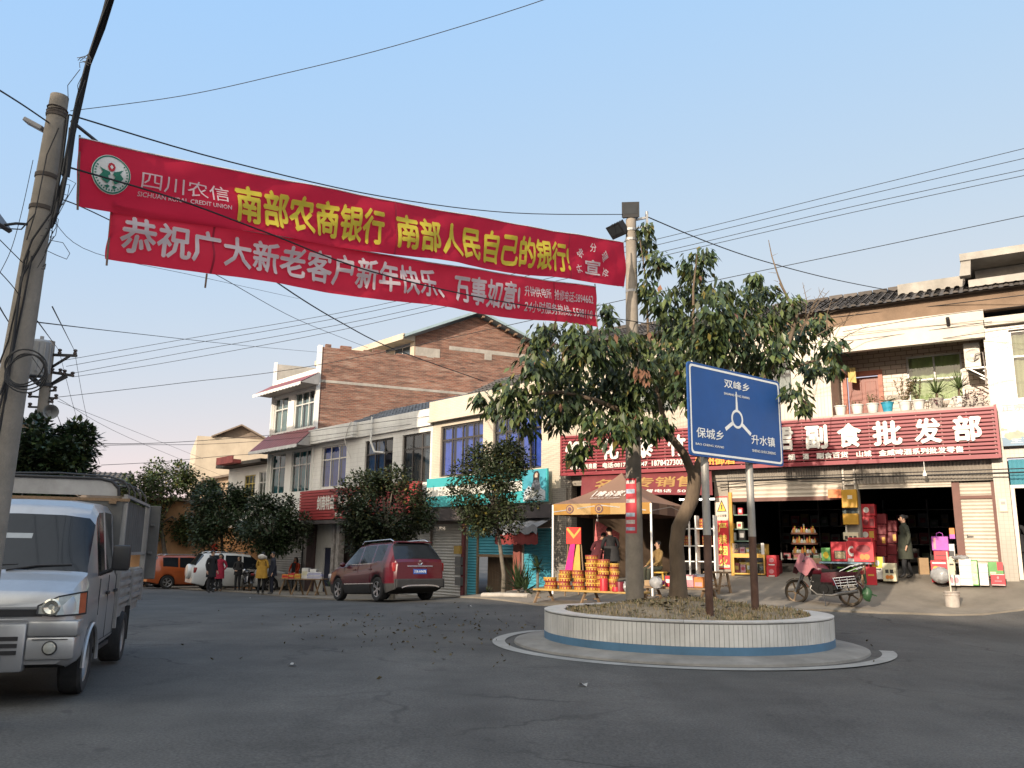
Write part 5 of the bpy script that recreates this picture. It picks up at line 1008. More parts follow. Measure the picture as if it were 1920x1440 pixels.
# tall brick house with gable behind
B2 = Frame(P(780, 625, 50), (.92, .39)); r4 = thing('house', 'tall unfinished red brick house with a pitched blue edged roof behind the row', 'building', B2.o, B2.rz)
mb = MB(); gp = [(0, 3), (8.6, 3), (8.6, 14.7), (3.98, 16.35), (0, 14.6)]; mb.prism(gp, 0, .25); mb.build('gable_wall', brick, r4)
mb = MB(); mb.box(.0, 1.6, -.03, -.002, 13.3, 13.9); mb.box(2.2, 8.4, -.02, -.002, 13.95, 14.2); mb.box(4.6, 5.1, -.025, -.002, 13.55, 13.95); mb.build('cement_patch', concrete, r4)
mb = MB(); mb.T = Matrix.Rotation(FL.rz - B2.rz, 4, 'Z')
mb.box(-11, -.05, -.9, 0, 14.25, 14.62); mb.box(-11, -.05, .3, .5, 3, 14.2); mb.box(-.5, -.06, -.05, .35, 3, 14.24); mb.box(-11, -.5, .0, .3, 12.5, 13.1); mb.build('front_slab', M('cream_concrete', (.42, .36, .28), .8, .2, 1.5, dirt=.4), r4)
for k in range(3): mb = MB(); mb.T = Matrix.Rotation(FL.rz - B2.rz, 4, 'Z'); a = -2.6 - 3 * k; mb.box(a, a + 1.8, .22, .29, 13.15, 14.2); o = mb.build('window', MATS['aluminium_frame'], r4); mb = MB(); mb.T = Matrix.Rotation(FL.rz - B2.rz, 4, 'Z'); mb.box(a + .08, a + .86, .20, .215, 13.2, 14.15); mb.box(a + .94, a + 1.72, .20, .215, 13.2, 14.15); mb.build('pane', glass('dark_pane'), o)
mb = MB(); th = .16
for (a, b_) in (((-.9, 14.45), (3.98, 16.62)), ((9.2, 14.62), (3.98, 16.62))):
    mb.quad((a[0], -.7, a[1]), (b_[0], -.7, b_[1]), (b_[0], 9, b_[1]), (a[0], 9, a[1])); mb.quad((a[0], -.7, a[1] - th), (b_[0], -.7, b_[1] - th), (b_[0], 9, b_[1] - th), (a[0], 9, a[1] - th)); mb.quad((a[0], -.7, a[1]), (b_[0], -.7, b_[1]), (b_[0], -.7, b_[1] - th), (a[0], -.7, a[1] - th))
mb.build('roof', M('roof_blue_edge', (.22, .30, .33), .5, .15, 2, dirt=.3), r4, recalc=False)
mb = MB()
for k in range(9):
    t = k / 8; x, z = (4.2 + 4.6 * t, 16.28 - 1.75 * t); mb.box(x, x + .14, -.6, .0, z - .12, z)
mb.build('rafter_end', M('old_timber', (.18, .12, .08), .9), r4)
mb = MB(); mb.T = Matrix.Rotation(FL.rz - B2.rz, 4, 'Z'); mb.box(-11, -10.8, .5, 9, 3, 14.2); mb.build('back_wall', brick, r4)

# lower house between white house and far wall
r5 = thing('house', 'low pale house with yellow window and small red canopy beside the white house', 'building', FL.o, FL.rz)
mb = MB(); wall(mb, -27.5, -22.1, -1, 6.0, .3, .5, [(-25.3, -23.95, 4.3, 5.5), (-23.5, -22.2, 3.9, 5.6)]); mb.build('front_wall', white_r, r5)
window(r5, -25.3, -23.95, 4.3, 5.5, .35, M('frame_yellow', (.45, .36, .10), .6), 3, .6, curt_g, back=M('room_yellow', (.35, .28, .08), .9)); window(r5, -23.5, -22.2, 3.9, 5.6, .35, wfr, 3, .66, curt_g)
mb = MB(); mb.box(-27.8, -22.0, -.4, .6, 6.02, 6.2); mb.quad((-27.8, .6, 6.2), (-22.0, .6, 6.2), (-22.0, 5, 7.6), (-27.8, 5, 7.6)); mb.build('roof', roofm, r5, recalc=False)
mb = MB(); mb.box(-26.6, -24.4, -.9, -.41, 6.1, 6.3); mb.box(-26.6, -24.4, -.9, -.85, 6.3, 6.5); mb.build('canopy', M('canopy_red', (.30, .07, .06), .7, .3, 3), r5)
mb = MB(); mb.box(-27.5, -27.3, .5, 7, -1, 6); mb.build('side_wall', brick, r5)
mb = MB(); mb.box(-27.5, -22.1, .0, .299, -1, 2.6); mb.build('ground_wall', M('ochre_wall', (.36, .18, .07), .85, .3, 2), r5)
# far pale house
FD = Frame((P(370, 818, 62).x, 62), (.92, .39)); r6 = thing('house', 'far pale plastered house with a blank end wall and low gables on top', 'building', FD.o, FD.rz)
farp = M('far_plaster', (.42, .36, .28), .9, .15, .8, dirt=.5, dcol=(.28, .23, .18), bump=.2)
mb = MB(); mb.box(0, 9, 0, 12, -2, 9.75); mb.build('wall', farp, r6)
mb = MB()
for a, b_, c in ((1.2, 5.0, .95), (5.6, 10, 1.15)): mb.prism([(a, 9.76), (b_, 9.76), ((a + b_) / 2, 9.76 + c)], .3, 12); mb.beam((a - .2, .1, 9.74), ((a + b_) / 2, .1, 9.82 + c), .8, .1); mb.beam((b_ + .2, .1, 9.74), ((a + b_) / 2, .1, 9.82 + c), .8, .1)
mb.build('roof', M('far_roof', (.20, .16, .13), .9, .2, 2), r6)
mb = MB(); mb.box(5.6, 7.0, -.02, -.001, 8.35, 8.65); mb.build('vent', dark_void, r6)
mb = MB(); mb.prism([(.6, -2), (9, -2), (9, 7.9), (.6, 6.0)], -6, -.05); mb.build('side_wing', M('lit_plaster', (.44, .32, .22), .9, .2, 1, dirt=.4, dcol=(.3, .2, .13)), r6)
mb = MB(); mb.beam((.3, -3.2, 6.0), (9, -3.2, 8.0), 6.2, .14); mb.build('wing_roof', MATS['far_roof'], r6)
# far lit shop front at the end of the street
FE = Frame((P(300, 1050, 50).x, 50.5), (.92, .39)); r7 = thing('house', 'sunlit ochre house front with red doorway signs at the end of the street', 'building', FE.o, FE.rz)
mb = MB(); mb.box(-14, 7.8, 0, 6, -2, 4.2); mb.build('wall', M('lit_ochre', (.42, .24, .12), .85, .25, 1.5, dirt=.4), r7)
mb = MB(); mb.box(-14.2, 8, -.6, 6.4, 4.21, 4.4); mb.build('roof', MATS['far_roof'], r7)
for u in (3.2, 4.5, 6.2): mb = MB(); mb.box(u, u + .9, -.03, -.002, -1.5, 1.1); mb.build('door', M('door_dull', (.15, .10, .06), .8, .3, 3), r7)
for u, z in ((2.6, .9), (5.5, .8), (5.6, -.3), (7.1, .9)): mb = MB(); mb.box(u, u + .55, -.12, -.035, z, z + .8); mb.build('door_sign', M('door_sign_red', (.55, .05, .025), .7, .2, 4), r7)
# tiled roof house far left, pale house behind the pole
FG = Frame((-27.6, 49), (.95, .30)); r8 = thing('house', 'far low house with dark tiled roof and white framed windows behind the truck', 'building', FG.o, FG.rz)
mb = MB(); wall(mb, -9, 4.2, -2, 4.9, 0, .2, [(k * 1.45 - 4.6, k * 1.45 - 3.5, 3.9, 4.7) for k in range(6)]); mb.build('wall', white_r, r8)
for k in range(6): window(r8, k * 1.45 - 4.6, k * 1.45 - 3.5, 3.9, 4.7, .05, wfr, 2, .5)
mb = MB(); tile_roof(mb, -9.3, 4.5, -.5, 5.0, 3.2, 6.1, .3, rows=7); mb.quad((-9.3, 3.2, 6.1), (4.5, 3.2, 6.1), (4.5, 7, 4.8), (-9.3, 7, 4.8)); mb.build('roof', roofm, r8)
FH = Frame((-24.6, 39), (.95, .30)); r9 = thing('house', 'narrow pale house corner with a sloping roof seen just behind the near pole', 'building', FH.o, FH.rz)
mb = MB(); mb.prism([(-3, -2), (1.0, -2), (1.0, 7.35), (.2, 7.75), (-3, 7.2)], 0, 4); mb.build('wall', farp, r9); mb = MB(); mb.beam((1.15, 2, 7.32), (.15, 2, 7.85), 4.4, .1); mb.beam((.15, 2, 7.85), (-3, 2, 7.3), 4.4, .1); mb.build('roof', MATS['far_roof'], r9)

# houses across the street and behind the camera: they shade the junction
def plain_house(name, label, o, dx, u0, u1, dep, h, floors):
    f = Frame(o, dx); t = thing(name, label, 'building', f.o, f.rz); mb = MB(); n = int((u1 - u0) / 3.2); hs = []
    for k in range(n):
        for q in range(1, floors): a = u0 + (k + .25) * (u1 - u0) / n; hs.append((a, a + 1.7, q * h / floors + .9, q * h / floors + 2.3))
    wall(mb, u0, u1, -1.5, h, 0, .25, hs); mb.box(u0, u1, .5, dep, -1.5, h - .05); mb.box(u0, u0 + .2, .251, .499, -1.5, h - .05); mb.box(u1 - .2, u1, .251, .499, -1.5, h - .05); mb.build('wall', white_r, t)
    for hh in hs: mb = MB(); mb.box(hh[0], hh[1], .1, .14, hh[2], hh[3]); mb.build('window', glass('dark_pane'), t)
    mb = MB(); mb.box(u0 - .3, u1 + .3, -.4, dep + .3, h, h + .25); mb.build('roof', concrete, t); return t
plain_house('house', 'tall pale house across the street facing the white three storey house', (-12.5, 15.2), (-.67, .74), 3.4, 22, 9, 13.4, 4)
plain_house('house', 'two storey pale house across the street, nearer the junction', (-12.5, 15.2), (-.67, .74), -2.5, 3.3, 9, 8.0, 2)
plain_house('house', 'three storey pale house behind the camera beside the junction', (-30, -4.5), (-.83, .55), -62, -15.0, 9, 12.3, 4)
plain_house('house', 'lower pale house behind the camera at the corner', (-30, -4.5), (-.83, .55), -15.0, -2.0, 9, 11.6, 3)
# ================================================================ vehicles
def interp(tab, x):
    if x <= tab[0][0]: return tab[0][1]
    for (a, va), (b, vb) in zip(tab, tab[1:]):
        if x <= b: t = (x - a) / (b - a) if b > a else 0; return va + (vb - va) * t
    return tab[-1][1]
tyre_m = M('tyre', (.020, .020, .021), .85, .25, 12, dirt=.35, dcol=(.10, .09, .08)); rim_m = M('alloy', (.45, .45, .46), .3, .1, 5, metal=.8, dirt=.25, dcol=(.2, .18, .16)); hub_dark = M('hub_dark', (.03, .03, .03), .6)
car_glass = M('car_glass', (.016, .019, .023), .07, .2, 2, spec=.28); under_m = M('underbody', (.012, .012, .012), .9)
def wheel(parent, x, y, r, w_, side, spokes=5, steel_rim=False, rimm=None):
    mb = MB(); mb.T = Matrix.Translation((x, y, r)) @ Matrix.Rotation(R_(90) * side, 4, 'X')      # local +z outward
    h = w_ / 2; mb.lathe([(r * .64, -h), (r * .93, -h), (r, -h * .7), (r, h * .7), (r * .93, h), (r * .70, h), (r * .64, h * .9)], n=32)
    o = mb.build('wheel', tyre_m, parent, smooth=True)
    mb = MB(); mb.T = Matrix.Translation((x, y, r)) @ Matrix.Rotation(R_(90) * side, 4, 'X')
    mb.lathe([(r * .65, -h * .8), (r * .66, h * .92), (r * .60, h * .86), (r * .56, h * .3), (.0, h * .2)] if not steel_rim else [(r * .65, -h * .8), (r * .66, h * .92), (r * .58, h * .8), (r * .52, h * .2), (r * .30, h * .35), (r * .22, h * .75), (0, h * .8)], n=32, mf=lambda i: 1 if (i >= 3 and not steel_rim) else 0)
    if not steel_rim:
        for k in range(spokes):
            a = 2 * math.pi * k / spokes; c, s_ = math.cos(a), math.sin(a)
            for off in (-.09, .09):
                c2, s2 = math.cos(a + off * 1.6), math.sin(a + off * 1.6); p, q = Vector((r * .12 * c, r * .12 * s_, h * .75)), Vector((r * .6 * c2, r * .6 * s2, h * .86)); mb.beam(p, q, r * .085, .02)
        mb.lathe([(0, h * .86), (r * .13, h * .82), (r * .14, h * .6)], n=16)
    else:
        for k in range(8): a = k * math.pi / 4; mb.cyl((r * .41 * math.cos(a), r * .41 * math.sin(a), h * .2), (r * .41 * math.cos(a), r * .41 * math.sin(a), h * .34), r * .05, n=8, m=1)
    mb.build('rim', [rimm or rim_m, hub_dark], o, smooth=True); return o
def car_body(root, L_, tabs, arches, wins, screens, paint, clad=None, clad_z=.0, seg=.05):
    """tabs: zb, hw, zbelt, zroof, rw as (x, value) tables; x runs from the nose (0) to the tail (L)"""
    xs_ = sorted({round(v, 3) for v in [i * seg for i in range(int(L_ / seg) + 1)] + [L_] + [e for a in wins for e in a[:2]] + [e for a in screens for e in a[:2]] + [p[0] for t in tabs.values() for p in t if 0 <= p[0] <= L_]})
    rows = []
    for x in xs_:
        zb, hw, zl, zr, rw = (interp(tabs[k], x) for k in ('zb', 'hw', 'zbelt', 'zroof', 'rw'))
        zs = zb
        for xa, ra, za in arches:
            if abs(x - xa) < ra: zs = max(zs, za + math.sqrt(ra * ra - (x - xa) ** 2))
        cl = max(zs + .05, clad_z); zm = max(cl + .03, zl - .30)
        rows.append((x, [(0, zb), (hw * .80, zb), (hw * .93, zs), (hw * .985, max(zs + .02, min(cl - .02, zs + .12))), (hw * 1.0, cl), (hw * 1.005, zm), (hw * .985, zl - .06), (hw * .955, zl), (rw + (hw * .955 - rw) * .12, zl + (zr - zl) * .86), (rw * .93, zl + (zr - zl) * .97), (rw * .6, zr + .01), (0, zr + .018)]))
    G_ = {'body': MB(), 'side_window': {}, 'screen': {}}
    keep = {}
    for (x0, r0_), (x1, r1_) in zip(rows, rows[1:]):
        xm = (x0 + x1) / 2
        for j in range(11):
            for s_ in (1, -1):
                q = [(x0, s_ * r0_[j][0], r0_[j][1]), (x1, s_ * r1_[j][0], r1_[j][1]), (x1, s_ * r1_[j + 1][0], r1_[j + 1][1]), (x0, s_ * r0_[j + 1][0], r0_[j + 1][1])]
                if s_ < 0: q = q[::-1]
                tgt, m_ = G_['body'], 0
                if j <= 3: m_ = 1 if j >= 2 else 2
                if j == 7:
                    for a in wins:
                        if a[0] <= xm <= a[1]: tgt, m_ = G_['side_window'].setdefault((a, s_), MB()), 0
                if j >= 8:
                    for a in screens:
                        if a[0] <= xm <= a[1] and j >= (a[3] if len(a) > 3 else 8): tgt, m_ = G_['screen'].setdefault(a, MB()), 0
                tgt.quad(*q, m_)
    for k, flip in ((0, 1), (-1, 0)):
        x, r_ = rows[k]
        for j in range(11):
            a, b_ = r_[j], r_[j + 1]; G_['body'].quad((x, -a[0], a[1]), (x, a[0], a[1]), (x, b_[0], b_[1]), (x, -b_[0], b_[1]), 0 if j > 3 else (1 if j >= 2 else 2))
    bm = G_['body'].bm; bmesh.ops.remove_doubles(bm, verts=bm.verts, dist=1e-4); bmesh.ops.dissolve_degenerate(bm, edges=bm.edges, dist=1e-5)
    o = G_['body'].build('body', [paint, clad or paint, under_m], root, smooth=True, sharp=38)
    for mb in G_['side_window'].values(): bmesh.ops.remove_doubles(mb.bm, verts=mb.bm.verts, dist=1e-4); mb.build('side_window', car_glass, root, smooth=True)
    for a, mb in G_['screen'].items(): bmesh.ops.remove_doubles(mb.bm, verts=mb.bm.verts, dist=1e-4); mb.build(a[2], car_glass, root, smooth=True)
    return o
def plate(parent, x, y, z, body, flip, rx=0, w_=.44, h_=.14):
    s_ = 1 if flip else -1; mb = MB(); mb.box(min(x, x + .008 * s_), max(x, x + .008 * s_), y - w_ / 2, y + w_ / 2, z - h_ / 2, z + h_ / 2)
    mb.text(body, lambda a, b_, c: (x + (.011 + c) * s_, y + (a if flip else -a), z + b_), 1, fit=(-w_ * .45, w_ * .45, -h_ * .34, h_ * .34), bold=.02); return mb.build('licence_plate', [M('plate_blue', (.02, .08, .32), .4, .1, 4), M('plate_white', (.6, .62, .65), .4, .05, 4)], parent, recalc=False)
def suv(name, label, pos, rear_dir, paint, L_=4.6, H=1.70, W=.89, spare=False, clad=True, plate_txt=None, sedan=False, detail=True, group=None):
    rz = math.atan2(rear_dir[1], rear_dir[0]); base = Vector((pos[0], pos[1], gz(*pos[:2])))
    t = thing(name, label, 'car', base - Vector((math.cos(rz), math.sin(rz), 0)) * (L_ / 2), rz, group)
    fz, bz = (gz(base.x - math.cos(rz) * 1.4, base.y - math.sin(rz) * 1.4), gz(base.x + math.cos(rz) * 1.4, base.y + math.sin(rz) * 1.4)); pt_ = math.atan2(bz - fz, 2.8); t.rotation_euler = (0, -pt_, rz); t.location.z = (fz + bz) / 2 - math.tan(pt_) * L_ / 2 + .01
    xf, xr = .86, L_ - .98; r = .345 if not sedan else .31; k = H / 1.7
    if sedan:
        zroof = [(0, .70), (.15, .78), (1.15, .98), (1.30, 1.02), (2.0, H - .03), (2.6, H), (3.3, H - .05), (L_ - .72, 1.12), (L_ - .1, 1.02), (L_, .98)]; zbelt = [(0, .66), (.15, .74), (1.1, .93), (2.5, .97), (L_ - .7, 1.0), (L_ - .1, .97), (L_, .93)]
        rw = [(0, .5), (.3, .70), (1.2, .72), (1.9, .58), (3.2, .58), (L_ - .7, .68), (L_, .6)]; wins = [(1.62, 2.42), (2.50, 3.35)]; scr = [(1.32, 2.0, 'windscreen', 8), (3.32, L_ - .74, 'rear_window', 8)]; hw = [(0, .62), (.25, W * .93), (.9, W), (L_ - .8, W), (L_ - .2, W * .94), (L_, W * .86)]
    else:
        zroof = [(0, .80), (.12, .92), (1.0, 1.08 * k), (1.12, 1.12 * k), (1.85, H - .06), (2.5, H), (L_ - .85, H - .02), (L_ - .46, H - .06), (L_ - .10, 1.16), (L_, 1.08)]
        zbelt = [(0, .74), (.12, .86), (.95, 1.03), (2.4, 1.06), (L_ - .9, 1.14), (L_ - .10, 1.12), (L_, 1.02)]
        rw = [(0, .5), (.3, .70), (1.0, .74), (1.85, .62), (L_ - .85, .64), (L_ - .46, .64), (L_ - .1, .78), (L_, .74)]; wins = [(1.42, 2.22), (2.30, 3.05), (3.13, L_ - .70)]; scr = [(1.14, 1.86, 'windscreen', 8), (L_ - .455, L_ - .105, 'rear_window', 8)]; hw = [(0, .64), (.22, W * .92), (.8, W), (L_ - .6, W), (L_ - .25, W * .97), (L_ - .08, W * .92), (L_, W * .85)]
    tabs = dict(zb=[(0, .30), (.3, .22), (L_ - .5, .24), (L_, .36)], hw=hw, zbelt=zbelt, zroof=zroof, rw=rw)
    car_body(t, L_, tabs, [(xf, r + .06, r * .9), (xr, r + .06, r * .9)], wins, scr, paint, M('black_cladding', (.025, .025, .026), .7, .2, 5) if clad else None, .50 if clad else 0)
    mb = MB(); mb.box(.5, L_ - .5, -W * .8, W * .8, .2, .62); mb.build('underbody', under_m, t)
    for x in (xf, xr):
        for s_ in (-1, 1): wheel(t, x, s_ * (W - .12), r, .22, -s_)
    chr_ = M('chrome_trim', (.55, .55, .55), .25, .05, 4, metal=.9)
    for s_ in (-1, 1):
        mb = MB(); mb.ell((1.40, s_ * (W + .09), 1.08 * (1 if not sedan else .9)), (.07, .10, .075), 10, 8); mb.build('mirror', paint, t, smooth=True)
        mb = MB()
        for xh in ((1.95, 2.95) if not sedan else (2.2, 3.1)): mb.box(xh, xh + .18, s_ * (W + .005) - .012, s_ * (W + .005) + .012, .90, .93)
        mb.build('door_handle', paint if not sedan else chr_, t)
        mb = MB(); mb.obox((L_ - .13, s_ * (W * .865), .95), (.20, .13, .26)); mb.build('tail_lamp', M('tail_lamp', (.22, .02, .02), .2, .2, 5, coat=.5), t, bevel=.03, smooth=True)
        mb = MB(); mb.obox((.14, s_ * (W * .80), .76), (.22, .22, .15)); mb.build('headlamp', M('head_lamp', (.5, .5, .52), .1, .1, 5, coat=.5), t, bevel=.03, smooth=True)
    if not sedan:
        for s_ in (-1, 1): mb = MB(); mb.tube([(1.95, s_ * .58, H - .02), (2.1, s_ * .58, H + .06), (3.7, s_ * .58, H + .055), (3.9, s_ * .58, H - .01)], .018, 8); mb.build('roof_rail', chr_, t, smooth=True)
    if detail:
        for s_ in (-1, 1):
            mb = MB(); mb.box(1.35, 1.36, s_ * W * .99 - .004, s_ * W * .99 + .012, .45, 1.02); mb.box(2.25, 2.258, s_ * W - .002, s_ * W + .0065, .45, 1.04); mb.box(3.08, 3.088, s_ * W - .002, s_ * W + .0065, .45, 1.06); mb.build('door_gap', M('gap_dark', (.05, .008, .01), .7), t)
            mb = MB(); mb.box(1.35, 3.25, s_ * W * .99 - .01, s_ * W * .99 + .02, .49, .52); mb.box(1.45, L_ - .75, s_ * W * .962 - .01, s_ * W * .962 + .008, 1.065, 1.085); mb.build('trim_strip', chr_, t)
        mb = MB(); mb.box(L_ - .02, L_ + .05, -W * .88, W * .88, .38, .60); mb.box(L_ - .04, L_ + .02, -W * .93, W * .93, .36, .62); mb.build('rear_bumper', MATS['black_cladding'], t, bevel=.02)
        mb = MB(); mb.grid(lambda a, b_: (L_ + .055, -.62 + 1.24 * a, .42 + .035 * b_ - .06 * (abs(2 * a - 1) ** 4)), 20, 1); mb.build('skid_strip', chr_, t, recalc=False)
        mb = MB(); mb.box(L_ - .01, L_ + .02, -.42, .42, .955, .985); mb.build('chrome_strip', chr_, t, bevel=.008)
        mb = MB(); mb.T = Matrix.Translation((L_ - .01, 0, 1.07)) @ Matrix.Rotation(R_(75), 4, 'Y'); mb.lathe([(.045, 0), (.07, .012), (.075, 0)], n=20); mb.tube([(-.05, .02, .01), (0, -.02, .012), (0, .02, .012), (.05, -.02, .01)], .008, 5); mb.build('emblem', chr_, t, smooth=True)
        mb = MB(); mb.tube([(3.4, 0, H), (3.5, 0, H + .15)], .008, 5); mb.build('antenna', black_metal, t)
        mb = MB(); mb.box(L_ - .52, L_ - .36, -.62, .62, H - .05, H - .01); mb.build('spoiler', paint, t, bevel=.015)
    if plate_txt: plate(t, L_ + .001, 0, .82, plate_txt, True)
    if spare:
        mb = MB(); mb.T = Matrix.Translation((L_ + .06, .1, .88)) @ Matrix.Rotation(R_(90), 4, 'Y'); mb.lathe([(0, .11), (.22, .11), (.32, .07), (.345, 0), (.32, -.09), (0, -.09)], n=28); mb.build('spare_wheel_cover', paint, t, smooth=True)
    return t
red_paint = M('paint_red', (.062, .003, .008), .35, .06, 1.5, coat=.45, spec=.3, dirt=.1, dcol=(.10, .05, .045)); white_car = M('paint_white', (.55, .55, .54), .3, .05, 1.5, coat=.6, dirt=.15, dcol=(.3, .28, .25)); orange_paint = M('paint_orange', (.34, .075, .018), .3, .06, 1.5, coat=.7)
suv('parked_car', 'dark red SUV with chrome roof rails parked under the street tree', (-3.88, 26.2), (.60, -.80), red_paint, L_=4.42, plate_txt='川R·H9478')
suv('parked_car', 'white SUV with a spare wheel cover on its tailgate behind the standing people', (-13.2, 41.2), (-.85, -.53), white_car, L_=4.5, H=1.76, spare=True, clad=False, detail=False)
suv('parked_car', 'orange SUV parked between the white SUV and the white sedan', (-17.2, 45.6), (-.80, -.60), orange_paint, clad=False, detail=False)
suv('parked_car', 'low white sedan, farthest of the parked cars', (-19.8, 49.5), (-.78, -.62), white_car, L_=4.5, H=1.46, sedan=True, clad=False, detail=False)

# ---------------------------------------------------------------- silver double cab truck
TR = Vector((-4.70, 7.62, 0)); tv = Vector((-.30, .954, 0)).normalized(); trz = math.atan2(tv.y, tv.x)
tk = thing('truck', 'silver double cab light truck with a hooped cargo bed parked at the left', 'truck', TR + Vector((0, 0, gz(-4.3, 8.6))), trz)
silver = M('paint_silver', (.37, .375, .385), .36, .07, 1.6, metal=.55, coat=.35, dirt=.45, dcol=(.20, .19, .18)); plas = M('plastic_black', (.02, .02, .022), .6, .2, 6)
tabs = dict(zb=[(0, .36), (.1, .32), (.4, .36), (2.12, .38)], hw=[(0, .70), (.06, .765), (.2, .80), (.7, .815), (2.12, .815)], zbelt=[(0, .86), (.06, .94), (.50, 1.08), (.9, 1.10), (2.12, 1.12)],
            zroof=[(0, .90), (.06, .98), (.25, 1.07), (.44, 1.13), (.50, 1.16), (.93, 1.70), (1.03, 1.80), (1.2, 1.86), (1.6, 1.885), (2.05, 1.88), (2.12, 1.84)], rw=[(0, .60), (.1, .70), (.46, .76), (.55, .74), (.95, .70), (1.2, .68), (2.12, .69)])
car_body(tk, 2.12, tabs, [(.70, .36, .28)], [(1.0, 1.46), (1.56, 2.0)], [(.50, .935, 'windscreen', 8)], silver, None, 0, seg=.04)
mb = MB(); mb.box(.3, 2.1, -.62, .62, .3, .6); mb.box(2.1, 4.6, -.35, .35, .42, .60); mb.box(2.1, 4.5, -.5, -.42, .5, .62); mb.build('chassis', under_m, tk)
for x, y, s_ in ((.70, -.70, 1), (.70, .70, -1), (3.16, -.70, 1), (3.16, .70, -1)): wheel(tk, x, y, .305, .20 if x < 1 else .24, s_, steel_rim=True, rimm=M('rim_steel', (.25, .25, .25), .5, .25, 8, metal=.5, dirt=.6, dcol=(.14, .10, .08)))
mb = MB(); mb.box(-.06, .08, -.40, .40, .30, .72); mb.box(-.05, .30, -.80, -.40, .40, .60); mb.box(-.05, .30, .40, .80, .40, .60); mb.box(-.045, .26, -.815, -.40, .60, .74); mb.box(-.045, .26, .40, .815, .60, .74); mb.build('front_bumper', silver, tk, bevel=.025, smooth=True)
mb = MB()
for z in (.47, .53, .59): mb.box(-.068, -.055, -.34, .34, z - .018, z + .018)
mb.box(-.012, .0, -.5, .5, .775, .835); mb.build('grille', plas, tk)
mb = MB(); mb.box(-.075, -.062, -.40, .40, .74, .76); mb.box(-.02, -.01, -.52, .52, .84, .865); mb.build('grille_bar', silver, tk, bevel=.004)
for s_ in (-1, 1):
    hp = [(-.015, s_ * .46), (-.01, s_ * .62), (.10, s_ * .775), (.20, s_ * .818)]
    mb = MB(); lo, hi = .775, .97
    V = [(p[0] - .028, p[1] * 1.012, lo + (.02 if i == 0 else .005 * i)) for i, p in enumerate(hp)], [(p[0] + .025 - .02, p[1] * 1.0, (hi - .10, hi - .02, hi + .01, hi + .015)[i]) for i, p in enumerate(hp)]
    for i in range(3): mb.quad(V[0][i], V[0][i + 1], V[1][i + 1], V[1][i], 0 if i < 2 else 1)
    h_ = mb.build('headlight', [M('headlight_lens', (.42, .42, .38), .08, .3, 14, coat=.8, metal=.3), M('indicator_lens', (.38, .10, .05), .15, .2, 9, coat=.6)], tk, smooth=True, recalc=False)
    mb = MB(); mb.T = Matrix.Translation((-.048, s_ * .575, .86)) @ Matrix.Rotation(R_(-90), 4, 'Y'); mb.lathe([(.025, .0), (.06, .012), (.075, .004), (.07, 0)], n=18); mb.build('reflector', M('reflector', (.55, .54, .48), .15, .1, 5, metal=.8), h_, smooth=True)
    mb = MB(); 
    for i in range(3): mb.beam(V[0][i], V[0][i + 1], .016, .016); mb.beam(V[1][i], V[1][i + 1], .012, .012)
    mb.beam(V[0][0], V[1][0], .016, .016); mb.beam(V[0][3], V[1][3], .012, .012); mb.build('bezel', plas, h_)
    mb = MB(); mb.T = Matrix.Translation((-.056, s_ * .60, .505)) @ Matrix.Rotation(R_(-90), 4, 'Y'); mb.lathe([(0, .008), (.05, .01), (.062, .004), (.062, -.01)], n=20, mf=lambda i: 0 if i < 2 else 1); mb.build('fog_lamp', [M('headlight_lens', (.4, .4, .4)), plas], tk, smooth=True)
    mb = MB(); mb.box(-.058, -.052, min(s_ * .45, s_ * .74), max(s_ * .45, s_ * .74), .575, .582); mb.build('bumper_line', plas, tk)
    mb = MB(); mb.obox((.97, s_ * .985, 1.29), (.10, .17, .26)); m_ = mb.build('mirror', plas, tk, bevel=.03, smooth=True); mb = MB(); mb.tube([(1.0, s_ * .79, 1.12), (.98, s_ * .88, 1.16), (.97, s_ * .95, 1.2)], .02, 8); mb.build('mirror_arm', plas, m_)
    mb = MB()
    for x in (1.51, 2.06): mb.box(x - .004, x + .004, s_ * .817 - .003, s_ * .817 + .004, .45, 1.10)
    mb.box(1.05, 2.06, s_ * .817 - .003, s_ * .817 + .004, .445, .452); mb.box(.93, .937, s_ * .8175 - .004, s_ * .8175 + .004, .72, 1.08); mb.build('door_gap', plas, tk)
    for x in (1.36, 1.93): mb = MB(); mb.box(x, x + .13, s_ * .83 - .012, s_ * .83 + .012, .90, .935); mb.build('door_handle', plas, tk, bevel=.006)
    mb = MB(); mb.tube([(.70 + .37 * math.cos(a), s_ * .822, .28 + .37 * math.sin(a)) for a in [math.pi * i / 16 for i in range(17)]], .02, 6); mb.build('wheel_arch', silver, tk, smooth=True)
    mb = MB(); mb.box(1.08, 2.05, min(s_ * .70, s_ * .80), max(s_ * .70, s_ * .80), .33, .37); mb.build('side_step', plas, tk)
mb = MB()
for y0 in (-.05, .42): mb.tube([(.475, y0, 1.175), (.52, y0 - .25, 1.215), (.545, y0 - .55, 1.225)], .011, 6)
mb.build('wiper', plas, tk)
mb = MB(); mb.quad((.735, .10, 1.475), (.735, -.18, 1.475), (.775, -.18, 1.525), (.775, .10, 1.525)); mb.build('paper_sticker', M('sticker_white', (.3, .32, .33), .6), tk, recalc=False)
plate(tk, -.066, 0, .375, '川R·K2757', False)
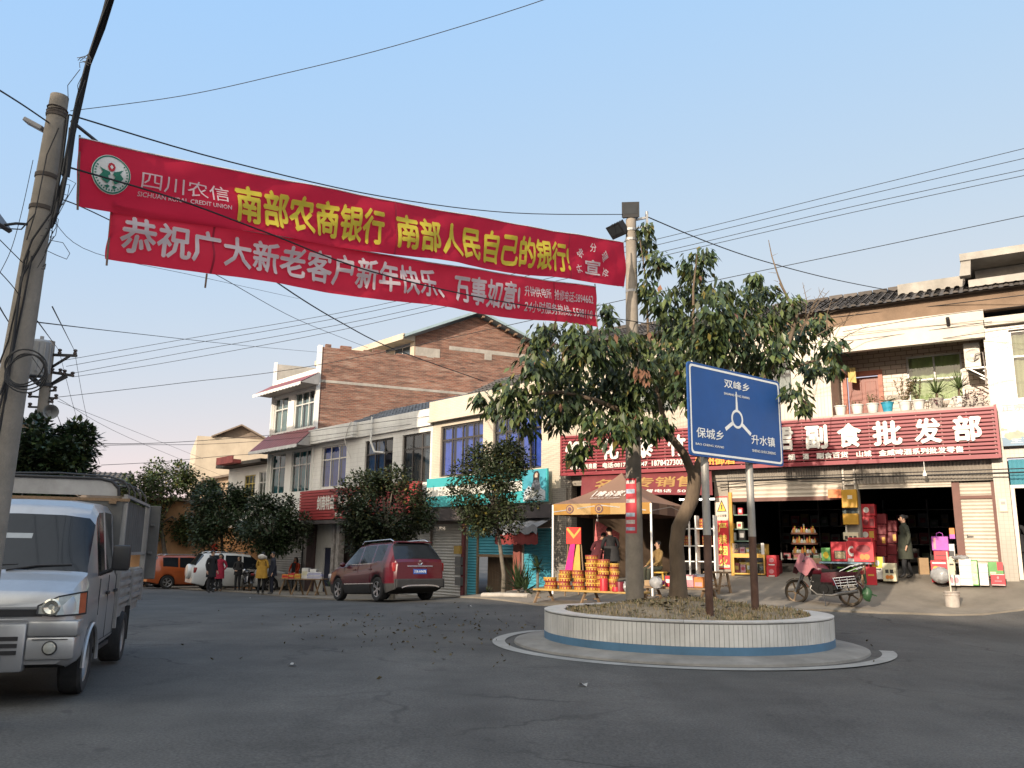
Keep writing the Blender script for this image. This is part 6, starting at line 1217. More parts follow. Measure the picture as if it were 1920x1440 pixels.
# rounded trim band behind the cab
bed = M('bed_grey', (.27, .27, .265), .6, .2, 3, metal=.2, dirt=.5, dcol=(.14, .11, .09)); canv = M('canvas_grey', (.10, .10, .096), .9, .25, 2.5, dirt=.4)
mb = MB(); mb.box(2.2, 4.68, -.80, .80, .66, .72); mb.box(2.2, 4.68, -.78, -.70, .56, .66); mb.box(2.2, 4.68, .70, .78, .56, .66)
bo = mb.build('cargo_bed', bed, tk)
for s_ in (-1, 1):
    mb = MB(); y0, y1 = (s_ * .80, s_ * .765); mb.box(2.24, 4.66, min(y0, y1), max(y0, y1), .70, 1.12)
    for z in (.74, .84, .94, 1.04): mb.box(2.26, 4.64, min(s_ * .80, s_ * .825), max(s_ * .80, s_ * .825), z, z + .05)
    for x in (2.24, 3.4, 4.6): mb.box(x, x + .06, min(s_ * .80, s_ * .84), max(s_ * .80, s_ * .84), .66, 1.13)
    mb.build('side_board', bed, tk)
    mb = MB()
    for x, zl in ((2.18, .48), (4.62, .7)): mb.box(x, x + .07, min(s_ * .84, s_ * .77), max(s_ * .84, s_ * .77), zl, 1.98)
    for z in (1.98, 1.30): mb.box(2.18, 4.69, min(s_ * .83, s_ * .79), max(s_ * .83, s_ * .79), z, z + .035)
    mb.build('cage_frame', bed, tk)
    mb = MB(); mb.grid(lambda a, b_: (2.3 + 2.28 * a, s_ * (.775 - .02 * math.cos(a * 70)), 1.32 + .64 * b_), 130, 2); mb.build('side_canvas', canv, tk, smooth=True, recalc=False)
mb = MB(); mb.box(4.68, 4.72, -.78, .78, .70, 1.12); mb.build('tailgate', bed, tk)
mb = MB(); mb.box(4.70, 4.76, -.98, -.80, .95, 2.0); mb.box(4.66, 4.70, -.92, -.86, 1.3, 1.34); mb.box(4.66, 4.70, -.92, -.86, 1.7, 1.74); mb.build('rear_door', canv, tk, bevel=.01)
for x in (2.55, 3.15, 3.75, 4.4):
    mb = MB(); mb.tube([(x, -.80, 1.98), (x, -.79, 2.10), (x, -.72, 2.20), (x, -.55, 2.25), (x, 0, 2.27), (x, .55, 2.25), (x, .72, 2.2), (x, .79, 2.1), (x, .8, 1.98)], .012, 6); mb.build('hoop', black_metal, tk, smooth=True)
arc = [(-.72, 2.0), (-.71, 2.09), (-.63, 2.17), (-.5, 2.20), (.5, 2.20), (.63, 2.17), (.71, 2.09), (.72, 2.0)]
mb = MB(); mb.prism([(p[0], p[1]) for p in arc], 2.28, 2.31, ax='x'); hb = mb.build('headboard', M('tin_silver', (.36, .36, .36), .5, .3, 2, metal=.4, dirt=.5, dcol=(.16, .14, .12)), tk)
mb = MB(); mb.tube([(2.27, *p) for p in arc], .018, 8); mb.build('edging', plas, hb, smooth=True)
mb = MB(); mb.box(2.15, 2.19, -.86, .82, 1.93, 1.965); mb.box(2.12, 2.18, -.30, -.2, 1.90, 1.93); mb.box(2.12, 2.18, -.72, -.64, 1.90, 1.93); mb.build('wooden_rail', wood, tk)
mb = MB(); mb.box(2.16, 2.2, -.79, .79, .72, 1.93); mb.build('bulkhead', canv, tk)
mb = MB(); mb.grid(lambda a, b_: (3.42 - .02 * b_, -.60 - .24 * a, .66 - .42 * b_), 3, 3); mb.build('mud_flap', black_rubber, tk, recalc=False)
mb = MB(); mb.tube([(2.10, -.30, .42), (2.4, -.55, .40), (2.7, -.60, .42)], .03, 8); mb.box(2.3, 2.75, -.68, -.48, .42, .62); mb.build('fuel_tank', plas, tk)
tk.location.z = gz(-4.3, 8.6)

# ---------------------------------------------------------------- motorcycles
def motorcycle(label, pos, fdir, paint):
    rz = math.atan2(fdir[1], fdir[0]); t = thing('motorcycle', label, 'motorcycle', on_ground(pos, .03), rz, 'motorcycles')
    r = .29; mud = M('mud_tyre', (.055, .043, .032), .95, .3, 9)
    for x in (.64, -.63):
        mb = MB(); mb.T = Matrix.Translation((x, 0, r)) @ Matrix.Rotation(R_(90), 4, 'X'); n_ = 28
        prof = [(r - .055, -.03), (r - .02, -.042), (r, 0), (r - .02, .042), (r - .055, .03), (r - .055, -.03)]; mb.lathe(prof, n=n_); wl = mb.build('wheel', mud, t, smooth=True)
        mb = MB(); mb.T = Matrix.Translation((x, 0, r)) @ Matrix.Rotation(R_(90), 4, 'X'); mb.lathe([(r - .055, -.025), (r - .07, -.02), (r - .07, .02), (r - .055, .025)], n=n_); mb.lathe([(0, -.05), (.06, -.05), (.06, .05), (0, .05)], n=14)
        for k in range(5): a = k * 1.2566; mb.beam((.05 * math.cos(a), .05 * math.sin(a), 0), ((r - .065) * math.cos(a), (r - .065) * math.sin(a), 0), .035, .02)
        mb.build('rim', M('rim_tan', (.13, .09, .055), .5, .2, 6, metal=.4, dirt=.4), wl)
    for s_ in (-1, 1): mb = MB(); mb.tube([(.64, s_ * .085, r), (.50, s_ * .085, .62), (.40, s_ * .075, .92)], [.026, .024, .02], 8); mb.build('fork', M('fork_grey', (.25, .25, .25), .35, .1, 4, metal=.7), t, smooth=True)
    mb = MB(); mb.grid(lambda a, b_: (.64 + (r + .035) * math.cos(R_(40 + 120 * a)), -.07 + .14 * b_, r + (r + .035) * math.sin(R_(40 + 120 * a)) - .02 * abs(2 * b_ - 1)), 12, 4); mb.build('front_fender', M('fender_chrome', (.5, .47, .4), .25, .1, 4, metal=.9), t, smooth=True, recalc=False)
    mb = MB(); mb.grid(lambda a, b_: (-.63 + (r + .05) * math.cos(R_(30 + 130 * a)), -.08 + .16 * b_, r + (r + .05) * math.sin(R_(30 + 130 * a)) - .02 * abs(2 * b_ - 1)), 12, 4); mb.build('rear_fender', paint, t, smooth=True, recalc=False)
    mb = MB(); mb.ell((.16, 0, .83), (.34, .165, .15), 16, 10); mb.ell((.30, 0, .78), (.20, .17, .13), 12, 8); mb.build('fuel_tank', paint, t, smooth=True)
    mb = MB(); mb.prism([(.0, .78), (-.12, .74), (-.52, .80), (-.72, .88), (-.70, .92), (-.5, .885), (-.2, .83), (-.02, .88)], -.13, .13); mb.build('seat', M('seat_black', (.008, .008, .008), .8, .2, 6, spec=.15), t, bevel=.025, smooth=True)
    mb = MB(); mb.prism([(-.02, .76), (.02, .48), (-.40, .46), (-.74, .62), (-.86, .80), (-.45, .80)], -.15, .15); mb.build('side_cover', paint, t, bevel=.02, smooth=True)
    mb = MB(); mb.tube([(.38, 0, .85), (.25, 0, .45), (.0, 0, .30), (-.35, 0, .33), (-.63, .11, r)], .025, 8); mb.tube([(-.3, -.1, .33), (-.63, -.11, r)], .022, 8); mb.build('frame', black_metal, t, smooth=True)
    mb = MB(); mb.box(-.28, .24, -.15, .15, .24, .54); mb.box(-.05, .22, -.11, .11, .50, .72); mb.box(-.42, -.1, -.12, .12, .36, .72)
    for k in range(6): mb.box(-.02, .2, -.12, .12, .50 + k * .03, .51 + k * .03)
    mb.T = Matrix.Translation((-.06, 0, .38)) @ Matrix.Rotation(R_(90), 4, 'X'); mb.lathe([(0, -.17), (.11, -.17), (.13, -.14), (.13, .14), (.11, .17), (0, .17)], n=18); mb.build('engine', M('engine_dark', (.007, .007, .007), .7, .4, 7, spec=.15), t)
    mb = MB(); mb.tube([(.18, .12, .55), (.26, .14, .38), (.1, .15, .25), (-.25, .16, .24), (-.45, .17, .29), (-.85, .18, .36)], [.02, .02, .02, .025, .045, .04], 10); mb.build('exhaust', M('exhaust_steel', (.16, .15, .14), .4, .2, 6, metal=.7), t, smooth=True)
    mb = MB(); mb.tube([(.33, -.34, 1.02), (.36, -.18, 1.06), (.40, 0, .98), (.36, .18, 1.06), (.33, .34, 1.02)], .014, 8); mb.tube([(.33, -.36, 1.02), (.33, -.24, 1.04)], .02, 8); mb.tube([(.33, .36, 1.02), (.33, .24, 1.04)], .02, 8); mb.build('handlebar', black_metal, t, smooth=True)
    for s_ in (-1, 1): mb = MB(); mb.tube([(.35, s_ * .22, 1.06), (.30, s_ * .28, 1.16)], .006, 5); mb.ell((.29, s_ * .30, 1.20), (.02, .06, .04), 10, 6); mb.build('mirror', black_metal, t, smooth=True)
    mb = MB(); mb.ell((.54, 0, .90), (.09, .10, .10), 14, 10); mb.build('headlight', chrome, t, smooth=True)
    for s_ in (-1, 1):
        mb = MB(); y = s_ * .20
        fr_ = [(-.30, y, .64), (-.80, y, .70), (-.86, y, .46), (-.40, y, .40), (-.30, y, .64)]; mb.tube(fr_, .011, 6)
        for k in (1, 2, 3): z = .64 - k * .06; mb.tube([(-.30 - .025 * k, y, z), (-.80 - .015 * k, y, z + .06)], .008, 6)
        for x in (-.45, -.62): mb.tube([(x, y, .66), (x - .03, y, .42)], .008, 6)
        mb.tube([(-.3, y, .64), (-.3, s_ * .1, .66)], .01, 6); mb.tube([(-.8, y, .68), (-.75, s_ * .1, .72)], .01, 6); mb.build('side_rack', chrome, t, smooth=True)
    mb = MB()
    for s_ in (-1, 1): mb.tube([(-.45, s_ * .13, .80), (-.70, s_ * .13, .93), (-.98, s_ * .12, 1.0)], .011, 6); mb.tube([(-.60, s_ * .13, .78), (-.95, s_ * .12, .92)], .010, 6)
    for x, z in ((-.75, .945), (-.86, .97), (-.98, 1.0)): mb.tube([(x, -.13, z), (x, .13, z)], .009, 6)
    mb.build('rear_rack', chrome, t, smooth=True)
    mb = MB(); mb.box(-.96, -.90, -.07, .07, .74, .84); mb.build('tail_lamp', M('tail_lamp', (.4, .02, .02)), t, bevel=.015)
    mb = MB(); mb.tube([(-.05, .16, .33), (-.12, .26, .05), (-.12, .28, .0)], .012, 6); mb.build('side_stand', black_metal, t); return t
maroon = M('paint_maroon', (.048, .003, .008), .35, .08, 3, coat=.2, spec=.3)
q = G(1545, 1137); mc = motorcycle('maroon motorcycle with chrome side racks parked before the open shop', q, (-.80, .60), maroon)
for c in list(kids(mc)): pass
w_ = mc.matrix_basis
def on_bike(p): return (Matrix.Translation(mc.location) @ Matrix.Rotation(mc.rotation_euler.z, 4, 'Z')) @ Vector(p)
mb = MB()
def cl(a, b_):
    th, r_ = 2 * math.pi * a, b_; x = .34 + .30 * r_ * math.cos(th) * (1 + .15 * math.sin(3 * th)); y = .40 * r_ * math.sin(th)
    return (x, y, 1.12 - .34 * r_ ** 2.2 * (1 + .25 * math.sin(4 * th + 1)) + .035 * r_ * math.sin(9 * th) + .16 * math.exp(-((x - .48) / .10) ** 2 - ((y - .1) / .13) ** 2))
mb.grid(cl, 48, 12); o = mb.build('cloth_cover', M('pink_cloth', (.26, .10, .11), .95, .15, 4, bump=.2), smooth=True, sharp=0, recalc=False); o.location = mc.location; o.rotation_euler = mc.rotation_euler; tag(o, 'faded pink cloth draped over the motorcycle handlebars', 'cloth')
mb = MB(); mb.ell((-1.02, .05, .30), (.11, .10, .17), 14, 10); mb.tube([(-1.0, .05, .54), (-.98, .05, .74)], .03, 6); mb.tube([(-1.1, .0, .3), (-1.2, -.05, .26)], .012, 5)
for v in mb.bm.verts: v.co += Vector((rnd.uniform(-.015, .015),) * 3)
o = mb.build('plastic_bag', M('bag_green', (.035, .09, .04), .4, .25, 6, trans=.3), smooth=True); o.location = mc.location; o.rotation_euler = mc.rotation_euler; tag(o, 'crumpled green plastic bag hanging behind the motorcycle seat', 'bag')
m2 = motorcycle('dark motorcycle parked by the white SUV behind the standing people', G(462, 1110), (-.5, .86), M('paint_black', (.015, .015, .018), .3, coat=.6))
# ================================================================ people
skin_m = M('skin', (.42, .25, .17), .6, .1, 9); hair_m = M('hair_black', (.012, .010, .010), .6, .2, 20); lip_m = M('lips', (.25, .09, .07), .6); eye_m = M('eye_dark', (.015, .012, .012), .3); shoe_m = M('shoe_black', (.02, .018, .017), .5, .2, 6)
def person(label, pos, face, top, legs, h=1.68, arms='down', coat=None, hem=.0, lean=0, sit=False, hair='short', shoes=None, turn=0, extra=None, group=None, bulk=1.0, skin=None):
    t = thing('person', label, 'person', pos, R_(face), group); k = h / 1.68
    L = (lambda z: -.0) if not lean else (lambda z: -lean * max(0, z - .9) ** 1.3)
    hipz = .93 if not sit else .52
    dz = hipz - .93; V, E, Rr, Tg = [], [], [], []
    def add(p, r, par, tg):
        V.append(Vector(p) * k); Rr.append((r[0] * k, r[1] * k) if isinstance(r, tuple) else (r * k, r * k)); i = len(V) - 1
        if par is not None: E.append((par, i)); Tg.append(tg)
        return i
    tz = lambda z: z + dz; ly = lambda z: L(z)
    b = bulk
    pel = add((0, 0, tz(.93)), (.150 * b, .115 * b), None, 0); bel = add((0, ly(1.08), tz(1.08)), (.155 * b, .12 * b), pel, 1); che = add((0, ly(1.27), tz(1.27)), (.175 * b, .125 * b), bel, 1); nb = add((0, ly(1.40) + .01, tz(1.40)), (.11, .085), che, 1)
    nk = add((0, ly(1.47) - .005, tz(1.475)), .050, nb, 0); hd = add((0, ly(1.56) - .018, tz(1.55)), (.066, .082), nk, 0); h2 = add((0, ly(1.61) - .012, tz(1.615)), (.070, .086), hd, 0); h3 = add((0, ly(1.66) - .005, tz(1.66)), (.045, .055), h2, 0)
    for s_ in (-1, 1):
        hp = add((s_ * .085, 0, tz(.88)), .098 * b, pel, 2)
        if sit: kn = add((s_ * .12, -.40, .50), .068, hp, 2); an = add((s_ * .11, -.42, .10), .048, kn, 2); to = add((s_ * .12, -.55, .04), .038, an, 3)
        else:
            st = turn * s_; kn = add((s_ * .095, -.02 - st * .5, .48), .068, hp, 2); an = add((s_ * .10, .02 - st, .09), .050, kn, 2); to = add((s_ * .12, -.13 - st, .035), .036, an, 3)
        A = {'down': ((.255, .03, 1.12), (.265, -.05, .88)), 'pocket': ((.29, .05, 1.13), (.20, -.11, .96)), 'clasp': ((.25, -.02, 1.10), (.055, -.20, 1.02)), 'fwd': ((.25, -.05, 1.14), (.14, -.30, 1.08)), 'back': ((.26, .10, 1.13), (.10, .16, .98)), 'table': ((.25, -.10, 1.12), (.17, -.30, .98))}[arms]
        sh_ = add((s_ * .185, ly(1.36), tz(1.355)), .068, nb, 1); el = add((s_ * A[0][0], A[0][1] + ly(A[0][2]), tz(A[0][2])), .052, sh_, 1); wr = add((s_ * A[1][0], A[1][1] + ly(A[1][2]) * .6, tz(A[1][2])), .036, el, 1)
    me = bpy.data.meshes.new('body'); me.from_pydata(V, E, []); o = bpy.data.objects.new('body', me); COL.objects.link(o)
    sm = o.modifiers.new('skin', 'SKIN'); sm.use_smooth_shade = True; sm.branch_smoothing = .6
    if not me.skin_vertices: bpy.context.view_layer.objects.active = o
    sk = me.skin_vertices[0].data if me.skin_vertices else None
    for i, r in enumerate(Rr): sk[i].radius = r; sk[i].use_root = (i == 0)
    sb = o.modifiers.new('sub', 'SUBSURF'); sb.levels = 1; sb.render_levels = 1
    dg = bpy.context.evaluated_depsgraph_get(); dg.update(); m2 = bpy.data.meshes.new_from_object(o.evaluated_get(dg)); bpy.data.objects.remove(o)
    for mm in (skin or skin_m, top, legs, shoes or shoe_m, eye_m, lip_m): m2.materials.append(mm)
    for p in m2.polygons:
        c = p.center; best, bt = 1e9, 0
        for (a, b_), tg in zip(E, Tg):
            pa, pb = V[a], V[b_]; d = pb - pa; tt = max(0, min(1, (c - pa).dot(d) / max(1e-9, d.length_squared))); ds = (c - pa - d * tt).length - (Rr[a][0] * (1 - tt) + Rr[b_][0] * tt) * .6
            if ds < best: best, bt = ds, tg
        p.material_index = bt; p.use_smooth = True
    bm = bmesh.new(); bm.from_mesh(m2); mb = MB(); mb.bm.free(); mb.bm = bm
    hc = V[h2]; R3 = lambda x, y, z: hc + Vector((x, y, z)) * k
    for s_ in (-1, 1):
        mb.ell(R3(s_ * .030, -.078, -.025), (.011 * k, .008 * k, .007 * k), 8, 6, 4); mb.ell(R3(s_ * .074, .005, -.035), (.012 * k, .022 * k, .032 * k), 8, 6, 0); mb.ell(R3(s_ * .030, -.080, -.008), (.018 * k, .006 * k, .004 * k), 8, 4, 4)
    mb.ell(R3(0, -.096, -.045), (.013 * k, .018 * k, .024 * k), 8, 6, 0); mb.ell(R3(0, -.078, -.078), (.024 * k, .010 * k, .008 * k), 8, 6, 5)
    if arms != 'pocket':
        for s_ in (-1, 1):
            a = V[[i for i in range(len(V)) if (V[i] - Vector((s_ * A[1][0], A[1][1] + ly(A[1][2]) * .6, tz(A[1][2]))) * k).length < 1e-6][0]]; e_ = Vector((s_ * A[0][0], A[0][1] + ly(A[0][2]), tz(A[0][2]))) * k
            d = (a - e_).normalized(); sd_ = d.cross(Vector((0, 0, 1)) if abs(d.z) < .8 else Vector((0, 1, 0))).normalized(); nn = d.cross(sd_)
            rot = Matrix((sd_, nn, d)).transposed(); c = a + d * .055 * k; mb.ell(c, (.040 * k, .020 * k, .055 * k), 10, 6, 0, rot)
            for q in range(4):
                x = (-.028 + q * .0187) * k; ln = (.062, .074, .070, .054)[q] * k; p0 = c + sd_ * x + d * .038 * k; p1 = p0 + d * ln * .5 + nn * .006 * s_ * k; p2 = p1 + d * ln * .42 - nn * .02 * k * s_; mb.tube([p0, p1, p2], [.0095 * k, .0085 * k, .0065 * k], 6, 0)
            p0 = c - sd_ * .034 * k - d * .02 * k; mb.tube([p0, p0 - sd_ * .022 * k + d * .03 * k, p0 - sd_ * .018 * k + d * .058 * k], [.011 * k, .010 * k, .007 * k], 6, 0)
    body = mb.build('body', list(m2.materials), t, smooth=True, sharp=0)
    hb = MB()
    if hair != 'none':
        n = 14
        def hp_(a, b_):
            th = -math.pi + 2 * math.pi * a; ph = b_ * (R_(62) if abs(th + math.pi / 2) < .9 else (R_(118) if hair == 'short' else R_(125))); w = 1.10
            return R3(.080 * w * math.sin(ph) * math.cos(th), .004 + .094 * w * math.sin(ph) * math.sin(th), -.005 + .082 * w * math.cos(ph))
        hb.grid(hp_, 18, 7)
        if hair == 'long':
            hb.tube([R3(0, .06, .03), R3(0, .09, -.08), R3(0, .10, -.2), R3(0, .11, -.34)], [.07 * k, .085 * k, .08 * k, .04 * k], 10)
            for s_ in (-1, 1): hb.tube([R3(s_ * .06, .02, .03), R3(s_ * .085, .0, -.08), R3(s_ * .09, -.03, -.22), R3(s_ * .08, -.05, -.32)], [.03 * k, .03 * k, .03 * k, .012 * k], 8)
        if hair == 'bun': hb.ell(R3(0, .10, .02), (.05 * k, .05 * k, .05 * k))
        hb.build('hair', hair_m, t, smooth=True, sharp=0)
    else: hb.bm.free()
    if coat:
        mb = MB(); mz = tz(1.16); rows = [(mz, .172 * b, .132 * b), (tz(1.0), .180 * b, .145 * b), (tz(.85), .195 * b, .16 * b), (hem, .205 * b, .175 * b)]
        prev = None
        for z, rx, ry in rows:
            g = [mb.v(Vector((rx * 1.06 * math.cos(a), ly(z - dz) + ry * 1.06 * math.sin(a) * (1 + .03 * math.sin(5 * a)), z)) * k) for a in [2 * math.pi * i / 22 for i in range(22)]]
            if prev: mb.bridge(prev, g)
            prev = g
        for z in (tz(1.05), tz(1.15), tz(1.25)): mb.ell(Vector((0.01, ly(z - dz) - .155 * b, z)) * k, (.010, .008, .010), 6, 4)
        col = [mb.v(Vector((.085 * math.cos(a), ly(1.42) + .075 * math.sin(a) + .005, tz(1.40))) * k) for a in [2 * math.pi * i / 14 for i in range(14)]]; c2 = [mb.v(Vector((.075 * math.cos(a), ly(1.47) + .068 * math.sin(a) + .005, tz(1.47))) * k) for a in [2 * math.pi * i / 14 for i in range(14)]]; mb.bridge(col, c2)
        mb.build('coat', coat, t, smooth=True, sharp=0)
    if extra: extra(t, k, R3)
    return t
cloth = lambda n, c: M('cloth_' + n, c, .9, .2, 8, bump=.15)
blk, navy, redc, dkg, tan, mar, olv, jean = cloth('black', (.016, .016, .018)), cloth('navy', (.014, .016, .026)), cloth('red', (.26, .014, .035)), cloth('charcoal', (.03, .03, .032)), cloth('tan', (.20, .13, .05)), cloth('maroon', (.07, .014, .02)), cloth('olive', (.035, .038, .026)), cloth('jeans', (.05, .06, .09))
yelc = cloth('yellow', (.36, .20, .03)); whf = cloth('fur', (.52, .48, .42)); orr = cloth('orange_red', (.42, .055, .02))
gp = 'people standing by the parked cars'
person('man in a long black coat standing at the left of the group', G(393, 1111.5), 62, blk, blk, 1.72, 'down', blk, .62, group=gp)
person('woman in a bright red knee length coat with hands in pockets', G(409, 1109.5), 5, redc, blk, 1.66, 'pocket', redc, .58, hair='bun', group=gp, shoes=cloth('boot', (.09, .05, .03)))
person('man in a short black jacket with hands clasped in front', G(444, 1109.5), -8, blk, blk, 1.60, 'clasp', blk, .80, group=gp)
def hood(t, k, R3):
    mb = MB()
    for i in range(26):
        a = 2 * math.pi * i / 26; p = R3(.135 * math.cos(a), .05 + .13 * math.sin(a), -.12 + .05 * math.sin(a)); mb.ell(p, (.055, .055, .065), 8, 6)
    mb.ell(R3(0, .12, -.10), (.16, .10, .11), 14, 8); mb.build('fur_hood', whf, t, smooth=True)
person('person in a mustard yellow coat with white fur hood seen from behind', G(488, 1115), 172, yelc, blk, 1.70, 'clasp', yelc, .66, extra=hood, group=gp, bulk=1.15, shoes=cloth('white_shoe', (.45, .43, .4)))
person('man in a dark navy suit facing the yellow coated person', G(508, 1115.5), -62, navy, navy, 1.74, 'down', navy, .74, group=gp)
def vest(t, k, R3): mb = MB(); mb.prism([(-.09, .95), (.09, .95), (.10, 1.38), (-.10, 1.38)], -.20, -.14); mb.build('scarf', blk, t, bevel=.01)
person('long haired woman in orange red coat with black scarf behind the street stall', G(551, 1110.5), -15, orr, blk, 1.64, 'table', orr, .66, hair='long', extra=vest)
w_ = FR.w(FR.u(1702, 1084, -.15), -.15, zf(10.6)); person('woman in a long dark olive coat walking in the shop doorway', Vector((w_.x, w_.y, zf(10.6))), -95, olv, blk, 1.66, 'down', olv, .52, turn=.14, hair='bun')
w_ = FR.w(FR.u(1118, 1060, -2.6), -2.6, 0); person('stooping person in a maroon jacket under the tent', on_ground(w_, .06), 150, mar, blk, 1.58, 'fwd', mar, .72, lean=.9, skin=M('skin', (.4, .25, .17)))
w_ = FR.w(FR.u(1147, 1060, -2.7), -2.7, 0); person('person in a black padded jacket seen from behind under the tent', on_ground(w_, .06), 195, blk, dkg, 1.70, 'fwd', dkg, .74, bulk=1.15, lean=.25)
w_ = FR.w(FR.u(1235, 1070, -2.2), -2.2, 0); person('person in a tan jacket sitting on a yellow stool under the tent', on_ground(w_, .08), -70, tan, olv, 1.62, 'table', sit=True)
st_ = thing('stool', 'yellow wooden stool under the tan jacketed person', 'stool', on_ground(w_, .06), FR.rz)
mb = MB(); mb.box(-.2, .2, -.16, .16, .36, .40); mb.build('seat', M('stool_yellow', (.5, .3, .05), .6, .2, 4), st_, bevel=.01)
for x in (-.16, .16):
    for y in (-.12, .12): mb = MB(); mb.beam((x, y, .37), (x * 1.25, y * 1.25, 0), .035, .035); mb.build('leg', MATS['stool_yellow'], st_)
w_ = FR.w(FR.u(1913, 1080, .5), .5, 0); person('dark clothed person bending inside the neighbouring shop at the right edge', Vector((w_.x, w_.y, zf(13.2))), 150, blk, blk, 1.6, 'fwd', blk, .7, lean=.8)
# ================================================================ stall tent, tables and goods
tent = thing('canopy_tent', 'brown pop-up canopy tent with ochre front valance and white legs before the shop', 'tent', FR.o, FR.rz)
u0, u1, dF, dB = 1.92, 4.88, -4.0, -1.15; zT, zV = 2.80, 2.50; uc, zp = FR.uz(1155, 887, (dF + dB) / 2); dc = (dF + dB) / 2; uc = (u0 + u1) / 2
tbr = M('tent_brown', (.20, .118, .082), .8, .08, 1.5, trans=.15); toc = M('tent_ochre', (.34, .18, .042), .8, .08, 2, trans=.15); tpl = M('tent_ochre_pale', (.40, .26, .11), .8, .08, 2, trans=.15)
mb = MB(); prof = lambda t: zT + (zp - zT) * (.62 * t + .38 * t ** 3)
cor = [(u0, dF), (u1, dF), (u1, dB), (u0, dB)]
for i in range(4):
    (xa, ya), (xb, yb) = cor[i], cor[(i + 1) % 4]; N_ = 10; rows = []
    for j in range(N_ + 1):
        t = j / N_; rows.append([mb.v((uc + (xa + (xb - xa) * s_ / 12 - uc) * (1 - t), dc + (ya + (yb - ya) * s_ / 12 - dc) * (1 - t), prof(t) - .07 * math.sin(math.pi * s_ / 12) * (1 - t) * t * 3)) for s_ in range(13)])
    for j in range(N_):
        for s_ in range(12): mb.f([rows[j][s_], rows[j][s_ + 1], rows[j + 1][s_ + 1], rows[j + 1][s_]])
mb.build('canopy', tbr, tent, smooth=True, sharp=25)
mb = MB()
for k in range(5): a = u0 + (u1 - u0) * k / 5; b_ = u0 + (u1 - u0) * (k + 1) / 5; mb.grid(lambda x, y: (a + (b_ - a) * x, dF - .01 - .015 * math.sin(8 * (a + (b_ - a) * x)) * y, zT - (zT - zV) * y), 6, 3, k % 2)
for k in range(5): a = dF + (dB - dF) * k / 5; b_ = dF + (dB - dF) * (k + 1) / 5; [mb.grid(lambda x, y: (uu, a + (b_ - a) * x, zT - (zT - zV) * y), 4, 2, 2 + k % 2) for uu in (u0 - .008, u1 + .008)]  # sides and back: shade is put into the two darker valance colours
mb.grid(lambda x, y: (u0 + (u1 - u0) * x, dB + .01, zT - (zT - zV) * y), 4, 2, 2)
for k, uu in enumerate((u0 + .55, u0 + 1.45, u0 + 2.4)):
    for r, m_ in ((.12, 4), (.09, 1), (.06, 4)): mb.poly([(uu + r * math.cos(a), dF - .03 - .003 * (.12 - r) * 100, (zT + zV) / 2 + r * math.sin(a)) for a in [i * .393 for i in range(16)]], m_)
mb.build('valance', [toc, tpl, M('tent_shaded_dark', (.10, .055, .04), .8, .1, 2), M('tent_shaded_mid', (.20, .12, .08), .8, .1, 2), M('tent_emblem', (.12, .06, .07), .7)], tent, recalc=False)
mb = MB(); fp_ = lambda x, y, z: (x, dF + (dc - dF) * y - .02, prof(y) + .012 - .21 * math.sin(math.pi * (x - u0) / (u1 - u0)) * (1 - y) * y * .9 + .02)
mb.text('唯谷家', fp_, fit=(uc - .42, uc + .42, .36, .58), bold=.02, sub=.2, shear=.2); mb.text('精品年货 欢迎选购', fp_, fit=(uc - .50, uc + .40, .25, .31), bold=.01, sub=.3)
for (a, b_) in ((uc - .52, uc - .47), (uc + .47, uc + .52)): mb.quad(fp_(a, .36, 0), fp_(a + .03, .36, 0), fp_(a + .03 + .03, .58, 0), fp_(a + .03, .58, 0))
mb.build('lettering', M('tent_letter', (.58, .52, .46), .7), tent, recalc=False)
for (x, y) in cor: mb = MB(); mb.box(x - .022, x + .022, y - .022, y + .022, gz(*FR.w(x, y).to_2d()), zT - .02); mb.build('leg', white_paint, tent)
mb = MB()
for i in range(4): (xa, ya), (xb, yb) = cor[i], cor[(i + 1) % 4]; mb.beam((xa, ya, zV + .08), ((xa + xb) / 2, (ya + yb) / 2, zV + .25), .025, .025); mb.beam((xb, yb, zV + .08), ((xa + xb) / 2, (ya + yb) / 2, zV + .25), .025, .025)
mb.build('truss', steel, tent)

def trestle(label, px0, px1, ytop, d, dep, zt, cols, nleg, group=None, loc=None):
    ua, ub = FR.u(px0, ytop, d), FR.u(px1, ytop, d); q = FR.w((ua + ub) / 2, d + dep / 2); g = gz(q.x, q.y); t = thing('trestle_table', label, 'table', Vector((q.x, q.y, g)), FR.rz, group); w2 = (ub - ua) / 2; h = zt - g
    mb = MB(); mb.box(-w2, w2, -dep / 2, dep / 2, h - .045, h); mb.build('table_top', cols, t, bevel=.006)
    for k in range(nleg):
        x = -w2 + .15 + (2 * w2 - .3) * k / (nleg - 1)
        for s_ in (-1, 1): mb = MB(); mb.beam((x + .05 * s_, s_ * dep * .25, h - .045), (x + .12 * s_, s_ * dep * .46, 0), .05, .05); mb.beam((x + .05 * s_ - .08, s_ * dep * .36, h * .4), (x + .05 * s_ + .08, s_ * dep * .36, h * .4), .03, .03); mb.build('leg', wood, t)
    return t, ua, ub
plank = M('plank_yellow', (.36, .22, .06), .7, .25, 4, dirt=.4, stretch=(1, 6, 6))
tb, ua, ub = trestle('long low trestle table with round red and gold boxes beside the tent', 999, 1200, 1101, -6.1, .65, .56, plank, 3)
boxred = M('box_red', (.22, .03, .025), .5, .3, 14); boxgold = M('box_gold', (.44, .27, .05), .45, .3, 16)
proto = None; ds = -5.85
stacks = [(1033, 3, .165, 'leftmost low stack'), (1059, 5, .165, 'second stack from the left'), (1085, 5, .15, 'third stack from the left'), (1111, 9, .16, 'tallest stack'), (1131, 8, .15, 'stack beside the tallest one'), (1151, 7, .115, 'narrow stack by the concrete pole')]
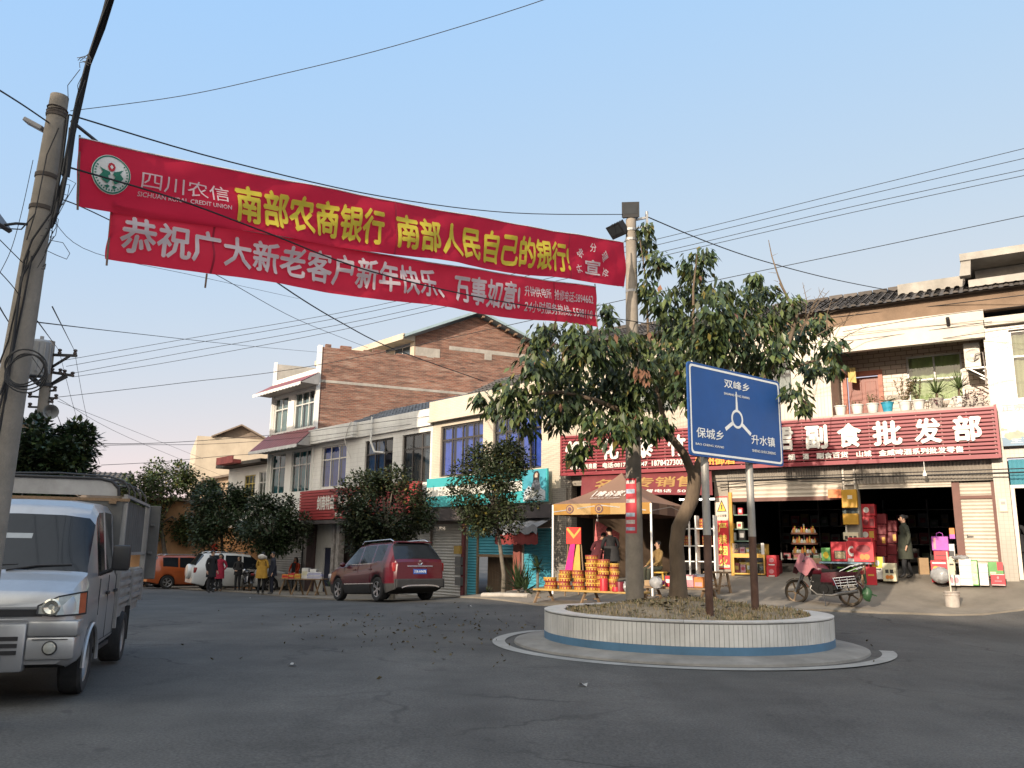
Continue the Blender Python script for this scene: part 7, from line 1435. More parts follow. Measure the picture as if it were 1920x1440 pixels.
ordn = ['bottom', 'second from the bottom', 'third from the bottom', 'fourth from the bottom', 'fifth from the bottom', 'sixth from the bottom', 'seventh from the bottom', 'eighth from the bottom', 'top']
for px, n, r, nm in stacks:
    u = FR.u(px, 1097, ds)
    for k in range(n):
        lab = f'red gold round box, {"top" if k == n - 1 else ordn[k]} of the {nm}'
        q = FR.w(u + rnd.uniform(-.03, .03), ds + rnd.uniform(-.03, .03), .563 + k * .094); sc = r / .16
        if proto is None:
            proto = thing('round_box', lab, 'box', q, FR.rz, 'round boxes stacked on the trestle table')
            mb = MB(); mb.lathe([(0, 0), (.158, 0), (.16, .004), (.16, .06), (.158, .062)], n=28)
            for i in range(14): a0, a1 = 6.283 * i / 14, 6.283 * (i + .5) / 14; mb.grid(lambda s_, t_: (.1615 * math.cos(a0 + (a1 - a0) * s_), .1615 * math.sin(a0 + (a1 - a0) * s_), .012 + .04 * t_), 3, 1, 1)
            mb.build('base', [boxgold, boxred], proto, smooth=True, recalc=False)
            mb = MB(); mb.lathe([(.163, .058), (.165, .06), (.165, .088), (.162, .0915), (.14, .092)], n=28, m=1); mb.lathe([(.14, .092), (0, .0925)], n=28, m=0); mb.build('lid', [boxgold, boxred], proto, smooth=True)
            o = proto
            proto2 = dup(proto, (0, 0, -50)); 
            for ch in kids(proto2): ch.data = ch.data.copy(); ch.data.materials[0], ch.data.materials[1] = boxred, boxgold
        else: o = dup(proto if rnd.random() < .55 else proto2, q, FR.rz + rnd.uniform(0, 6), lab)
        o.scale = (sc, sc, 1)
LITM = {}
def gm(n, c, r=.45, v=.15): return M('goods_' + n, c, r, v, 6)
def gb(name, label, px0, px1, py0, py1, d, dep, mat, deco=(), cat='box', zb=None, rot=0, bag=False, group=None, ref=None):
    """a carton or gift bag standing at depth d, its front face given by the place it takes in the photo"""
    xm, ym = (px0 + px1) / 2, (py0 + py1) / 2; ua, ub = FR.u(px0, ym, d), FR.u(px1, ym, d); zt = FR.uz(xm, py0, d)[1]; z0 = FR.uz(xm, py1, d)[1] if zb is None else zb
    w, h = ub - ua, zt - z0; o = thing(name, label, cat, FR.w((ua + ub) / 2, d + dep / 2, z0), FR.rz + rot, group); mb = MB(); mb.box(-w / 2, w / 2, -dep / 2, dep / 2, 0, h); bd = mb.build('bag_body' if bag else 'carton', mat, o, bevel=.008 if not bag else .004)
    if deco:
        mb = MB(); ms = []; y = -dep / 2 - .003
        for i, (kd, x0, x1, za, zb_, m_) in enumerate(deco):
            if m_ not in ms: ms.append(m_)
            k = ms.index(m_); X0, X1, Z0_, Z1 = -w / 2 + x0 * w, -w / 2 + x1 * w, za * h, zb_ * h
            if kd == 'r': mb.quad((X0, y, Z0_), (X1, y, Z0_), (X1, y, Z1), (X0, y, Z1), k)
            elif kd == 'e': mb.poly([((X0 + X1) / 2 + (X1 - X0) / 2 * math.cos(a), y, (Z0_ + Z1) / 2 + (Z1 - Z0_) / 2 * math.sin(a)) for a in [j * .393 for j in range(16)]], k)
            y -= .0015
        mb.build('print', ms, o, recalc=False)
    if bag:
        mb = MB(); mb.tube([(-w * .2, 0, h), (-w * .18, 0, h + .08), (0, 0, h + .11), (w * .18, 0, h + .08), (w * .2, 0, h)], .008, 5); mb.build('handle', mat, o)
    return o
gR, gDR, gW, gCr, gGo, gGr, gYe, gPu, gPk, gBr, gBl, gOr = gm('red', (.40, .02, .03)), gm('dark_red', (.16, .012, .02)), gm('white', (.55, .53, .50)), gm('cream', (.50, .46, .32)), gm('gold', (.48, .28, .05)), gm('green', (.08, .24, .06)), gm('yellow', (.55, .40, .03)), gm('purple', (.33, .06, .32)), gm('pink', (.48, .20, .22)), gm('cardboard', (.30, .20, .11)), gm('black', (.03, .03, .03)), gm('orange', (.5, .16, .03))
for ch in kids(proto2): bpy.data.objects.remove(ch)
bpy.data.objects.remove(proto2)
# display easel with red board and magenta strip
ez = thing('display_board', 'red festive display board with gold ribbon and magenta strip standing behind the table', 'display', FR.w(FR.u(1070, 1060, -4.6), -4.6, gz(*FR.w(2.3, -4.6).to_2d())), FR.rz)
k_ = FR.u(1070, 1060, -4.6); zg = ez.location.z; pu = lambda px, py: (FR.u(px, py, -4.6) - k_, FR.uz(px, py, -4.6)[1] - zg)
mb = MB(); (a, t_), (b_, z_) = pu(1063, 989), pu(1090, 1020); mb.box(a, b_, -.03, .0, z_, t_); mb.build('board', gm('bright_red', (.62, .03, .02)), ez)
mb = MB(); mb.poly([(a, -.034, t_ - .05), (a + .04, -.034, t_), ((a + b_) / 2 + .02, -.034, t_ - .2), (b_ - .02, -.034, t_), (b_, -.034, t_ - .06), ((a + b_) / 2, -.034, t_ - .30)]); mb.build('ribbon', gGo, ez)
mb = MB(); p1_, p2_, p3_, p4_ = pu(1070, 1021), pu(1079, 1019), pu(1073, 1075), pu(1059, 1075); mb.prism([p1_, p2_, p3_, p4_], -.03, -.01); mb.build('magenta_strip', gm('magenta', (.62, .01, .16)), ez)
mb = MB(); q1, q2, q3, q4 = pu(1081, 1020), pu(1086, 1020), pu(1088, 1075), pu(1072, 1075); mb.prism([q1, q2, q3, q4], .01, .03); mb.build('gold_strip', gGo, ez)
mb = MB(); mb.beam((a + .05, .03, t_ - .1), (a - .12, .1, 0), .03, .03); mb.beam((b_ - .05, .03, t_ - .1), (b_ + .05, .1, 0), .03, .03); mb.beam((0, .05, t_ - .1), (0, .5, 0), .03, .03); mb.build('stand', wood, ez)
mb = MB(); mb.grid(lambda a, b_: (0 + .8 * a - .1 + .1 * b_, .03 * math.sin(9 * a), 1.3 * b_ * (1 - .3 * a)), 10, 8); o = mb.build('cloth', M('pink_floral', (.48, .13, .13), .9, .5, 14), loc=FR.w(FR.u(1117, 1010, -1.3), -1.3, 1.15), rz=FR.rz, recalc=False); tag(o, 'pink floral cloth hanging at the back of the tent', 'cloth')
# red tins and bags at the table end
for k, (px, py0, py1, r, m_, lab) in enumerate(((1134, 1076, 1097, .10, gR, 'tall red tin between the gold box stacks'), (1164, 1078, 1094, .10, gDR, 'dark red tin near the pole end of the table'), (1158, 1090, 1097, .09, gR, 'short red tin at the table front'))):
    u = FR.u(px, 1095, -5.95); h = (py1 - py0) * 21 / 1552; mb = MB(); mb.lathe([(0, 0), (r, 0), (r, h), (r * .97, h + .01), (0, h + .012)], n=20); o = mb.build('tin', m_, smooth=True, loc=FR.w(u, -6.0 if k < 2 else -6.05, .563), rz=0); tag(o, lab, 'tin', 'red tins on the trestle table')
def bagheap(name, label, px, py, d, r, m_, zb, cat='bag', sq=.7):
    u = FR.u(px, py, d); mb = MB(); mb.ell((0, 0, r * sq * .9), (r, r * .8, r * sq), 14, 9)
    for v in mb.bm.verts: v.co += Vector((rnd.uniform(-1, 1), rnd.uniform(-1, 1), rnd.uniform(-.6, .8))) * r * .12
    o = mb.build(name, m_, smooth=True, loc=FR.w(u, d, zb), rz=FR.rz); return tag(o, label, cat)
clear = M('plastic_sheet', (.42, .42, .42), .25, .25, 5, trans=.4)
bagheap('plastic_bag', 'crumpled pale plastic bag at the pole end of the table', 1174, 1092, -5.9, .17, clear, .563)
t2, ua2, ub2 = trestle('second low table with bags and boxes, right of the concrete pole', 1203, 1330, 1098, -4.9, .7, .66, wood, 3)
bagheap('flowers', 'bunch of purple artificial flowers on the second table', 1232, 1086, -4.8, .20, gm('violet', (.16, .02, .10)), .665, 'flowers', .5); bagheap('plastic_bag', 'clear plastic bag drooping on the second table front', 1230, 1097, -5.1, .17, clear, .62, sq=.9)
gb('gift_box', 'small red gift box at the left of the second table', 1247, 1262, 1080, 1097, -4.75, .2, gR, (('r', .1, .9, .35, .7, gW),), zb=.665); gb('gift_box', 'flat brown box at the left end of the second table', 1208, 1226, 1088, 1097, -4.7, .25, gBr, zb=.665)
gb('gift_box', 'pale gift box on the second table by the tree trunk', 1284, 1300, 1078, 1097, -4.6, .25, gPk, (('r', .1, .9, .6, .9, gW),), zb=.665); gb('gift_box', 'pink and orange box right of the tree trunk', 1301, 1318, 1082, 1097, -4.6, .25, gOr, (('r', .1, .9, .1, .5, gPk),), zb=.665); bagheap('plastic_bag', 'clear plastic sheet over goods right of the tree trunk', 1312, 1074, -4.2, .32, clear, .70, sq=.45)
t3, _, _ = trestle('dark wooden bench beside the no smoking strip', 1318, 1364, 1068, -3.2, .35, 1.03, wood, 2)
# shelf of boxes behind the trunk
sf = thing('shelf', 'pale shelf unit with round gold boxes behind the tree trunk', 'shelf', FR.w(FR.u(1308, 1030, -.6), -.6, gz(*FR.w(4.7, -.6).to_2d())), FR.rz)
for z in (.55, 1.0, 1.5): mb = MB(); mb.box(-.55, .55, -.15, .15, z, z + .03); mb.build('board', white_paint, sf)
for x in (-.56, .0, .56): mb = MB(); mb.box(x - .02, x + .02, -.15, .15, 0, 1.9); mb.build('upright', white_paint, sf)
for k, (dx_, z, n) in enumerate(((-.32, 1.03, 3), (.3, 1.03, 3), (.22, 1.53, 3))):
    for j in range(n):
        nm = ('left stack', 'right stack', 'upper stack')[k]; o = dup(proto, FR.w(FR.u(1308, 1030, -.6) + dx_, -.6, sf.location.z + z + j * .094), 0, f'round gold box, {ordn[j] if j < n - 1 else "top"} of the {nm} on the pale shelf'); o.scale = (.85, .85, 1); o['group'] = 'round boxes on the pale shelf'
# bay B: shelf, counter
sf2 = thing('shelf', 'green framed goods shelf just inside the left open shop', 'shelf', FR.w(FR.u(1382, 1000, .2), .3, zf(6)), FR.rz); H_ = FR.uz(1382, 940, .2)[1] - zf(6)
for k, z in enumerate((.95, 1.30, 1.72, 2.1)): mb = MB(); mb.box(-.36, .36, -.16, .16, z, z + .03); mb.build('board', gm('shelf_green', (.10, .17, .13)), sf2)
for x in (-.37, .37): mb = MB(); mb.box(x - .015, x + .015, -.16, .16, 0, H_); mb.build('upright', MATS['goods_shelf_green'], sf2)
for k, (x, z, w, h, m_, lab) in enumerate(((-.20, 1.75, .26, .30, gW, 'pale box with a red square on the upper shelf'), (-.2, 1.33, .22, .16, gGo, 'gold box on the middle shelf'), (.08, 1.33, .16, .2, gCr, 'cream box on the middle shelf'), (-.2, .98, .28, .24, gW, 'white box on the lower shelf'), (.14, .98, .2, .3, gBl, 'dark packet on the lower shelf'), (-.2, 2.13, .18, .22, gPk, 'pink packet on the top shelf'), (.12, 1.75, .14, .2, gR, 'small red packet on the upper shelf'))):
    o = thing('goods_box', lab + ' inside the shop', 'box', FR.w(FR.u(1382, 1000, .2) + x, .3, zf(6) + z), FR.rz); mb = MB(); mb.box(-w / 2, w / 2, -.1, .1, .001, h); mb.build('carton', m_, o, bevel=.006); mb = MB(); mb.box(-w * .3, w * .3, -.104, -.101, h * .3, h * .75); mb.build('print', (gR, gW, gR, gGo, gW, gR, gW)[k], o)
ct = thing('display_counter', 'glass fronted display counter with a yellow band at the shop entrance', 'counter', FR.w(FR.u(1404, 1060, -.15), .1, zf(6.2)), FR.rz); wct = .47
mb = MB(); mb.box(-wct, wct, -.25, .25, .48, .60); mb.box(-wct, -wct + .04, -.25, .25, 0, .48); mb.box(wct - .04, wct, -.25, .25, 0, .48); mb.box(-wct, wct, -.25, .25, .0, .04); mb.box(-wct, wct, .2, .25, .04, .88); mb.build('cabinet', M('counter_yellow', (.50, .29, .06), .5, .12, 3), ct)
mb = MB(); mb.box(-wct + .04, wct - .04, -.245, -.235, .04, .48); mb.box(-wct, wct, -.25, -.24, .60, .88); mb.box(-wct, wct, -.25, .2, .88, .895); mb.build('glass', WGLASS, ct)
mb = MB(); mb.box(.38, .47, -.26, -.251, .58, .90); mb.build('white_panel', gW, ct)
for k in range(10):
    u = FR.u(1404, 1060, -.15) - .38 + (k % 5) * .18; z = zf(6.2) + (.05 if k < 5 else .605); h = rnd.uniform(.2, .36) if k < 5 else rnd.uniform(.12, .2); o = thing('cigarette_carton', f'{("red and gold", "pale pink", "gold", "cream", "brown")[k % 5]} packet {"on the lower" if k < 5 else "on the upper"} level of the glass counter', 'packet', FR.w(u, .0, z), FR.rz, 'packets in the glass counter'); mb = MB(); mb.box(-.075, .075, -.06, .06, 0, h); mb.build('carton', (boxred, gPk, gGo, gCr, gBr)[k % 5], o); mb = MB(); mb.box(-.05, .05, -.064, -.061, h * .3, h * .7); mb.build('print', (gGo, gR, gW, gGo, gW)[k % 5], o)
for k in range(2): gb('gift_box', ('upright red box, lower of the two beside the glass counter', 'upright red box, upper of the two beside the glass counter')[k], 1437, 1456, 1041 + 21 * (1 - k), 1062 + 21 * (1 - k), -.3, .3, gR, (('e', .25, .75, .35, .75, gPk), ('r', .2, .8, .1, .2, gW)))
gb('carton', 'dark brown box behind the red pair beside the counter', 1452, 1462, 1050, 1083, .1, .3, gDR)
# rotating rack
rk = thing('display_rack', 'round three tier rack crowded with bottles and jars inside the left open shop', 'rack', FR.w(FR.u(1512, 1080, .5), .5, zf(7.6)), FR.rz); tz_ = [FR.uz(1512, y, .5)[1] - zf(7.6) for y in (1040, 1021, 1002)]
mb = MB(); mb.cyl((0, 0, 0), (0, 0, tz_[2] + .3), .025, n=8); mb.cyl((0, 0, 0), (0, 0, .03), .25, n=16); mb.build('post', steel, rk)
for z in tz_: mb = MB(); mb.lathe([(0, z), (.37, z), (.37, z + .045), (.36, z + .045), (.355, z + .008), (0, z + .008)], n=24); mb.build('tray', gm('tray_brown', (.28, .12, .08)), rk, smooth=True)
bp_ = []
for ti, z in enumerate(tz_):
    for k in range(13):
        a = -math.pi * (k + .5) / 13; kind = (k + ti * 2) % 4
        if len(bp_) < 4 and ti == 0:
            h = (.16, .22, .19, .14)[kind]; r = (.04, .034, .038, .045)[kind]; o = thing('bottle', 'x', 'bottle', (0, 0, 0)); mb = MB(); mb.lathe([(0, 0), (r, 0), (r, h * .62), (r * .45, h * .78), (r * .42, h * .9)], n=10); mb.build('glass_body', (gW, gGo, gOr, gCr)[kind], o, smooth=True); mb = MB(); mb.lathe([(r * .5, h * .88), (r * .5, h), (0, h)], n=10); mb.build('cap', (gR, gYe, gR, gGr)[kind], o, smooth=True); bp_.append(o)
        else: o = dup(bp_[kind])
        o.location = FR.w(FR.u(1512, 1080, .5) + .30 * math.cos(a), .5 + .30 * math.sin(a), zf(7.6) + z + .012); o['group'] = 'bottles on the three tier rack'; o['label'] = f'{("white jar with red cap", "slim gold bottle with yellow cap", "orange bottle with red cap", "squat cream jar with green cap")[kind]} on the {("lowest", "middle", "top")[ti]} tier of the round rack'
gb('carton', 'plain cardboard box standing below the round rack', 1508, 1541, 1046, 1083, -.25, .35, gBr, (('r', .1, .6, .55, .8, gCr),))
# front goods table
t4, _, _ = trestle('white legged goods table covered in red gift boxes before the pillar', 1536, 1634, 1054, -.95, .6, FR.uz(1590, 1054, -.95)[1], M('table_blue_edge', (.16, .24, .30), .6, .2, 4), 2)
gb('gift_box', 'large red gift box with clear window, left on the goods table', 1558, 1588, 1016, 1050, -.95, .35, gR, (('r', .2, .92, .12, .55, gBl), ('r', .25, .85, .15, .5, M('jar_row', (.30, .24, .14), .4, .6, 22))), zb=FR.uz(1590, 1053, -.95)[1])
gb('gift_box', 'red and white gift box with a round logo, middle of the goods table', 1588, 1606, 1014, 1050, -.9, .35, gR, (('e', .1, .9, .25, .75, gW), ('e', .25, .8, .4, .65, gR), ('r', 0, 1, 0, .15, gW)), zb=FR.uz(1590, 1053, -.95)[1])
gb('gift_box', 'big red gift box with dark fruit picture, right on the goods table', 1600, 1638, 1016, 1051, -1.0, .3, gR, (('e', .15, .85, .45, .85, gDR), ('e', .3, .55, .1, .4, gOr), ('e', .5, .8, .1, .4, gOr)), zb=FR.uz(1590, 1053, -.95)[1])
gb('gift_box', 'red box with a white top stripe behind the goods table boxes', 1590, 1636, 1008, 1032, -.5, .25, gR, (('r', .05, .95, .6, .9, gDR),))
gb('carton', 'pale tray of small packets on top of the red gift boxes', 1581, 1609, 998, 1012, -.45, .2, gCr, (('r', .1, .3, .1, .5, gBl), ('r', .4, .6, .1, .5, gBl), ('r', .7, .9, .1, .5, gBl)))
gb('gift_bag', 'green and yellow packet at the left end of the goods table', 1540, 1557, 1027, 1050, -.9, .2, gGr, (('e', .2, .8, .2, .7, gYe),), zb=FR.uz(1590, 1053, -.95)[1])
mb = MB(); mb.lathe([(0, 0), (.22, 0), (.27, .24), (.28, .25), (.25, .25), (.2, .02), (0, .02)], n=20); o = mb.build('basin', gm('lime', (.15, .36, .04)), smooth=True, loc=FR.w(FR.u(1590, 1075, -.7), -.7, zf(8.6) - .02)); tag(o, 'lime green plastic basin under the goods table', 'basin')
gb('gift_bag', 'tall red gift bag hanging at the right of the goods table', 1624, 1643, 1063, 1097, -1.3, .1, gR, (('r', .2, .8, .5, .6, gGo),), cat='bag', bag=True)
gb('carton', 'yellow and white carton behind the red gift bag', 1635, 1656, 1044, 1086, -.55, .3, gW, (('r', 0, 1, .5, 1, gYe), ('r', .2, .8, .4, .48, gBl), ('e', .3, .7, .6, .85, gW)))
gb('carton', 'pale green carton with dark characters beside the doorway', 1655, 1680, 1056, 1090, -.6, .3, gCr, (('r', .2, .45, .45, .65, gBl), ('r', .55, .8, .45, .65, gBl), ('e', .2, .5, .12, .35, gOr), ('e', .45, .8, .12, .35, gOr)))
# bay C stacks
cnt = 0
cols_ = ['bottom', 'second', 'third', 'fourth', 'fifth', 'top']
for ci, (px0, px1, d, m_, top_) in enumerate(((1612, 1641, .45, gR, 944), (1641, 1662, .9, gDR, 962), (1662, 1682, 1.2, gDR, 975))):
    n = 6 if ci < 2 else 5; ybot = 1083
    for k in range(n):
        y1_ = ybot - (ybot - top_) * k / n; y0_ = ybot - (ybot - top_) * (k + 1) / n + 1.0
        gb('gift_box', f'red gift box, {"top" if k == n - 1 else cols_[k]} of the {("front left", "middle", "back right")[ci]} stack inside the right shop', px0 + rnd.uniform(-1, 1), px1 - 1, y0_, y1_, d, .35, m_, (('e', .2, .6, .25, .75, gW if ci == 0 and k % 2 else gDR), ('r', .65, .95, .2, .8, gGo if k % 3 == 0 else gDR)), group='red gift boxes stacked inside the shop')
gb('paper_bag', 'crumpled brown paper bag behind the woman in the doorway', 1722, 1740, 1046, 1078, .5, .2, gBr, cat='bag', rot=.3)
gb('gift_bag', 'shiny purple gift bag on the boxes by the brown door post', 1747, 1778, 1006, 1032, -.2, .15, gPu, (('r', .1, .25, .1, .9, gPk),), cat='bag', bag=True)
gb('gift_box', 'red gift box under the purple bag', 1751, 1779, 1033, 1050, -.25, .3, gR, (('r', .1, .9, .4, .6, gDR),)); gb('gift_box', 'large red gift box with gold hearts on the floor below the purple bag', 1746, 1778, 1051, 1092, -.4, .3, gR, (('e', .1, .5, .5, .75, gGo), ('e', .55, .95, .45, .7, gDR), ('r', .1, .9, .85, .92, gW)))
gb('gift_box', 'white and black box beside the brown door post', 1778, 1790, 1020, 1046, -.1, .2, gW, (('r', .1, .9, .1, .5, gBl),)); gb('gift_box', 'tall cream box with black characters beside the brown door post', 1778, 1791, 1044, 1080, -.25, .2, gCr, (('r', .2, .8, .55, .65, gBl),)); gb('gift_box', 'orange and purple box at the top beside the door post', 1780, 1790, 990, 1010, .0, .2, gOr, (('r', 0, 1, 0, .4, gPu),))
gb('carton', 'tall stack wrapped in white paper before the white door panel', 1799, 1823, 1048, 1098, -.6, .3, gW, (('r', 0, 1, .25, .28, gCr), ('r', 0, 1, .5, .53, gCr), ('r', 0, 1, .75, .78, gCr))); gb('carton', 'narrow green patterned carton beside the white paper stack', 1821, 1834, 1050, 1098, -.6, .3, gGr, (('r', .1, .9, .05, .95, M('leaf_print', (.42, .50, .30), .5, .5, 16)),)); gb('carton', 'plain white carton right of the green patterned one', 1836, 1853, 1058, 1098, -.6, .3, gW, (('r', 0, 1, .3, .33, gCr), ('r', 0, 1, .6, .63, gCr)))
gb('carton', 'small carton of pale packets left of the white paper stack', 1780, 1800, 1078, 1098, -.65, .25, gW, (('e', .1, .4, .2, .8, gPk), ('e', .5, .9, .2, .8, gPk)))
gb('gift_box', 'green and red fruit box leaning by the tiled pillar', 1853, 1881, 1054, 1080, -.45, .12, gGr, (('r', .6, 1, .4, 1, gR), ('r', .1, .5, .1, .3, gCr))); gb('gift_box', 'flat square red box with white border in front of the tiled pillar', 1858, 1885, 1076, 1098, -.65, .12, gR, (('r', .03, .97, .03, .08, gW), ('r', .03, .97, .92, .97, gW), ('e', .42, .58, .55, .8, gPk), ('r', .25, .75, .35, .42, gPk)))
# bucket with a pole
q = G(1787, 1141); bk = thing('paint_bucket', 'dirty white paint bucket with a pole standing on the pavement', 'bucket', on_ground(q, .02))
mb = MB(); mb.lathe([(0, 0), (.155, 0), (.165, .28), (.18, .29), (.18, .32), (.168, .33), (.17, .36), (.18, .365), (.18, .38), (.165, .38), (.15, .2), (0, .2)], n=24); mb.build('tub', M('bucket_white', (.36, .32, .28), .7, .2, 7, dirt=.85, dcol=(.22, .11, .065)), bk, smooth=True)
mb = MB(); 
for z in (.325, .37): mb.lathe([(.172, z - .012), (.174, z), (.172, z + .006)], n=24)
mb.build('rim_band', black_metal, bk); mb = MB(); a = P(1775, 1036, q.y) - q; mb.tube([(0, 0, .1), (a.x * .5, 0, .5), (a.x, 0, a.z)], .018, 8); mb.lathe([(0, .2), (.15, .2), (.155, .30), (0, .31)], n=16); mb.build('pole', M('pole_pale', (.50, .44, .36), .7, .15, 6), bk, smooth=True)
bagheap('plastic_sheet', 'crumpled translucent plastic sheet lying by the red boxes', 1765, 1092, -.75, .24, clear, zf(11.6) - .05, 'plastic sheet', .8); bagheap('plastic_sheet', 'thin plastic wrap draped on the white paper stack', 1802, 1050, -.5, .2, clear, FR.uz(1810, 1050, -.5)[1], 'plastic sheet', .3)
# left street stall
fL = FL; q = G(566, 1118); st = thing('trestle_table', 'street stall table on wooden trestles in front of the red coated seller', 'table', on_ground(q, .05), R_(-6))
mb = MB(); mb.box(-.85, .95, -.35, .35, .62, .66); mb.build('table_top', wood, st)
for x in (-.72, -.2, .45, .8):
    for s_ in (-1, 1): mb = MB(); mb.beam((x, s_ * .1, .62), (x + s_ * .14, s_ * .3, 0), .05, .05); mb.build('leg', wood, st)
def on_st(x, y, z): return Matrix.Translation(st.location) @ Matrix.Rotation(R_(-6), 4, 'Z') @ Vector((x, y, z))
for x, y, w, dd, h, z, m_, m3, lab in ((-.68, -.1, .26, .3, .16, .661, gOr, gR, 'orange and red packet at the left of the street stall'), (-.42, -.1, .24, .3, .20, .661, gR, gGo, 'red packet with gold label on the street stall'), (-.16, -.1, .24, .3, .18, .661, gGo, gOr, 'gold packet in the middle of the street stall'), (.12, 0, .26, .34, .42, .661, gW, gCr, 'tall white wrapped bundle on the street stall'), (.42, .1, .26, .3, .38, .661, gW, M('goods_lilac', (.30, .30, .48), .5), 'white bundle with lilac band on the street stall'), (.55, -.15, .66, .28, .09, .661, gW, M('goods_lilac', (.3, .3, .48)), 'flat white box at the right of the street stall'), (.57, -.14, .62, .28, .09, .752, M('goods_lilac', (.3, .3, .48)), gW, 'flat lilac box, middle of the flat pile on the street stall'), (.55, -.13, .58, .26, .08, .843, gW, M('goods_lilac', (.3, .3, .48)), 'flat white box on top of the flat pile on the street stall')):
    o = thing('goods_box', lab, 'box', on_st(x, y, z), R_(-6)); mb = MB(); mb.box(-w / 2, w / 2, -dd / 2, dd / 2, 0, h); mb.build('carton', m_, o, bevel=.006); mb = MB(); mb.box(-w * .42, w * .42, -dd / 2 - .004, -dd / 2 - .001, h * .3, h * .7); mb.build('print', m3, o)

# stock in the depths of the shops, its colours darkened to stand for shade
for ui, dd, n_, lab in ((7.3, 3.4, 3, 'left open shop'), (10.6, 3.6, 3, 'right open shop')):
    t = thing('shelf', f'tall dim stock shelf deep inside the {lab}', 'shelf', FR.w(ui, dd + 1.6, zf(ui)), FR.rz)
    for z in (.4, .95, 1.5, 2.05): mb = MB(); mb.box(-1.3, 1.3, -.2, .2, z, z + .03); mb.build('board', gm('shelf_grey', (.16, .15, .14)), t)
    for x in (-1.3, 0, 1.3): mb = MB(); mb.box(x - .02, x + .02, -.2, .2, 0, 2.4); mb.build('upright', MATS['goods_shelf_grey'], t)
    for zi, z in enumerate((.43, .98, 1.53)):
        for k in range(8):
            w, h = rnd.uniform(.2, .3), rnd.uniform(.2, .42); o = thing('goods_box', f'{("red", "white", "brown", "gold", "green")[(k * 3 + zi) % 5]} stock box on the {("lowest", "middle", "top")[zi]} level of the dim shelf in the {lab}', 'box', FR.w(ui - 1.12 + .32 * k, dd + 1.58, zf(ui) + z + .001), FR.rz, 'stock boxes in the dim shelves'); mb = MB(); mb.box(-w / 2, w / 2, -.13, .13, 0, h); mb.build('carton', (gDR, gm('dull_white', (.12, .115, .11)), gm('shaded_brown', (.06, .04, .025)), gm('dull_gold', (.12, .07, .015)), gm('shaded_green', (.02, .05, .018)))[(k * 3 + zi) % 5], o); mb = MB(); mb.box(-w * .3, w * .3, -.134, -.131, h * .3, h * .65); mb.build('print', (MATS['goods_dull_white'], gDR, MATS['goods_dull_gold'], gDR, MATS['goods_dull_white'])[(k * 3 + zi) % 5], o)
# ================================================================ trees and plants
class Leaves:
    def __init__(s): s.v = []; s.f = []; s.m = []
    def add(s, c, d, ln, wd, m=0, fold=.25, curl=.0):
        d = d.normalized(); q = d.cross(Vector((rnd.uniform(-.4, .4), rnd.uniform(-.4, .4), 1)))
        if q.length < .05: q = Vector((1, 0, 0))
        q.normalize(); n = q.cross(d); k = len(s.v); tip = c + d * ln + Vector((0, 0, -curl * ln))
        mid = c + d * ln * .45
        s.v += [c, mid + q * wd + n * wd * fold, tip, mid - q * wd + n * wd * fold, mid - Vector((0, 0, 0))]; s.f += [(k, k + 1, k + 4), (k + 1, k + 2, k + 4), (k + 2, k + 3, k + 4), (k + 3, k, k + 4)]; s.m += [m] * 4
    def build(s, name, mats, parent):
        me = bpy.data.meshes.new(name); me.from_pydata(s.v, [], s.f)
        for m in mats: me.materials.append(m)
        me.polygons.foreach_set('material_index', s.m); o = bpy.data.objects.new(name, me); COL.objects.link(o); o.parent = parent; return o
bark = M('bark', (.13, .095, .065), .95, .35, 5, bump=.7, bscale=18, dirt=.5, dcol=(.06, .05, .035), stretch=(1, 1, .35)); barkd = M('bark_grey', (.12, .105, .085), .95, .3, 6, bump=.5, bscale=20)
leaf_a = M('leaf_olive', (.070, .092, .026), .45, .25, 1.2, island=.45, trans=.15, spec=.5); leaf_b = M('leaf_dark_green', (.028, .048, .018), .5, .25, 1.2, island=.45, trans=.12); leaf_y = M('leaf_yellowing', (.16, .13, .03), .5, .2, 2, island=.3, trans=.2); leaf_br = M('leaf_brown', (.15, .07, .04), .7, .2, 2, island=.3)
leaf_c = M('leaf_street', (.036, .046, .020), .55, .25, 1.5, island=.5, trans=.1); leaf_d = M('leaf_far_green', (.060, .080, .026), .6, .25, .8, island=.45, trans=.15)
# main tree
TB = P(1272, 1118, 15.0); mt = thing('tree', 'broad leafy tree with a crooked trunk and drooping olive leaves growing in the planter', 'tree', TB)
q = lambda x, y, dy=0: P(x, y, 15.0 + dy) - TB
tw = MB()
tw.tube([q(1271, 1130), q(1272, 1110), q(1271, 1070), q(1268, 1025), q(1272, 990), q(1286, 960), q(1298, 935), q(1302, 905), q(1301, 880)], [.20, .165, .14, .132, .13, .128, .125, .125, .12], 16)
fork = q(1301, 885)
def limb(pts, r0, r1, sub=3):
    n = len(pts); tw.tube(pts, [r0 + (r1 - r0) * i / (n - 1) for i in range(n)], 9)
limb([q(1299, 890), q(1282, 850), q(1262, 825, -.1), q(1235, 805, -.2), q(1205, 785, -.3), q(1165, 770, -.5), q(1110, 748, -.7), q(1050, 735, -.9), q(985, 742, -1.0), q(930, 745, -1.0)], .085, .015)
limb([q(1303, 890), q(1318, 850, .1), q(1322, 810, .3), q(1318, 760, .4), q(1310, 700, .5), q(1300, 620, .5), q(1300, 540, .4), q(1308, 470, .3)], .085, .010)
limb([q(1318, 840, .1), q(1350, 790, .0), q(1390, 740, -.2), q(1440, 700, -.3), q(1500, 685, -.4), q(1560, 665, -.4), q(1600, 640, -.4)], .065, .010)
limb([q(1262, 826), q(1240, 770, .3), q(1225, 700, .5), q(1215, 620, .6), q(1212, 530, .5), q(1200, 450, .3)], .05, .010)
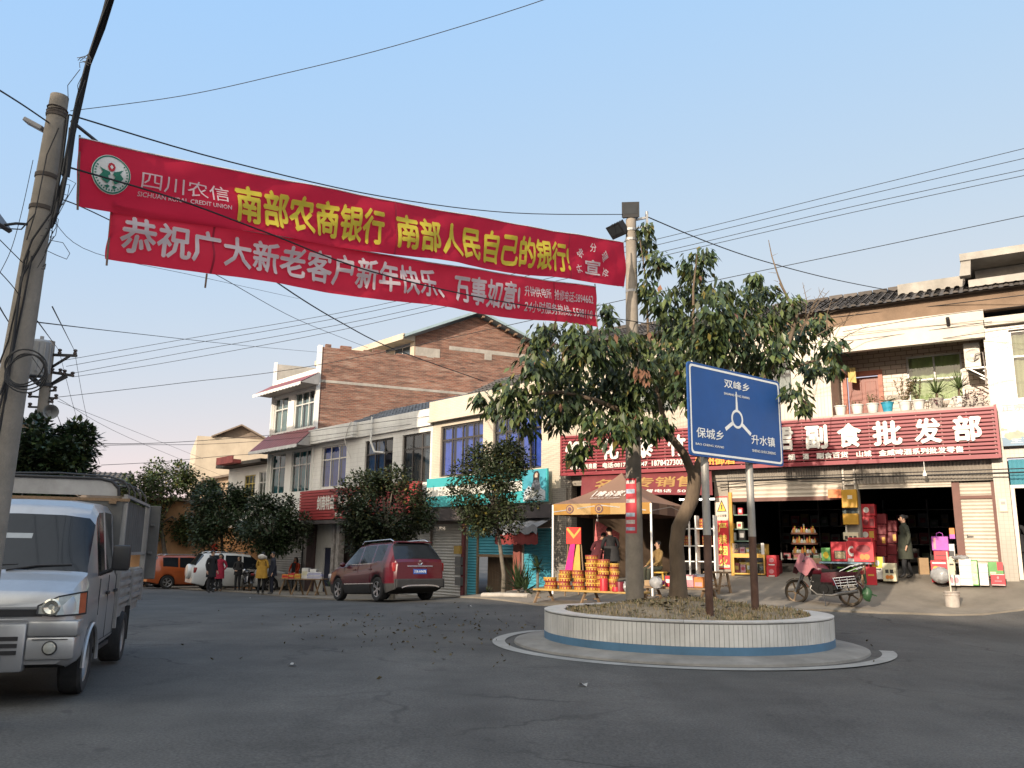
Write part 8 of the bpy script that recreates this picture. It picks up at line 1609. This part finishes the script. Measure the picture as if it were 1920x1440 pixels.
limb([q(1205, 785, -.3), q(1170, 720, .2), q(1120, 670, .5), q(1060, 640, .6), q(1010, 615, .6)], .042, .010); limb([q(1120, 670, .5), q(1130, 620, .5), q(1137, 570, .4)], .025, .008)
limb([q(1350, 790), q(1390, 690, .6), q(1420, 610, .8), q(1430, 540, .8)], .042, .010); limb([q(1440, 700, -.3), q(1480, 640, -.2), q(1495, 590, -.2), q(1478, 560, -.2), q(1462, 530, -.2)], .045, .02); limb([q(1478, 565, -.2), q(1460, 520, -.2), q(1447, 480, -.2), q(1441, 450, -.2)], .02, .006)
limb([q(1235, 805, -.2), q(1180, 800, -.8), q(1120, 800, -1.0), q(1085, 830, -1.0)], .04, .01); limb([q(1318, 760, .4), q(1380, 660, -.6), q(1400, 580, -.8)], .05, .012)
for x0, y0, x1, y1 in ((1500, 620, 1530, 560), (1520, 590, 1555, 545), (1530, 630, 1590, 600), (1540, 640, 1610, 585), (1550, 620, 1560, 560), (1510, 600, 1505, 530), (1560, 650, 1630, 610), (1500, 630, 1545, 540)):
    a, b_ = q(x0, y0, -.2), q(x1, y1, -.2); tw.tube([a, a.lerp(b_, .5) + Vector((rnd.uniform(-.06, .06), 0, .02)), b_], [.012, .008, .004], 5)
    for k in range(4): c = a.lerp(b_, .4 + .15 * k); tw.tube([c, c + Vector((rnd.uniform(-.18, .18), rnd.uniform(-.1, .1), rnd.uniform(.02, .16)))], [.005, .002], 4)
for k in range(7): c = q(1447 + 4 * k, 480 + 16 * k, -.2); tw.tube([c, c + Vector((rnd.choice((-1, 1)) * rnd.uniform(.08, .16), 0, rnd.uniform(.0, .10)))], [.006, .002], 4)
tw.build('trunk', bark, mt, smooth=True)
clusters = [(1205, 450, 30), (1228, 490, 32), (1213, 545, 30), (1242, 565, 36), (1302, 500, 40), (1322, 478, 24), (1298, 552, 48), (1265, 605, 46), (1340, 585, 50), (1398, 575, 44), (1416, 545, 26), (1382, 625, 55), (1445, 600, 46), (1480, 568, 26), (1498, 625, 46), (1535, 605, 26), (1558, 650, 28), (1522, 690, 30), (1568, 688, 22), (1450, 662, 50), (1400, 682, 50), (1490, 735, 26), (1505, 760, 20), (1300, 645, 58), (1240, 665, 58), (1290, 722, 50), (1240, 735, 46), (1180, 665, 48), (1130, 645, 44), (1135, 578, 18), (1142, 600, 18), (1092, 662, 46), (1050, 700, 50), (1075, 630, 34), (1025, 620, 28), (1008, 640, 34), (1000, 690, 42), (958, 735, 36), (926, 762, 28), (972, 775, 34), (1020, 752, 44), (1080, 742, 48), (1130, 722, 46), (1180, 742, 46), (1112, 792, 34), (1090, 838, 24), (1078, 858, 18), (1160, 805, 40), (1212, 800, 30), (1240, 795, 26), (1045, 790, 26), (900, 745, 18), (992, 805, 16), (1335, 645, 50), (1350, 545, 34), (1262, 690, 48), (1020, 665, 36), (1345, 690, 40), (1200, 700, 40), (1150, 690, 40), (1160, 760, 40), (1060, 760, 36), (1185, 640, 30), (1440, 545, 18), (1415, 520, 16), (1210, 425, 18)]
lv = Leaves()
for x, y, r in clusters:
    dy = rnd.uniform(-1.7, 1.5) * min(1, r / 36); c0 = q(x, y, dy); rm = r * 15 / 1552; n = int(r * r * .094) + 15
    for i in range(n):
        d = Vector((rnd.gauss(0, 1), rnd.gauss(0, 1.2), rnd.gauss(0, 1))).normalized(); rr = rm * rnd.random() ** .45; c = c0 + Vector((d.x, d.y, d.z * .9)) * rr
        ld = Vector((d.x * .55 + rnd.uniform(-.4, .4), d.y * .55 + rnd.uniform(-.4, .4), -.75 + rnd.uniform(-.35, .45)))
        lv.add(c, ld, rnd.uniform(.13, .21), rnd.uniform(.032, .052), rnd.choices((0, 1, 2, 3), (.50, .47, .025, .005))[0], fold=rnd.uniform(-.1, .4), curl=rnd.uniform(0, .25))
c0 = q(1203, 700, -1.2)
for i in range(40): lv.add(c0 + Vector((rnd.gauss(0, .06), rnd.gauss(0, .05), rnd.gauss(0, .08))), Vector((rnd.uniform(-.6, .6), rnd.uniform(-.6, .3), -.8)), .12, .03, 3, curl=.2)
lv.build('crown', [leaf_a, leaf_b, leaf_y, leaf_br], mt)
def street_tree(label, base, crown, Y, n, mats, ll=(.10, .17), wts=(1,), trunk=.10, lobes=38, flat=.8, name='tree', group='street trees along the left row', seedy=0, bend=0):
    """crown: (left, right, top, bottom) as seen in the photo"""
    B = on_ground(P(base[0], base[1], Y)); t = thing(name, label, 'tree', B, 0, group); l, r, tp, bt = crown; c = P((l + r) / 2, (tp + bt) / 2, Y) - B; rx = (r - l) / 2 * Y / 1552; rz_ = (bt - tp) / 2 * Y / 1552
    mb = MB(); top = c + Vector((0, 0, rz_ * .3)); mb.tube([Vector((0, 0, -.1)), Vector((bend * .3, 0, .6)), Vector((c.x * .5 + bend, 0, max(.5, c.z - rz_) * .9)), c * .9 + Vector((0, 0, -rz_ * .3)), top], [trunk * 1.25, trunk, trunk * .85, trunk * .6, trunk * .15], 10)
    lob = []
    for k in range(lobes):
        a = rnd.uniform(0, 6.283); z = rnd.uniform(-.9, .95); w = math.sqrt(max(0, 1 - z * z)) * rnd.uniform(.55, .98); lob.append((Vector((math.cos(a) * w * rx, math.sin(a) * w * rx * flat, z * rz_ * .92)), rnd.uniform(.24, .42) * min(rx, rz_ * 1.2)))
        if k % 3 == 0: mb.tube([c + Vector((0, 0, -rz_ * .5)), c + lob[-1][0] * .5, c + lob[-1][0] * .95], [trunk * .35, trunk * .22, .01], 6)
    mb.build('trunk', barkd, t, smooth=True); lv = Leaves(); tot = sum(q_[1] ** 2 for q_ in lob)
    for p, r_ in lob:
        for i in range(int(n * r_ * r_ / tot)):
            d = Vector((rnd.gauss(0, 1), rnd.gauss(0, 1), rnd.gauss(0, 1))).normalized(); cc = c + p + d * r_ * rnd.random() ** .4
            lv.add(cc, Vector((d.x + rnd.uniform(-.6, .6), d.y + rnd.uniform(-.6, .6), d.z * .5 + rnd.uniform(-.8, .5))), rnd.uniform(*ll), rnd.uniform(*ll) * .33, rnd.choices(range(len(mats)), wts)[0], fold=rnd.uniform(-.2, .4))
    lv.build('crown', mats, t); return t
street_tree('dense round street tree directly behind the dark red SUV', (735, 1118), (640, 812, 886, 1032), 30.6, 17000, [leaf_c, leaf_y, leaf_b], (.10, .17), (.82, .03, .15), .10)
street_tree('slim young street tree before the turquoise shutters', (944, 1120), (848, 1008, 838, 1000), 25.6, 14000, [leaf_c, leaf_y, leaf_b], (.08, .14), (.86, .03, .11), .065, lobes=44)
street_tree('dark street tree behind the seller and the yellow coated person', (508, 1095), (446, 578, 936, 1032), 39, 10000, [leaf_b, leaf_c], (.12, .19), (.6, .4), .09)
street_tree('wide dark street tree behind the white SUV', (420, 1085), (352, 482, 920, 1038), 43, 10000, [leaf_b, leaf_c], (.13, .21), (.7, .3), .11)
street_tree('tall sunlit green tree above the parked sedan', (318, 1075), (228, 376, 872, 1020), 50, 12000, [leaf_d, leaf_b, leaf_y], (.16, .26), (.75, .2, .05), .15, lobes=34, group='far trees at the left')
street_tree('smaller green tree tucked between the tall green tree and the pale house', (388, 1080), (352, 420, 902, 1010), 52, 5000, [leaf_d, leaf_b], (.16, .26), (.6, .4), .12, group='far trees at the left')
street_tree('bushy dark tree close behind the silver truck and far pole', (95, 1110), (12, 182, 800, 975), 19.5, 11000, [leaf_b, leaf_c, leaf_a], (.11, .19), (.62, .25, .13), .12, group='far trees at the left', lobes=32)
street_tree('low pale shrubby tree at the far end of the street behind the sedan', (265, 1080), (225, 300, 985, 1060), 56, 3500, [leaf_d, leaf_y], (.15, .25), (.7, .3), .08, group='far trees at the left')
# plants by the tent
def ground_plant(label, px, py, Y, n, ln, wd, mats, h0=.05, lo=.1):
    t = thing('plant', label, 'plant', on_ground(P(px, py, Y), .02)); mb = MB(); yucca(mb, (0, 0, h0), n, ln, wd, 0, lo); mb.build('foliage', mats, t, recalc=False)
    mb = MB(); mb.tube([(0, 0, 0), (0, 0, h0 + .03)], .04, 8); mb.build('stem', barkd, t); return t
ground_plant('spiky dark yucca clump beside the slim street tree', 972, 1118, 25, 60, 1.0, .032, leaf_b, .12)
ground_plant('second spiky yucca clump nearer the long table', 986, 1112, 24.6, 34, .85, .03, leaf_b, .1)
ground_plant('broad leaved potted shrub behind the left end of the table', 1008, 1100, 24.2, 26, .42, .05, leaf_b, .75, -.3)
ground_plant('low weeds by the foot of the slim street tree', 915, 1122, 25.8, 24, .28, .02, leaf_c)
t = thing('plant', 'small potted plant by the door behind the SUV', 'plant', on_ground(P(618, 1112, 36), .05)); mb = MB(); yucca(mb, (0, 0, .35), 26, .45, .04, 0); mb.build('foliage', leaf_b, t, recalc=False); mb = MB(); mb.lathe([(0, 0), (.16, 0), (.2, .34), (.15, .34), (0, .3)], n=14); mb.build('pot', potc, t, smooth=True)
mb = MB(); pts_ = [P(905, 1130, 24.6), P(945, 1133, 24.0), P(992, 1130, 23.2)]; mb.tube([on_ground(p, .06) for p in pts_], .09, 8); tag(mb.build('kerb_stone', M('kerb_pale', (.34, .31, .27), .9, .2, 3, dirt=.5), smooth=True), 'pale kerb edging in front of the slim street tree', 'kerb')

bpy.data.objects.remove(_to)
